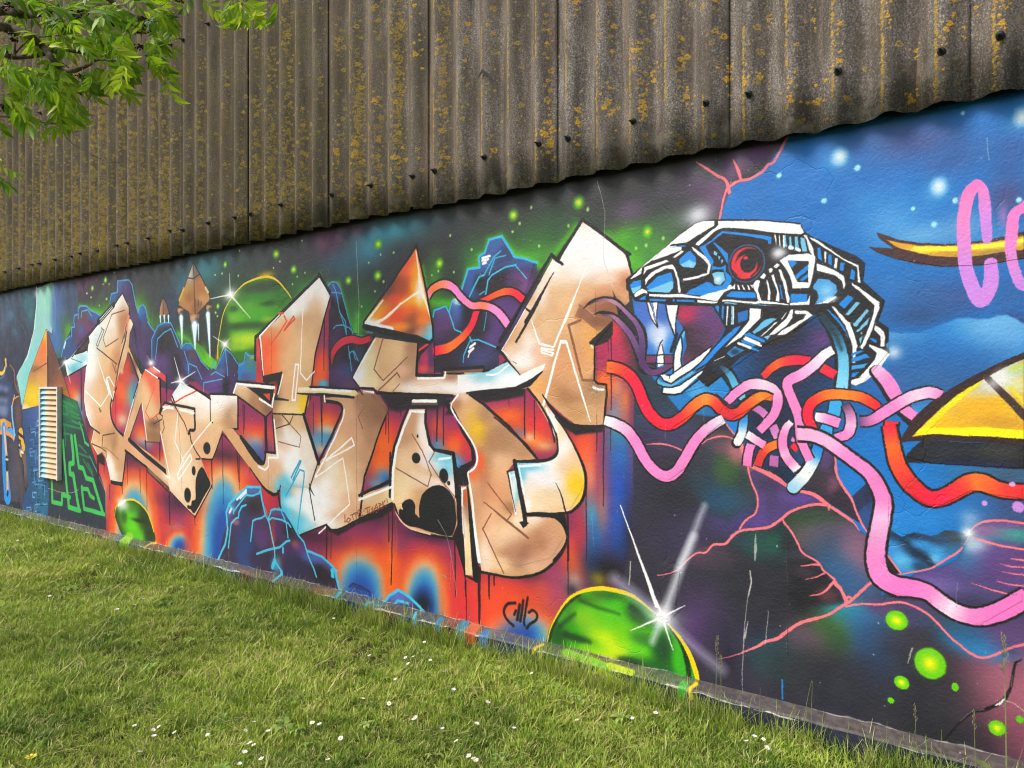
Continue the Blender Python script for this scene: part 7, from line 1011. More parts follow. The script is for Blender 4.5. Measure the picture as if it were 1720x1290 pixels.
film('painted_letter', tE, '850 180 845 130 925 10 1000 30 1190 160 1195 110 1440 125 1440 420 1530 560 1660 730 1720 690 1715 980 1580 790 1300 470 1215 700 1105 695 1205 940 1055 1215 830 980 800 830 745 450 740 285 780 190', 'second tan painted letter with black spots and a white top')
film('painted_letter', tF, '838 545 932 742 870 960 800 1270 745 1615 735 1700 700 1800 830 2220 1050 1760 880 1655 880 1600 1340 1610 1450 1760 1240 2350 1500 2300 1500 2500 1000 2720 900 2700 660 2880 490 2640 480 2440 430 2380 430 1720 60 1610 90 1510 430 1520 500 1415 335 1445 285 1100', 'third tan painted letter with a red flank and long bar')
film('painted_mushroom', tI, '160 960 420 620 640 285 720 660 790 1040 780 1140 650 1170 640 1440 860 1450 880 1410 1240 1410 1360 1390 1460 1320 1720 1200 1720 1440 1600 1540 1100 1610 300 1605 250 1560 130 1560 65 1465 270 1090 170 1030', 'orange painted cap on a tan stem with a long white bar')
film('painted_letter', tJ, '575 660 720 680 760 990 970 1070 1010 1480 1015 1720 960 1820 700 1770 560 1640 400 1480 400 1286 440 1000 500 820', 'tan painted letter shaped like a curl with large black spots')
film('painted_letter', tL, '1065 365 1270 520 1450 690 1510 870 1470 950 1480 1050 1330 1300 1170 1490 1170 1810 1270 1860 1250 2210 1000 2210 760 1990 980 2350 1080 2600 1090 2720 960 2950 560 3000 900 3080 915 3180 780 3400 500 3470 100 3400 30 2600 20 2320 -150 1700 300 1700 480 1290 720 840', 'tallest tan painted letter with a broad white tip beside the serpent')
film('painted_serpent', tQ, '115 700 310 530 600 285 740 185 900 150 1300 150 1680 180 1720 265 2000 400 2190 480 2260 540 2240 700 2430 850 2380 1060 2460 1130 2470 1340 2240 1620 2120 1500 2000 1100 1860 1000 1560 1190 1380 1260 850 1640 600 1720 440 1710 390 1620 240 1400 200 1000', 'white, blue and black mechanical serpent head with a red eye')
film('painted_hose', tY, '-330 -220 -70 -160 190 20 400 200 500 400 490 720 450 1000 600 1150 850 1190 1100 1330 1320 1420 1700 1260 1700 1340 1320 1550 1100 1470 850 1330 560 1270 380 1120 310 1000 340 720 380 560 370 360 240 190 -70 -60 -330 -120', 'long pink painted hose winding down to the right edge')
film('painted_hose', tY, '450 -250 560 -250 610 80 720 260 860 350 980 330 1240 210 1460 260 1700 300 1700 410 1460 380 1240 340 980 470 860 470 720 400 560 240 500 80', 'red and orange painted hose under the yellow ship')
film('painted_hose', tR, '-20 570 80 590 190 660 290 820 380 980 500 1070 640 1010 820 870 960 920 1040 1030 1200 900 1360 830 1420 880 1330 930 1220 1000 1060 1090 940 1040 820 960 700 1050 520 1170 400 1150 270 1040 170 800 80 690 -20 670', 'red painted hose waving from the tall letter to the knot')
film('painted_hose', tZ, '60 0 150 15 250 90 340 240 420 340 480 360 560 270 680 100 840 -20 860 30 760 110 620 330 500 420 400 410 290 300 200 130 60 50', 'pink and white painted hose dipping below the serpent jaw')
film('painted_ship', tX, '650 1110 640 950 760 800 900 660 1080 530 1300 400 1500 290 1716 195 1716 1210 900 1170', 'yellow painted ship with a dark frame at the right edge')
film('painted_blade', tW, '390 268 560 330 760 365 1000 378 1200 365 1450 320 1716 260 1716 500 1380 560 980 575 560 510 400 450 320 400 480 410 420 330', 'gold painted blade with a brown outline in the blue sky')
film('painted_starburst', tO, '1010 290 1250 440 1300 330 1330 440 1450 220 1420 500 1480 465 1390 560 1700 890 1380 640 1400 765 1300 620 1110 635 1260 520', 'white painted starburst on the rim of the large green planet')
# ================= corrugated cladding =================
PITCH, CREST = .1945, -1.174
SZ0, SZ1, SX0, SX1 = 2.70, 7.40, -13.0, 2.0
SR = 300
sw, sh = int((SX1 - SX0) * SR), int((SZ1 - SZ0) * SR)
lich = np.zeros((sh, sw, 3), np.float32)      # red: how much lichen, green: its tone, blue: stains, and shade painted along the troughs
rs = np.random.RandomState(12)
def spot(x, z, r, tone, ring, a=1.0):
    cx, cy = (x - SX0) * SR, (SZ1 - z) * SR
    R = r * SR
    x0, x1, y0, y1 = int(cx - R * 1.6) - 1, int(cx + R * 1.6) + 2, int(cy - R * 1.6) - 1, int(cy + R * 1.6) + 2
    if x0 < 0 or y0 < 0 or x1 >= sw or y1 >= sh: return
    Y, X = np.mgrid[y0:y1, x0:x1].astype(np.float32)
    dx, dy = X - cx, Y - cy
    th = np.arctan2(dy, dx)
    ph = rs.uniform(0, 6.28, 4)
    rad = R * (1 + .16 * np.sin(3 * th + ph[0]) + .12 * np.sin(5 * th + ph[1]) + .10 * np.sin(9 * th + ph[2]) + .08 * np.sin(14 * th + ph[3]))
    q = np.hypot(dx, dy) / np.maximum(rad, .3)
    al = np.clip((1 - q) * max(R, 1.2) * .9 + .5, 0, 1) * a
    if ring: al = al * (1 - ring * np.clip((.62 - q) * 4, 0, 1))
    v = lich[y0:y1, x0:x1]
    v[..., 1] = np.where(al > v[..., 0], tone + .25 * (q - .6), v[..., 1])
    v[..., 0] = np.maximum(v[..., 0], al)
ncorr = int((SX1 - SX0) / PITCH)
for k in range(-62, 17):
    xc = CREST + k * PITCH
    if xc < SX0 + .1 or xc > SX1 - .1: continue
    far = np.clip((-xc - 2.2) / 2.5, 0, 1)
    bare = 1.0 - .85 * math.exp(-((xc + 5.55) / .55) ** 2) - .5 * (rs.rand() < .25)
    lushc = rs.uniform(.35, 1.35) * max(bare, .08) * (1.5 if far > .5 else 1.0)
    # thin line of lichen beside the crest, in broken lengths
    if rs.rand() < .9:
        z = 2.75
        while z < SZ1 - .1:
            if rs.rand() < .7 * max(bare, .1):
                ln = rs.uniform(.15, .8)
                for q in np.arange(z, min(z + ln, SZ1 - .1), .007):
                    if rs.rand() < .8: spot(xc - .022 + rs.normal(0, .0025), q, rs.uniform(.0028, .0065) * (1.2 - .2 * far), rs.uniform(.35, .8), 0, rs.uniform(.5, 1))
                z += ln
            z += rs.uniform(.03, .3)
    # round spots in clusters down the face of the ridge
    n = int((150 + 420 * far) * lushc)
    zc = [rs.uniform(2.78, 6.8) for _ in range(7)]
    for i in range(n):
        z = rs.choice(zc) + rs.normal(0, .22) if rs.rand() < .75 else rs.uniform(2.75, 7.2)
        if rs.rand() < .4 * far: z = 2.74 + abs(rs.normal(0, .55))
        x = xc + (rs.normal(.045, .014) if rs.rand() < .62 else rs.uniform(-.07, .1))
        r = min(.015, .0024 + rs.exponential(.0034))
        spot(x, z, r, rs.uniform(.3, 1) * (1 - .55 * far), rs.choice([0, .5, .8, .9]) if r > .005 else 0, rs.uniform(.55, 1))
# spots that stand out at the near end (seen in the photograph)
for x, y, r in [(714, 20, 6), (715, 100, 8), (752, 75, 5), (645, 175, 7), (1084, 95, 8), (1092, 178, 6), (1078, 97, 6), (1153, 108, 8), (1105, 140, 8), (1092, 185, 8), (1033, 180, 9), (1039, 192, 7), (982, 190, 8), (982, 211, 7), (934, 212, 8), (930, 233, 10), (936, 249, 8), (979, 15, 7), (1161, 168, 8), (1226, 138, 8), (1230, 118, 7), (1261, 150, 10), (1285, 138, 8), (1376, 176, 12), (1338, 150, 7), (1338, 180, 9), (1600, 54, 9), (1594, 65, 7), (1687, 15, 7), (1685, 54, 10), (1498, 42, 7), (1497, 10, 8), (1417, 116, 7), (1296, 40, 6), (1371, 40, 6), (1420, 54, 7), (1534, 175, 10), (1676, 97, 6), (1541, 92, 6), (679, 270, 9), (612, 262, 9), (580, 258, 9), (612, 245, 8), (600, 260, 6), (1640, 20, 6), (1621, 55, 5)]:
    x_, z_, s_ = wall_pt(x, y)
    spot(float(x_), float(z_), r * .52 / s_, rs.uniform(.6, 1), .3)
    for i in range(9): spot(float(x_) + rs.normal(0, r * .7 / s_), float(z_) + rs.normal(0, r * 2.4 / s_), r * rs.uniform(.12, .32) / s_, rs.uniform(.5, 1), 0)
# brown run-off streaks, pale bloom near the lower edge
trough_shade = np.zeros((sh, sw), np.float32)
st = np.zeros((sh, sw), np.float32)
for i in range(150):
    x0 = rs.randint(6, sw - 30); wdt = rs.randint(3, 14)
    y0 = rs.randint(-sh // 2, sh - 60); ln = rs.randint(120, 700)
    prof = np.exp(-((np.arange(-3 * wdt, 3 * wdt) / wdt) ** 2)).astype(np.float32)
    a0, a1 = max(x0 - 3 * wdt, 0), min(x0 + 3 * wdt, sw)
    t = np.clip((np.arange(sh) - y0) / ln, 0, 1); vert = np.where((t > 0) & (t < 1), np.sin(math.pi * t) , 0).astype(np.float32)
    st[:, a0:a1] += (vert[:, None] * prof[None, a0 - x0 + 3 * wdt:a1 - x0 + 3 * wdt]) * rs.uniform(.15, .6)
lich[..., 2] = np.clip(st, 0, 1)

for k in range(-62, 17):  # valley shade painted in as broken dark lines down each corrugation
    xt = CREST + (k - .5) * PITCH + rs.normal(0, .006)
    if xt < SX0 + .1 or xt > SX1 - .1: continue
    z = 2.7
    while z < SZ1 - .3:
        ln = rs.uniform(.3, 1.6)
        if rs.rand() < .7:
            a0, a1 = int((xt - SX0) * SR - 9), int((xt - SX0) * SR + 10)
            r0_, r1_ = max(int((SZ1 - z - ln) * SR), 0), int((SZ1 - z) * SR)
            t_ = np.sin(np.linspace(0, math.pi, r1_ - r0_))[:, None] ** .5 * np.exp(-(np.linspace(-2, 2, a1 - a0) ** 2))[None] * rs.uniform(.3, .8)
            trough_shade[r0_:r1_, a0:a1] = np.maximum(trough_shade[r0_:r1_, a0:a1], t_)
        z += ln
lich[..., 2] = np.clip(lich[..., 2] * .5, 0, .5) + np.where(trough_shade > .04, .5 + .5 * trough_shade, 0) * (trough_shade > lich[..., 2])
lich_img = image_from('lichen_stains_shade', lich, True)
def cladding_material():
    m, nt, b = mat('asbestos_cement', .9, .15)
    uv = nt.nodes.new('ShaderNodeUVMap').outputs[0]
    im = nt.nodes.new('ShaderNodeTexImage'); im.image = lich_img; im.extension = 'EXTEND'; nt.links.new(uv, im.inputs[0])
    sep = nt.nodes.new('ShaderNodeSeparateColor'); nt.links.new(im.outputs[0], sep.inputs[0])
    g = nt.nodes.new('ShaderNodeNewGeometry').outputs['Position']
    st_ = nt.nodes.new('ShaderNodeMapping'); st_.inputs['Scale'].default_value = (1, 1, .16); nt.links.new(g, st_.inputs[0])
    grain, big, speck, streak = noise(nt, g, 120, 4, .8), noise(nt, g, 2.6, 4), noise(nt, g, 60, 3, .85), noise(nt, st_.outputs[0], 16, 4)
    base = ramp(nt, grain, [(.36, (.055, .047, .040)), (.47, (.155, .136, .118)), (.56, (.265, .239, .214)), (.68, (.54, .505, .47))])
    base = mix(nt, mul(nt, ramp(nt, big, [(.35, 0.0), (.65, 1.0)]), .5), base, (.13, .105, .075))
    base = mix(nt, ramp(nt, streak, [(.40, .62), (.62, 0.0)]), base, (.055, .045, .034))
    base = mix(nt, ramp(nt, speck, [(.60, 0.0), (.72, .6)]), base, (.40, .37, .34))
    # far end is browner and more overgrown
    sx = nt.nodes.new('ShaderNodeSeparateXYZ'); nt.links.new(g, sx.inputs[0])
    mr = node(nt, 'ShaderNodeMapRange'); nt.links.new(sx.outputs[0], mr.inputs[0]); mr.inputs[1].default_value, mr.inputs[2].default_value = -2.2, -4.6
    base = mix(nt, mul(nt, mr.outputs[0], .6), base, (.085, .068, .036))
    film_ = mul(nt, mul(nt, mr.outputs[0], ramp(nt, noise(nt, g, 7, 5, .7), [(.46, 0.0), (.64, .5)])), ramp(nt, noise(nt, g, 110, 3, .7), [(.42, 0.0), (.6, 1.0)]))
    base = mix(nt, film_, base, (.19, .145, .03))
    base = mix(nt, ramp(nt, sep.outputs[2], [(0.0, 0.0), (.25, .28), (.48, .4), (.50, 0.0)]), base, (.25, .155, .09))
    base = mix(nt, ramp(nt, sep.outputs[2], [(.5, 0.0), (.52, .08), (1.0, .75)]), base, (.045, .038, .028))  # upper half of blue: the painted valley shade
    mz = node(nt, 'ShaderNodeMapRange'); nt.links.new(sx.outputs[2], mz.inputs[0]); mz.inputs[1].default_value, mz.inputs[2].default_value = 2.95, 2.72
    bloom = mul(nt, mz.outputs[0], ramp(nt, noise(nt, g, 5, 5, .7), [(.52, 0.0), (.68, .75)]))
    base = mix(nt, bloom, base, (.46, .41, .35))
    lc = ramp(nt, sep.outputs[1], [(.05, (.27, .215, .05)), (.4, (.43, .30, .045)), (.75, (.60, .36, .038)), (1.0, (.66, .34, .03))])
    lc = mix(nt, ramp(nt, noise(nt, g, 210, 2), [(.40, .6), (.54, 0.0)]), lc, (.13, .10, .045))
    edge = mul(nt, sep.outputs[0], ramp(nt, noise(nt, g, 130, 3, .8), [(.36, .35), (.47, 1.0)]))
    base = mix(nt, edge, base, lc)
    nt.links.new(base, b.inputs['Base Color'])
    h = mul(nt, mul(nt, grain, .8), mul(nt, edge, .5), 'ADD')
    bump(nt, b, h, .8, .006)
    return m
M_SHEET = cladding_material()
clad = tag(empty('corrugated_cladding', (-5, 0, 2.7)), 'tall grey corrugated cement sheeting spotted with yellow lichen above the mural', 'cladding')
SW_ = 5 * PITCH
def profile(x): return -.072 - .029 * math.cos(2 * math.pi * (x - CREST) / PITCH)
def bolt_mesh():
    b = MB()
    n = 10
    for k0, (y0, r0, y1, r1) in enumerate([(0, .017, -.007, .015), (-.007, .015, -.011, .010), (-.011, .0085, -.021, .0085), (-.021, .0042, -.036, .0040)]):
        b.tube([(0, y0, 0), (0, y1, -.0015 * k0)], [r0, r1], 6 if k0 == 2 else n)
    return b.mesh('bolt', True)
bolt_me = bolt_mesh(); bolt_me.materials.append(M_BOLT)
edges0 = -1.274 - .004
rs = np.random.RandomState(5)
sheets = []
for i in range(-19, 10):
    xl = edges0 + (i - 1) * SW_; xr = edges0 + i * SW_
    nx = 16 * 5 + 9
    X = np.linspace(xl - .085, xr, nx)
    zb = 2.733 + rs.uniform(-.007, .007)
    jag = np.cumsum(rs.normal(0, .0011, nx)); jag = jag - np.linspace(jag[0], jag[-1], nx) + rs.normal(0, .0009, nx)
    if rs.rand() < .5: c = rs.randint(10, nx - 10); jag[c - 5:c + 5] += .006 * np.hanning(10)
    th = .0075
    v, f, uv = [], [], []
    for k, x in enumerate(X):
        tl = .010 * np.clip((xr - x) / SW_, 0, 1.1)              # the near edge laps over its neighbour
        y = profile(x) - .004 + tl * .9
        z0 = zb + jag[k]
        for yy_, zz_ in ((y, SZ1), (y, z0 + .25), (y, z0), (y + th, z0 + .0008), (y + th, SZ1)):
            v.append((x - xl, yy_, zz_ - 2.7)); uv.append(((x - SX0) / (SX1 - SX0), (zz_ - SZ0) / (SZ1 - SZ0)))
    for k in range(nx - 1):
        for q in range(4): f.append((5 * k + q, 5 * k + q + 1, 5 * k + q + 6, 5 * k + q + 5))
    for k in (0, nx - 1):
        a = 5 * k; f += [(a, a + 1, a + 3, a + 4), (a + 1, a + 2, a + 3)] if k else [(a + 4, a + 3, a + 1, a), (a + 3, a + 2, a + 1)]
    me = mesh('sheet', v, f, uv)
    me.polygons.foreach_set('use_smooth', np.array([len(p.vertices) == 4 for p in me.polygons])); me.update()
    o = link('sheet', me, clad, M_SHEET); o.location = (xl + 5, 0, 0)
    sheets.append((xl, xr, o))
def sheet_at(x): return next((s for s in sheets if s[0] < x <= s[1]), None)
for k in range(-62, 17):
    m5 = k % 5
    if m5 not in (0, 4, 2): continue
    x = CREST + k * PITCH
    s = sheet_at(x)
    if s is None: continue
    for zr in (2.938, 4.568, 6.2):
        if zr > 5 and x > -6: continue
        if rs.rand() < .04: continue
        b = bpy.data.objects.new('bolt', bolt_me); COL.objects.link(b); b.parent = s[2]
        b.location = (x + rs.uniform(-.004, .010) - s[0], profile(x) + .001, zr + rs.uniform(-.012, .012) - 2.7)
        b.rotation_euler = (rs.uniform(-.25, .1), 0, rs.uniform(-.2, .2))
# a broken flake on one ridge
b = MB(); fx, fz, _ = wall_pt(838, 131)
F1 = [(-.045, .0, -.022), (-.02, -.012, .004), (0, -.015, .022), (.022, -.012, .004), (.055, .0, -.02), (.03, -.010, -.018), (.005, -.013, .002), (-.018, -.010, -.014)]
b.add(F1, [(0, 1, 7), (1, 2, 6, 7), (2, 3, 5, 6), (3, 4, 5)])
s = sheet_at(float(fx)); o = link('flake', b.mesh('flake'), s[2], simple('dark_stain', (.02, .018, .016))); xk = round((float(fx) - CREST) / PITCH) * PITCH + CREST
o.location = (xk - s[0], profile(xk) - .001, float(fz) - 2.7)
# ================= louvre vent =================
def vent_material():
    m, nt, b = mat('vent_paint', .5, .35)
    t = nt.nodes.new('ShaderNodeTexCoord').outputs['Object']
    sx = nt.nodes.new('ShaderNodeSeparateXYZ'); nt.links.new(t, sx.inputs[0])
    n = noise(nt, t, 14, 3)
    q = mul(nt, mul(nt, sx.outputs[0], 2.6), mul(nt, n, .5), 'ADD')
    c = ramp(nt, mul(nt, q, .52, 'ADD'), [(.20, (.08, .34, .52)), (.42, (.25, .48, .55)), (.52, (.66, .48, .30)), (.9, (.62, .40, .23))])
    c = mix(nt, ramp(nt, noise(nt, t, 60, 3), [(.62, 0.0), (.74, .35)]), c, (.35, .22, .13))
    nt.links.new(c, b.inputs['Base Color'])
    return m
M_VENT = vent_material()
M_VFR = simple('vent_frame', (.62, .58, .54), .55, .3, .15, 20, .1)
VX0, VX1, VZ0, VZ1 = -9.134, -8.66, .585, 1.592
vent = tag(empty('louvre_vent', (VX0, -.002, VZ0)), 'tall narrow louvred vent painted tan and blue beside the green maze', 'vent')
vw, vh = VX1 - VX0, VZ1 - VZ0
b = MB()
for bx_ in ((0, .022, -.045, 0, 0, vh), (vw - .022, vw, -.045, 0, 0, vh), (.022, vw - .022, -.045, 0, vh - .022, vh), (.022, vw - .022, -.012, 0, 0, .01)): b.box(*bx_)
link('frame', b.mesh('frame'), vent, M_VFR)
b = MB(); b.box(.022, vw - .022, -.004, -.001, .01, vh - .022); link('back_plate', b.mesh('back_plate'), vent, M_BACK)
b = MB(); n = 5
hh = (vh - .03) / 17
P_ = [(-.006, hh * .98), (-.020, hh * .62), (-.036, hh * .28), (-.043, hh * .08), (-.043, hh * .02), (-.030, hh * .10), (-.012, hh * .62), (-.003, hh * .96)]
for x in (-vw / 2 + .024, vw / 2 - .024):
    b.v += [(x, y, z) for y, z in P_]
k = len(P_)
b.f += [(i, (i + 1) % k, (i + 1) % k + k, i + k) for i in range(k)] + [tuple(range(k - 1, -1, -1)), tuple(range(k, 2 * k))]; b.m = [0] * len(b.f)
slat = b.mesh('slat'); slat.materials.append(M_VENT)
for i in range(17):
    o = bpy.data.objects.new('slat', slat); COL.objects.link(o); o.parent = vent; o.location = (vw / 2, 0, .008 + i * hh)
# ================= lawn =================
def lawn_h(x, y):
    return .022 * np.sin(x * 1.1 + .7) * np.sin(y * 1.6 + x * .4) + .012 * np.sin(x * 3.1 + y * 2.3) - .028 * np.exp(-((y + 1.95 + .12 * (x + 4.2)) / .10) ** 2) * np.exp(-((x + 3.9) / .9) ** 2)
def lawn_edge(y): return np.clip((-y) / .35, 0, 1)
gx = np.concatenate([[-260, -120, -60, -32, -22], np.arange(-15, 5.01, .16), [7, 12, 24, 60, 140, 260]])
gy = np.concatenate([[-260, -120, -60, -30, -16, -10], np.arange(-6.4, -.06, .14), [-.05, .1, 4, 30, 120, 260]])
GX, GY = np.meshgrid(gx, gy)
inside = (GX > -15.1) & (GX < 5.1) & (GY > -6.5) & (GY < -.05)
GZ = np.where(inside, lawn_h(GX, GY) * lawn_edge(GY), 0) - .002
nxg = len(gx)
f = [(j * nxg + i, j * nxg + i + 1, (j + 1) * nxg + i + 1, (j + 1) * nxg + i) for j in range(len(gy) - 1) for i in range(nxg - 1)]
m, nt_, bs = mat('soil_and_thatch', .95, .1)
g = nt_.nodes.new('ShaderNodeNewGeometry').outputs['Position']
c = ramp(nt_, noise(nt_, g, 30, 6, .7), [(.3, (.030, .032, .014)), (.5, (.060, .062, .024)), (.68, (.13, .11, .06))])
c = mix(nt_, ramp(nt_, noise(nt_, g, 1.7, 3), [(.5, 0.0), (.7, .6)]), c, (.12, .10, .055))
nt_.links.new(c, bs.inputs['Base Color']); bump(nt_, bs, noise(nt_, g, 60, 4), 1, .02)
tag(link('lawn', mesh('lawn', np.stack([GX.ravel(), GY.ravel(), GZ.ravel()], 1), f, smooth=True), None, m), 'mown green lawn sloping along the foot of the mural wall', None, None, 'structure')
# --- grass blades ---
def grass_material(name, c0, c1, dry):
    m, nt, b = mat(name, .55, .25)
    oi = nt.nodes.new('ShaderNodeObjectInfo')
    g = nt.nodes.new('ShaderNodeNewGeometry').outputs['Position']
    uvz = nt.nodes.new('ShaderNodeUVMap').outputs[0]
    sep = nt.nodes.new('ShaderNodeSeparateXYZ'); nt.links.new(uvz, sep.inputs[0])
    c = mix(nt, sep.outputs[0], c0, c1)
    big = noise(nt, g, 1.25, 4, .65)
    med = noise(nt, g, 5.5, 3, .6)
    pat = mul(nt, mul(nt, big, .62), mul(nt, med, .38), 'ADD')
    c = mix(nt, ramp(nt, pat, [(.38, .75), (.52, 0.0)]), c, (.085, .175, .024))
    thr = mul(nt, mul(nt, ramp(nt, pat, [(.52, 0.0), (.70, 1.0)]), .62), mul(nt, oi.outputs['Random'], .35), 'ADD')
    isdry = nt.nodes.new('ShaderNodeMath'); isdry.operation = 'GREATER_THAN'
    nt.links.new(thr, isdry.inputs[0]); nt.links.new(mul(nt, sep.outputs[0], .9), isdry.inputs[1])
    c = mix(nt, mul(nt, isdry.outputs[0], .62), c, dry)
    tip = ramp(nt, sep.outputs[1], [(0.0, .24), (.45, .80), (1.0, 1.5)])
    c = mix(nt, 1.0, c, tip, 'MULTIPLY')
    nt.links.new(c, b.inputs['Base Color'])
    tr = nt.nodes.new('ShaderNodeBsdfTranslucent'); nt.links.new(c, tr.inputs[0])
    ms = nt.nodes.new('ShaderNodeMixShader'); ms.inputs[0].default_value = .28
    nt.links.new(b.outputs[0], ms.inputs[1]); nt.links.new(tr.outputs[0], ms.inputs[2])
    nt.links.new(ms.outputs[0], nt.nodes['Material Output'].inputs[0])
    return m
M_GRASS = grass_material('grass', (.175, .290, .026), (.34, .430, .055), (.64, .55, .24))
def tuft(name, seed, nb, rad, h0, h1, wid, lean, mats):
    r = np.random.RandomState(seed)
    v, f, uv = [], [], []
    for i in range(nb):
        a, q = r.uniform(0, 6.28), rad * math.sqrt(r.rand())
        x, y = q * math.cos(a), q * math.sin(a)
        d_ = r.uniform(0, 6.28) if r.rand() < .6 else a
        h = r.uniform(h0, h1); ln = abs(r.normal(0, lean)) * h + .15 * h * r.rand()
        ww = wid * r.uniform(.7, 1.3)
        px_, py_ = -math.sin(d_ + r.uniform(-.8, .8)), math.cos(d_)
        n0 = len(v); tone = r.rand()
        for t, k in ((0, .8), (.4, 1), (.75, .7)):
            cx, cy, cz = x + math.cos(d_) * ln * t ** 1.8, y + math.sin(d_) * ln * t ** 1.8, h * t * (1 - .18 * t * min(1, ln / h))
            v += [(cx - px_ * ww * k / 2, cy - py_ * ww * k / 2, cz), (cx + px_ * ww * k / 2, cy + py_ * ww * k / 2, cz)]; uv += [(tone, t)] * 2
        v.append((x + math.cos(d_) * ln, y + math.sin(d_) * ln, h * (1 - .2 * min(1, ln / h)))); uv.append((tone, 1))
        f += [(n0, n0 + 1, n0 + 3, n0 + 2), (n0 + 2, n0 + 3, n0 + 5, n0 + 4), (n0 + 4, n0 + 5, n0 + 6)]
    me = mesh(name, v, f, uv, smooth=True); me.materials.append(mats)
    return bpy.data.objects.new(name, me)
def scatter(name, protos, P, rz, sc, label, tilt=.12, host_mat=None):
    """one ground-cover object: instances of the tufts on a cloud of points"""
    pc = bpy.data.collections.new(name + '_tufts')
    for p in protos: pc.objects.link(p)
    me = bpy.data.meshes.new(name)
    me.from_pydata([tuple(p) for p in P], [], [])
    r = np.random.RandomState(len(P))
    at = me.attributes.new('rot', 'FLOAT_VECTOR', 'POINT')
    at.data.foreach_set('vector', np.stack([r.normal(0, tilt, len(P)), r.normal(0, tilt, len(P)), rz], 1).astype(np.float32).ravel())
    at = me.attributes.new('size', 'FLOAT', 'POINT'); at.data.foreach_set('value', np.asarray(sc, np.float32))
    at = me.attributes.new('pick', 'INT', 'POINT'); at.data.foreach_set('value', r.randint(0, len(protos), len(P)).astype(np.int32))
    o = bpy.data.objects.new(name, me); COL.objects.link(o)
    ng = bpy.data.node_groups.new(name, 'GeometryNodeTree')
    ng.interface.new_socket('Geometry', in_out='INPUT', socket_type='NodeSocketGeometry'); ng.interface.new_socket('Geometry', in_out='OUTPUT', socket_type='NodeSocketGeometry')
    gi, go = ng.nodes.new('NodeGroupInput'), ng.nodes.new('NodeGroupOutput')
    ip = ng.nodes.new('GeometryNodeInstanceOnPoints'); ci = ng.nodes.new('GeometryNodeCollectionInfo')
    ci.inputs['Collection'].default_value = pc; ci.inputs['Separate Children'].default_value = True; ci.inputs['Reset Children'].default_value = True
    def attr(nm, t):
        n_ = ng.nodes.new('GeometryNodeInputNamedAttribute'); n_.data_type = t; n_.inputs[0].default_value = nm
        return next(s_ for s_ in n_.outputs if s_.enabled)
    ng.links.new(gi.outputs[0], ip.inputs['Points']); ng.links.new(ci.outputs[0], ip.inputs['Instance']); ip.inputs['Pick Instance'].default_value = True
    ng.links.new(attr('pick', 'INT'), ip.inputs['Instance Index'])
    e2r = ng.nodes.new('FunctionNodeEulerToRotation'); ng.links.new(attr('rot', 'FLOAT_VECTOR'), e2r.inputs[0]); ng.links.new(e2r.outputs[0], ip.inputs['Rotation'])
    ng.links.new(attr('size', 'FLOAT'), ip.inputs['Scale'])
    ng.links.new(ip.outputs[0], go.inputs[0])
    md = o.modifiers.new('scatter', 'NODES'); md.node_group = ng
    return tag(o, label, None, None, 'stuff')
rs = np.random.RandomState(9)
def pts_in(n, x0, x1, y0, y1): return np.stack([rs.uniform(x0, x1, n), rs.uniform(y0, y1, n)], 1)
cand = pts_in(120000, -14.5, 3.0, -5.2, -.085)
dist = np.hypot(cand[:, 0], cand[:, 1] + 3.464)
ang = np.degrees(np.arctan2(cand[:, 1] + 3.464, cand[:, 0]))
keep = (rs.rand(len(cand)) < np.clip(4.2 / np.maximum(dist, 2.2), .25, 1) ** 1.25) & (dist > 1.2)
cand = cand[keep]
th_n = np.sin(cand[:, 0] * 2.1 + np.sin(cand[:, 1] * 3.0)) * np.sin(cand[:, 1] * 2.7 + 1.3 * np.sin(cand[:, 0] * 1.9))
keep = rs.rand(len(cand)) < np.where(th_n > .72, .45, 1)
cand = cand[keep]
dist = np.hypot(cand[:, 0], cand[:, 1] + 3.464)
Z = lawn_h(cand[:, 0], cand[:, 1]) * lawn_edge(cand[:, 1]) - .004
near_wall = np.clip((cand[:, 1] + .45) / .35, 0, 1)
size = rs.uniform(.65, 1.2, len(cand)) * (1 + .45 * near_wall) * (1 + .25 * np.sin(cand[:, 0] * 3.3) * np.sin(cand[:, 1] * 4.1)) * np.clip(dist / 6, .85, 1.25)
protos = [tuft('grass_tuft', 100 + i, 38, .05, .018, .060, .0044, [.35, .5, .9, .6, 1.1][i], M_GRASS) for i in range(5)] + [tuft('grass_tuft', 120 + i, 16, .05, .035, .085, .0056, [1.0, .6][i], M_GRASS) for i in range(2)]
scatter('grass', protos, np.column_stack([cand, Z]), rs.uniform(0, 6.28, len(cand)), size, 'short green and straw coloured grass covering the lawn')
# longer grass along the ledge
n = 5200
xw = rs.uniform(-14, 2.6, n); yw = -.072 - np.abs(rs.normal(0, .055, n))
dens = .35 + .65 * (np.sin(xw * 2.3 + 1) * np.sin(xw * 5.1) > -.25) * (rs.rand(n) < .8)
near = np.clip(1 - (-xw - 2.0) / 7, .5, 1)
k = rs.rand(n) < dens * (.45 + .55 * near)
xw, yw, near = xw[k], yw[k], near[k]
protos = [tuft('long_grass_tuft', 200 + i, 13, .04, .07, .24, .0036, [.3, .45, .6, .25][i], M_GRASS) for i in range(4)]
scatter('long_grass', protos, np.column_stack([xw, yw, np.full(len(xw), -.004)]), rs.uniform(0, 6.28, len(xw)), rs.uniform(.4, 1.1, len(xw)) * np.where(xw > -1.6, .85, 1.0), 'longer unmown grass growing along the ledge of the wall', .1)
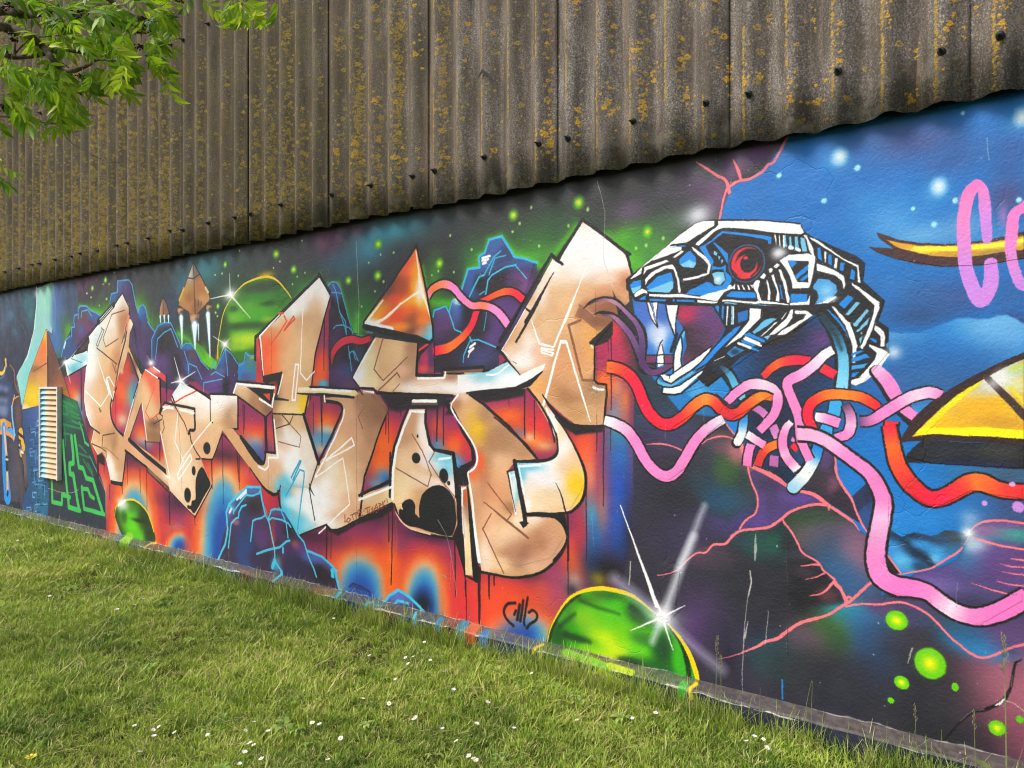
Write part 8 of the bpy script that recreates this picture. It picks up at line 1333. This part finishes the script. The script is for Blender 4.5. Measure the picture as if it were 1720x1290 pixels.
# broad leaved weeds
M_WEED = grass_material('weed_leaf', (.17, .28, .05), (.26, .37, .08), (.42, .40, .14))
def weed(name, seed, nl, ln):
    r = np.random.RandomState(seed); v, f, uv = [], [], []
    for i in range(nl):
        a = 6.28 * i / nl + r.uniform(-.3, .3); l_ = ln * r.uniform(.6, 1.1); w_ = l_ * r.uniform(.3, .45)
        ca, sa = math.cos(a), math.sin(a); n0 = len(v)
        for t, k_ in ((.05, .15), (.35, .8), (.6, 1), (.85, .6)):
            z = .018 * math.sin(t * 2.6) + .012
            for s_ in (-1, 1): v.append((ca * l_ * t - sa * w_ * k_ * .5 * s_, sa * l_ * t + ca * w_ * k_ * .5 * s_, z + .004 * abs(s_))); uv.append((r.rand(), .5 + .5 * t))
        v.append((ca * l_, sa * l_, .014)); uv.append((.5, 1))
        f += [(n0 + 2 * q, n0 + 2 * q + 1, n0 + 2 * q + 3, n0 + 2 * q + 2) for q in range(3)] + [(n0 + 6, n0 + 7, n0 + 8)]
    me = mesh(name, v, f, uv, smooth=True); me.materials.append(M_WEED)
    return bpy.data.objects.new(name, me)
n = 420
cand = pts_in(n, -10, 1.2, -3.4, -.12)
cl = np.sin(cand[:, 0] * 1.7 + 2) * np.sin(cand[:, 1] * 2.9 + cand[:, 0])
cand = cand[(cl > .1) | (rs.rand(n) < .25)]
extra = np.stack([rs.uniform(-3.1, -1.7, 26), rs.uniform(-.34, -.12, 26)], 1)
cand = np.vstack([cand, extra])
scatter('weeds', [weed('weed_rosette', 300 + i, 6 + i, .05 + .012 * i) for i in range(3)], np.column_stack([cand, lawn_h(cand[:, 0], cand[:, 1]) * lawn_edge(cand[:, 1]) + .012]), rs.uniform(0, 6.28, len(cand)), rs.uniform(.5, 1.0, len(cand)), 'low broad leaved weeds among the grass', .2)
# --- daisies, one by one ---
def ground_pt(px, py, h=0.0):
    q, t = (px - HX) / FPX, (CAM_Z - h) / ((py - HY) / FPX)
    return t * (-.6 + .8 * q), -CAM_D + t * (.8 + .6 * q)
M_PETAL, ntp, bp_ = mat('daisy_petal', .6, .2, (.80, .80, .78)); M_DISC = simple('daisy_eye', (.72, .50, .04), .7, .2, .2, 200, 0); M_STEM = simple('daisy_stalk', (.12, .22, .05), .7, .2, .2, 60, 0)
def daisy_mesh(seed, openness):
    r = np.random.RandomState(seed); b = MB()
    hgt = .055
    b.tube([(r.uniform(-.01, .01), r.uniform(-.01, .01), -.01), (0, 0, hgt * .5), (0, 0, hgt)], .0012, 5, 2)
    npet = 16
    for i in range(npet):
        a = 6.28 * i / npet + r.uniform(-.08, .08); l_ = .0105 * r.uniform(.85, 1.1); up = openness * l_ + r.uniform(-.0008, .0008)
        ca, sa = math.cos(a), math.sin(a); w_ = .0021
        b.add([(ca * .003 - sa * w_ * .5, sa * .003 + ca * w_ * .5, hgt), (ca * .003 + sa * w_ * .5, sa * .003 - ca * w_ * .5, hgt), (ca * l_ * .75 + sa * w_, sa * l_ * .75 - ca * w_, hgt + up * .7), (ca * l_, sa * l_, hgt + up), (ca * l_ * .75 - sa * w_, sa * l_ * .75 + ca * w_, hgt + up * .7)], [(0, 1, 2, 3, 4)], 0)
    ring = [(.0042 * math.cos(k * .785), .0042 * math.sin(k * .785), hgt + .0005) for k in range(8)]
    b.add(ring + [(.0026 * math.cos(k * .785), .0026 * math.sin(k * .785), hgt + .0026) for k in range(8)] + [(0, 0, hgt + .003)], [(k, (k + 1) % 8, 8 + (k + 1) % 8, 8 + k) for k in range(8)] + [(8 + k, 8 + (k + 1) % 8, 16) for k in range(8)], 1)
    me = b.mesh('daisy')
    for m_ in (M_PETAL, M_DISC, M_STEM): me.materials.append(m_)
    return me
dm = [daisy_mesh(i, o_) for i, o_ in enumerate((.15, .35, .7))]
DAISY = [(229, 1217), (250, 1222), (258, 1234), (277, 1213), (306, 1226), (355, 1230), (403, 1224), (416, 1219), (426, 1250), (434, 1257), (412, 1261), (401, 1284), (447, 1278), (529, 1220), (545, 1223), (577, 1243), (554, 1288), (672, 1149), (688, 1113), (698, 1113), (694, 1125), (724, 1118), (745, 1114), (754, 1139), (655, 1185), (715, 1081), (741, 1238), (777, 1251), (794, 1226), (797, 1281), (821, 1163), (901, 1133), (862, 1229), (975, 1217), (1099, 1207), (1255, 1259), (1279, 1245), (1279, 1260), (1266, 1249), (221, 1021), (197, 1027), (306, 993), (320, 987), (270, 943), (130, 1130), (83, 1003), (563, 1040), (696, 1210), (702, 1215), (797, 1275), (1070, 1222), (800, 1282), (229, 1266), (241, 1014), (30, 906), (43, 893), (165, 950), (1098, 1190), (605, 1185), (757, 1171), (812, 1187), (450, 1236), (628, 1113)]
for i, (px, py) in enumerate(DAISY):
    x, y = ground_pt(px, py, .05)
    o = bpy.data.objects.new('daisy', dm[i % 3]); COL.objects.link(o)
    o.location = (x, y, float(lawn_h(x, y) * lawn_edge(y))); s_ = rs.uniform(.95, 1.3); o.scale = (s_, s_, rs.uniform(1.0, 1.3)); o.rotation_euler = (rs.uniform(-.1, .5), rs.uniform(-.35, .35), rs.uniform(0, 6.28))
    tag(o, 'small white daisy with a yellow eye growing in the mown lawn', 'daisy', 'daisies scattered in the lawn')
b = MB()
for i in range(7):
    a = 6.28 * i / 7; b.add([(.004 * math.cos(a), .004 * math.sin(a), .03), (.02 * math.cos(a - .35), .02 * math.sin(a - .35), .034), (.026 * math.cos(a), .026 * math.sin(a), .036), (.02 * math.cos(a + .35), .02 * math.sin(a + .35), .034)], [(0, 1, 2, 3)])
b.tube([(0, 0, -.01), (0, 0, .03)], .0015, 5)
x, y = ground_pt(52, 1272, .03)
o = link('buttercup', b.mesh('buttercup'), None, simple('yellow_petal', (.72, .58, .06), .5, .3, .1, 60, 0)); o.location = (x, y, 0)
tag(o, 'single pale yellow flower in the grass at the lower left', 'flower')
# --- tall seeding grass stalks by the ledge ---
M_STALK = simple('grass_stalk', (.17, .20, .07), .7, .2, .35, 30, 0); M_HEAD = simple('seed_head', (.20, .17, .10), .8, .2, .3, 80, 0)
def stalk(seed, h, head):
    r = np.random.RandomState(seed)
    lean = r.uniform(-.12, .12, 2)
    P = [(lean[0] * h * t * t, lean[1] * h * t * t * .5, h * t) for t in np.linspace(0, 1, 7)]
    a = MB(); a.tube(P, [.0022, .0020, .0018, .0016, .0013, .0011, .0008], 5)
    for t in (.12, .3):
        p = Vector(P[int(t * 6)]); d_ = Vector((r.uniform(-1, 1), r.uniform(-.6, .2), .9)).normalized(); q = Vector((-d_.y, d_.x, 0)).normalized() * .0025; l_ = h * r.uniform(.25, .4)
        a.add([p - q, p + q, p + d_ * l_ * .6 + q * .8 + Vector((0, 0, -.01)), p + d_ * l_ + Vector((0, 0, -.04)), p + d_ * l_ * .6 - q * .8 + Vector((0, 0, -.01))], [(0, 1, 2, 3, 4)])
    b = MB()
    if head:
        for i in range(head):
            t = 1 - .22 * (i / head); k = min(t * 6, 5.999); p = Vector(P[int(k)]).lerp(Vector(P[min(int(k) + 1, 6)]), k - int(k))
            an = r.uniform(0, 6.28); d_ = Vector((math.cos(an) * .6, math.sin(an) * .6, .8)); l_ = .008 + .016 * (i / head) * r.rand()
            e = p + d_ * l_
            b.tube([p, e], .0006, 3); b.tube([e, e + Vector((0, 0, .004)), e + Vector((0, 0, .008))], [.0008, .0022, .0006], 4)
    return a.mesh('stalk'), (b.mesh('seed_head') if head else None)
kinds = [stalk(i, .42, [34, 26, 18, 0, 0][i]) for i in range(5)]
for st_m, hd in kinds:
    st_m.materials.append(M_STALK)
    if hd: hd.materials.append(M_HEAD)
first = True
for i, (px, ytop, ybase, kd) in enumerate([(1212, 1038, 1160, 0), (1224, 1065, 1160, 1), (1345, 1160, 1208, 1), (1370, 1118, 1212, 3), (1358, 1112, 1210, 4), (1351, 1160, 1208, 2), (1284, 1128, 1185, 3), (1426, 1187, 1232, 4), (1497, 1190, 1260, 3), (1545, 1162, 1268, 2), (1530, 1197, 1262, 4), (1586, 1193, 1275, 3), (1642, 1168, 1292, 2), (1703, 1215, 1300, 4), (1718, 1240, 1305, 3), (1693, 1050, 1310, 1), (1110, 1090, 1130, 3), (1092, 1082, 1128, 4), (1002, 1055, 1100, 3), (890, 1075, 1075, 3), (705, 985, 1032, 2), (760, 1010, 1045, 2), (883, 1040, 1072, 4), (1140, 1105, 1140, 3), (590, 960, 1000, 4), (530, 955, 985, 3)]):
    x, _, sc_ = wall_pt(px, ybase); x = float(x); y = -.075 - .02 * (i % 3)
    h = max(.14, (ybase + 26 - ytop) / float(sc_) * .97)
    o = tag(empty('grass_stalk', (x, y, -.004)), None, 'grass stalk', 'tall grass stalks along the wall foot')
    st_m, hd = kinds[kd]
    for nm, me in (('stem', st_m), ('seed_head', hd)):
        if me:
            c = bpy.data.objects.new(nm, me); COL.objects.link(c); c.parent = o
    o.scale = (h / .42 * .8 + .2, h / .42 * .8 + .2, h / .42)
    o['label'] = 'tall thin grass stalk with a seed head standing against the painted wall' if hd else 'tall thin bare grass stalk standing against the painted wall'
    o['group'] = 'seeding grass stalks along the wall foot' if hd else 'bare grass stalks along the wall foot'
# ================= ash tree hanging in from the left =================
def air(px, py, depth):
    q = (px - HX) / FPX
    return Vector((depth * (-.6 + .8 * q), -CAM_D + depth * (.8 + .6 * q), CAM_Z + depth * (HY - py) / FPX))
TB = Vector((-5.75, -3.05, 0))
tree = tag(empty('ash_tree', TB), 'leafy ash tree whose drooping branches hang in at the upper left corner', 'tree')
def tree_part(name, me, mats, smooth=True):
    o = link(name, me, tree, mats); o.location = -TB; return o
b = MB(); b.tube([TB, TB + Vector((.03, .02, 1.2)), TB + Vector((-.03, .06, 2.6)), TB + Vector((.05, .1, 4.0)), TB + Vector((.02, .2, 5.4)), TB + Vector((.1, .25, 6.8))], [.17, .14, .125, .10, .07, .03], 12)
tree_part('trunk', b.mesh('trunk', True), M_BARK)
DP = 4.25
def path(pts, dep): return [air(x, y, dep + (k_ if len(p_) < 3 else p_[2])) for k_, p_ in [(.0, p) for p in pts] for x, y in [p_[:2]]]
LIMBS = [([(-420, 260), (-250, 120), (-120, 40), (0, 17), (30, 23), (62, 24), (100, 10)], .034, .012, .0), ([(-330, 330), (-160, 120), (-60, 60), (0, 45), (45, 58), (75, 82), (95, 108), (120, 119), (150, 108), (165, 100), (195, 103)], .022, .005, -.15), ([(-300, 380), (-180, 200), (-60, 110), (0, 82), (15, 95), (60, 93), (100, 84), (150, 90), (190, 95), (216, 94)], .018, .0035, .1), ([(-280, 420), (-150, 240), (-60, 200), (0, 194), (50, 201), (96, 208), (112, 209)], .013, .004, .2), ([(-200, -60), (-40, -70), (80, -40), (145, -5), (182, 18), (200, 20)], .016, .004, .15), ([(-160, -120), (20, -110), (120, -60), (180, -3), (232, 28), (240, 40), (237, 60)], .016, .004, -.1), ([(50, 202), (72, 207), (85, 216), (110, 223), (134, 220)], .0028, .0015, .2), ([(96, 208), (118, 238), (150, 258), (178, 270), (205, 273), (238, 269)], .0022, .0010, .2), ([(232, 28), (262, 36), (285, 28), (298, 18)], .003, .0015, 0), ([(-100, -200), (150, -160), (300, -80), (380, -40), (402, -8), (418, 8)], .016, .003, .1), ([(20, 95), (45, 70), (68, 62), (100, 60)], .006, .003, 0), ([(24, 95), (25, 75), (21, 62)], .006, .004, 0), ([(38, 92), (60, 76), (75, 66)], .005, .003, .05), ([(120, 119), (108, 108), (98, 104)], .004, .0025, 0), ([(20, 130), (60, 150), (95, 165), (120, 175)], .004, .0018, .1), ([(232, 28), (236, 45), (238, 70)], .003, .002, 0)]
rs = np.random.RandomState(21)
limb_pts = []
for pts, r0, r1, dd in LIMBS:
    P = np.array(pts, float)
    P = spline(P, False, 5)
    V = [air(x, y, DP + dd + .06 * math.sin(i * .9 + dd * 9)) for i, (x, y) in enumerate(P)]
    if pts[0][0] < -150 or pts[0][1] < -50: V = [TB + Vector((0, .08, 2.6 + .25 * len(limb_pts) % 1.6))] + V
    b = MB(); b.tube(V, np.linspace(r0 if len(V) == len(P) else r0 * 1.5, r1, len(V)), 7)
    tree_part('branch', b.mesh('branch', True), M_BARK if r0 > .015 else M_TWIG)
    limb_pts.append(V)
def leaf_material():
    m, nt, b = mat('ash_leaf', .42, .4)
    oi = nt.nodes.new('ShaderNodeObjectInfo')
    uvz = nt.nodes.new('ShaderNodeUVMap').outputs[0]
    sep = nt.nodes.new('ShaderNodeSeparateXYZ'); nt.links.new(uvz, sep.inputs[0])
    q = mul(nt, mul(nt, oi.outputs['Random'], .6), mul(nt, sep.outputs[0], .4), 'ADD')
    c = ramp(nt, q, [(.1, (.09, .20, .022)), (.3, (.19, .33, .018)), (.65, (.33, .46, .025)), (.95, (.50, .58, .08))])
    vein = ramp(nt, sep.outputs[1], [(.0, 1.0), (.06, 0.0)])
    c = mix(nt, mul(nt, vein, .35), c, (.30, .40, .12))
    nt.links.new(c, b.inputs['Base Color'])
    tr = nt.nodes.new('ShaderNodeBsdfTranslucent'); nt.links.new(mix(nt, 1.0, c, (1.1, 1.25, .6), 'MULTIPLY'), tr.inputs[0])
    ms = nt.nodes.new('ShaderNodeMixShader'); ms.inputs[0].default_value = .42
    nt.links.new(b.outputs[0], ms.inputs[1]); nt.links.new(tr.outputs[0], ms.inputs[2]); nt.links.new(ms.outputs[0], nt.nodes['Material Output'].inputs[0])
    return m
M_LEAF = leaf_material(); M_RACHIS = simple('leaf_stalk', (.24, .32, .07), .6, .3, .15, 40, 0)
def leaf_mesh(seed, npair, L_, droop):
    """a compound leaf growing along +X, its leaflets in pairs"""
    r = np.random.RandomState(seed)
    v, f, uv, mi = [], [], [], []
    ax = [Vector((L_ * math.sin(t * droop) / max(droop, .01), 0, -L_ * (1 - math.cos(t * droop)) / max(droop, .01))) for t in np.linspace(0, 1, 9)]
    b = MB(); b.tube(ax, np.linspace(.0016, .0007, 9), 4)
    v += b.v; f += b.f; mi += [1] * len(b.f); uv += [(.5, .5)] * len(b.v)
    def leaflet(p, d_, up, ln, w_):
        d_ = d_.normalized(); s_ = d_.cross(up).normalized(); n_ = s_.cross(d_)
        n0 = len(v); tone = r.rand(); cur = r.uniform(.1, .5); fold = r.uniform(.15, .5)
        sec = [(0, .05), (.15, .55), (.38, 1), (.62, .86), (.84, .42)]
        for t, k in sec:
            c_ = p + d_ * ln * t - n_ * cur * ln * t * t * .6
            v.extend([c_ + s_ * w_ * k * .5 + n_ * fold * w_ * k * .4, c_, c_ - s_ * w_ * k * .5 + n_ * fold * w_ * k * .4]); uv.extend([(tone, 1), (tone, 0), (tone, 1)])
        v.append(p + d_ * ln - n_ * cur * ln * .6); uv.append((tone, .3))
        for q in range(4):
            a = n0 + 3 * q
            f.extend([(a, a + 1, a + 4, a + 3), (a + 1, a + 2, a + 5, a + 4)]); mi.extend([0, 0])
        a = n0 + 12; f.extend([(a, a + 1, a + 3), (a + 1, a + 2, a + 3)]); mi.extend([0, 0])
    for i in range(npair):
        t = .28 + .62 * i / max(npair - 1, 1); k = min(t * 8, 7.99); p = ax[int(k)].lerp(ax[int(k) + 1], k - int(k)); ta_ = (ax[int(k) + 1] - ax[int(k)]).normalized()
        for s_ in (-1, 1):
            d_ = ta_ * r.uniform(.55, .95) + Vector((0, s_, 0)) * r.uniform(.7, 1.0) + Vector((0, 0, -r.uniform(.1, .6)))
            leaflet(p, d_, Vector((0, 0, 1)) + ta_ * .2, r.uniform(.085, .115) * (.8 + .4 * math.sin(math.pi * (i + 1) / (npair + 1))), r.uniform(.028, .038))
    ta_ = (ax[-1] - ax[-2]).normalized()
    leaflet(ax[-1], ta_, Vector((0, 0, 1)), r.uniform(.09, .12), .034)
    me = mesh('leaf', v, f, uv, smooth=True, mat_idx=mi)
    me.materials.append(M_LEAF); me.materials.append(M_RACHIS)
    return me
leaf_me = [leaf_mesh(400 + i, 2 + i % 3, .125 + .02 * (i % 4), [.5, 1.0, 1.5, .8, 1.9, .3][i % 6]) for i in range(9)]
def put_leaf(p, dx, dz, dep=0.0, sc=1.0, roll=None):
    """dx, dz: the way the leaf points across and up the view"""
    o = bpy.data.objects.new('leaf', leaf_me[rs.randint(len(leaf_me))]); COL.objects.link(o); o.parent = tree
    d_ = Vector((.8 * dx - .6 * dep, .6 * dx + .8 * dep, dz)).normalized()
    up = Vector((rs.normal(0, .35) + .15, rs.normal(0, .35) - .55, .9))
    y_ = up.cross(d_).normalized(); z_ = d_.cross(y_)
    R = Matrix((d_, y_, z_)).transposed()
    if roll is None: roll = rs.normal(0, .5)
    o.rotation_mode = 'QUATERNION'; o.rotation_quaternion = R.to_quaternion() @ Matrix.Rotation(roll, 3, 'X').to_quaternion()
    o.location = p - TB; o.scale = (sc,) * 3
    return o
# leaves where the photograph shows them: root x, y, pointing right, up, how many
for x, y, dx, dz, n in [(10, 10, .6, .2, 4), (40, 8, .3, .4, 4), (70, 8, .5, .1, 5), (95, 18, .8, .2, 4), (110, 40, -.6, .5, 4), (70, 30, .8, -.2, 4), (20, 30, .3, -.6, 3), (50, 55, .5, -.4, 4), (140, 20, .6, .3, 4), (165, 22, .5, -.3, 4), (150, 45, .5, -.5, 5), (105, 62, .8, -.15, 4), (85, 85, .4, .4, 4), (100, 100, -.5, -.2, 4), (80, 100, .2, -.7, 4), (130, 85, .7, .3, 4), (175, 60, -.3, -.6, 4), (185, 55, .4, -.7, 4), (165, 95, .6, .55, 3), (195, 96, .8, -.4, 4), (200, 100, .6, -.8, 4), (200, 128, .35, -.9, 3), (180, 100, .1, -.9, 3),
                         (155, 115, .3, -.9, 4), (140, 125, .4, -.9, 3), (20, 95, -.3, -.5, 4), (10, 110, .5, -.4, 4), (40, 105, .4, -.6, 4), (5, 125, .5, -.2, 3), (30, 130, .6, -.3, 4), (60, 130, .6, -.4, 4), (90, 130, .6, -.5, 4), (75, 150, .5, -.6, 4), (100, 150, .4, -.8, 4), (118, 165, .2, -.9, 4), (95, 178, .3, -.9, 3), (105, 205, .3, -.5, 2), (20, 175, .5, -.4, 3), (0, 165, .6, -.3, 3), (25, 183, .6, -.5, 2), (-6, 265, .6, -.2, 2), (-8, 296, .5, -.2, 1), (-5, 200, .3, -.8, 1),
                         (245, 25, .6, .5, 4), (262, 18, .3, .6, 3), (268, 22, .3, -.8, 4), (275, 40, .1, -1, 3), (262, 70, .2, -1, 4), (270, 95, .0, -1, 3), (278, 128, .2, -1, 2), (240, 60, .5, -.3, 3), (245, 80, .4, -.6, 2), (215, 20, -.2, .7, 4), (225, 5, .2, .3, 3), (205, 45, -.2, -.5, 3), (190, 10, .5, -.6, 3),
                         (400, -6, .3, -.9, 3), (408, 4, .5, -.8, 3), (392, -4, -.2, -.9, 2), (415, 10, .1, -1, 2), (425, 5, .4, -.9, 2), (330, -8, .5, -.5, 1), (322, -12, -.1, -.9, 1), (470, -10, .3, -.8, 1)]:
    for i in range(int(n * 1.5)):
        put_leaf(air(x + rs.normal(0, 7), y + rs.normal(0, 6), DP + rs.normal(0, .22)), dx + rs.normal(0, .35), dz + rs.normal(0, .3), rs.normal(0, .45), rs.uniform(.52, .84))
# the unseen rest of this side of the crown, a little way outside the picture
for i in range(70):
    V = limb_pts[rs.randint(6)]; p = V[rs.randint(1, max(3, len(V) // 2))]
    put_leaf(p + Vector(rs.normal(0, .18, 3)), rs.normal(0, .6), rs.normal(-.2, .4), rs.normal(0, .6), rs.uniform(.7, 1.1))
# dark clusters of old flowers and keys
def cluster(seed):
    r = np.random.RandomState(seed); b = MB()
    for i in range(26):
        d_ = Vector(r.normal(0, 1, 3)).normalized(); d_.z = -abs(d_.z) * .8 if r.rand() < .7 else d_.z
        l_ = r.uniform(.012, .045)
        b.tube([(0, 0, 0), d_ * l_ * .6, d_ * l_], [.0010, .0012, .0006], 4); e = d_ * l_
        b.tube([e - Vector((0, 0, .006)), e, e + Vector((0, 0, .005))], [.001, r.uniform(.004, .008), .001], 5)
    return b.mesh('seed_cluster')
cm = [cluster(i) for i in range(3)]
for c_ in cm: c_.materials.append(M_SEED)
for x, y, s_ in [(237, 30, 1.0), (236, 46, 1.2), (237, 76, 1.0), (134, 22, 1.2), (17, 10, 1.2), (21, 50, 1.1), (22, 64, .8), (137, 126, .9), (186, 38, .9), (303, -2, .8), (8, 178, 1.0), (146, 130, .7)]:
    o = bpy.data.objects.new('seed_cluster', cm[rs.randint(3)]); COL.objects.link(o); o.parent = tree; o.location = air(x, y, DP - .05) - TB; o.scale = (s_,) * 3; o.rotation_euler = (0, 0, rs.uniform(0, 6))
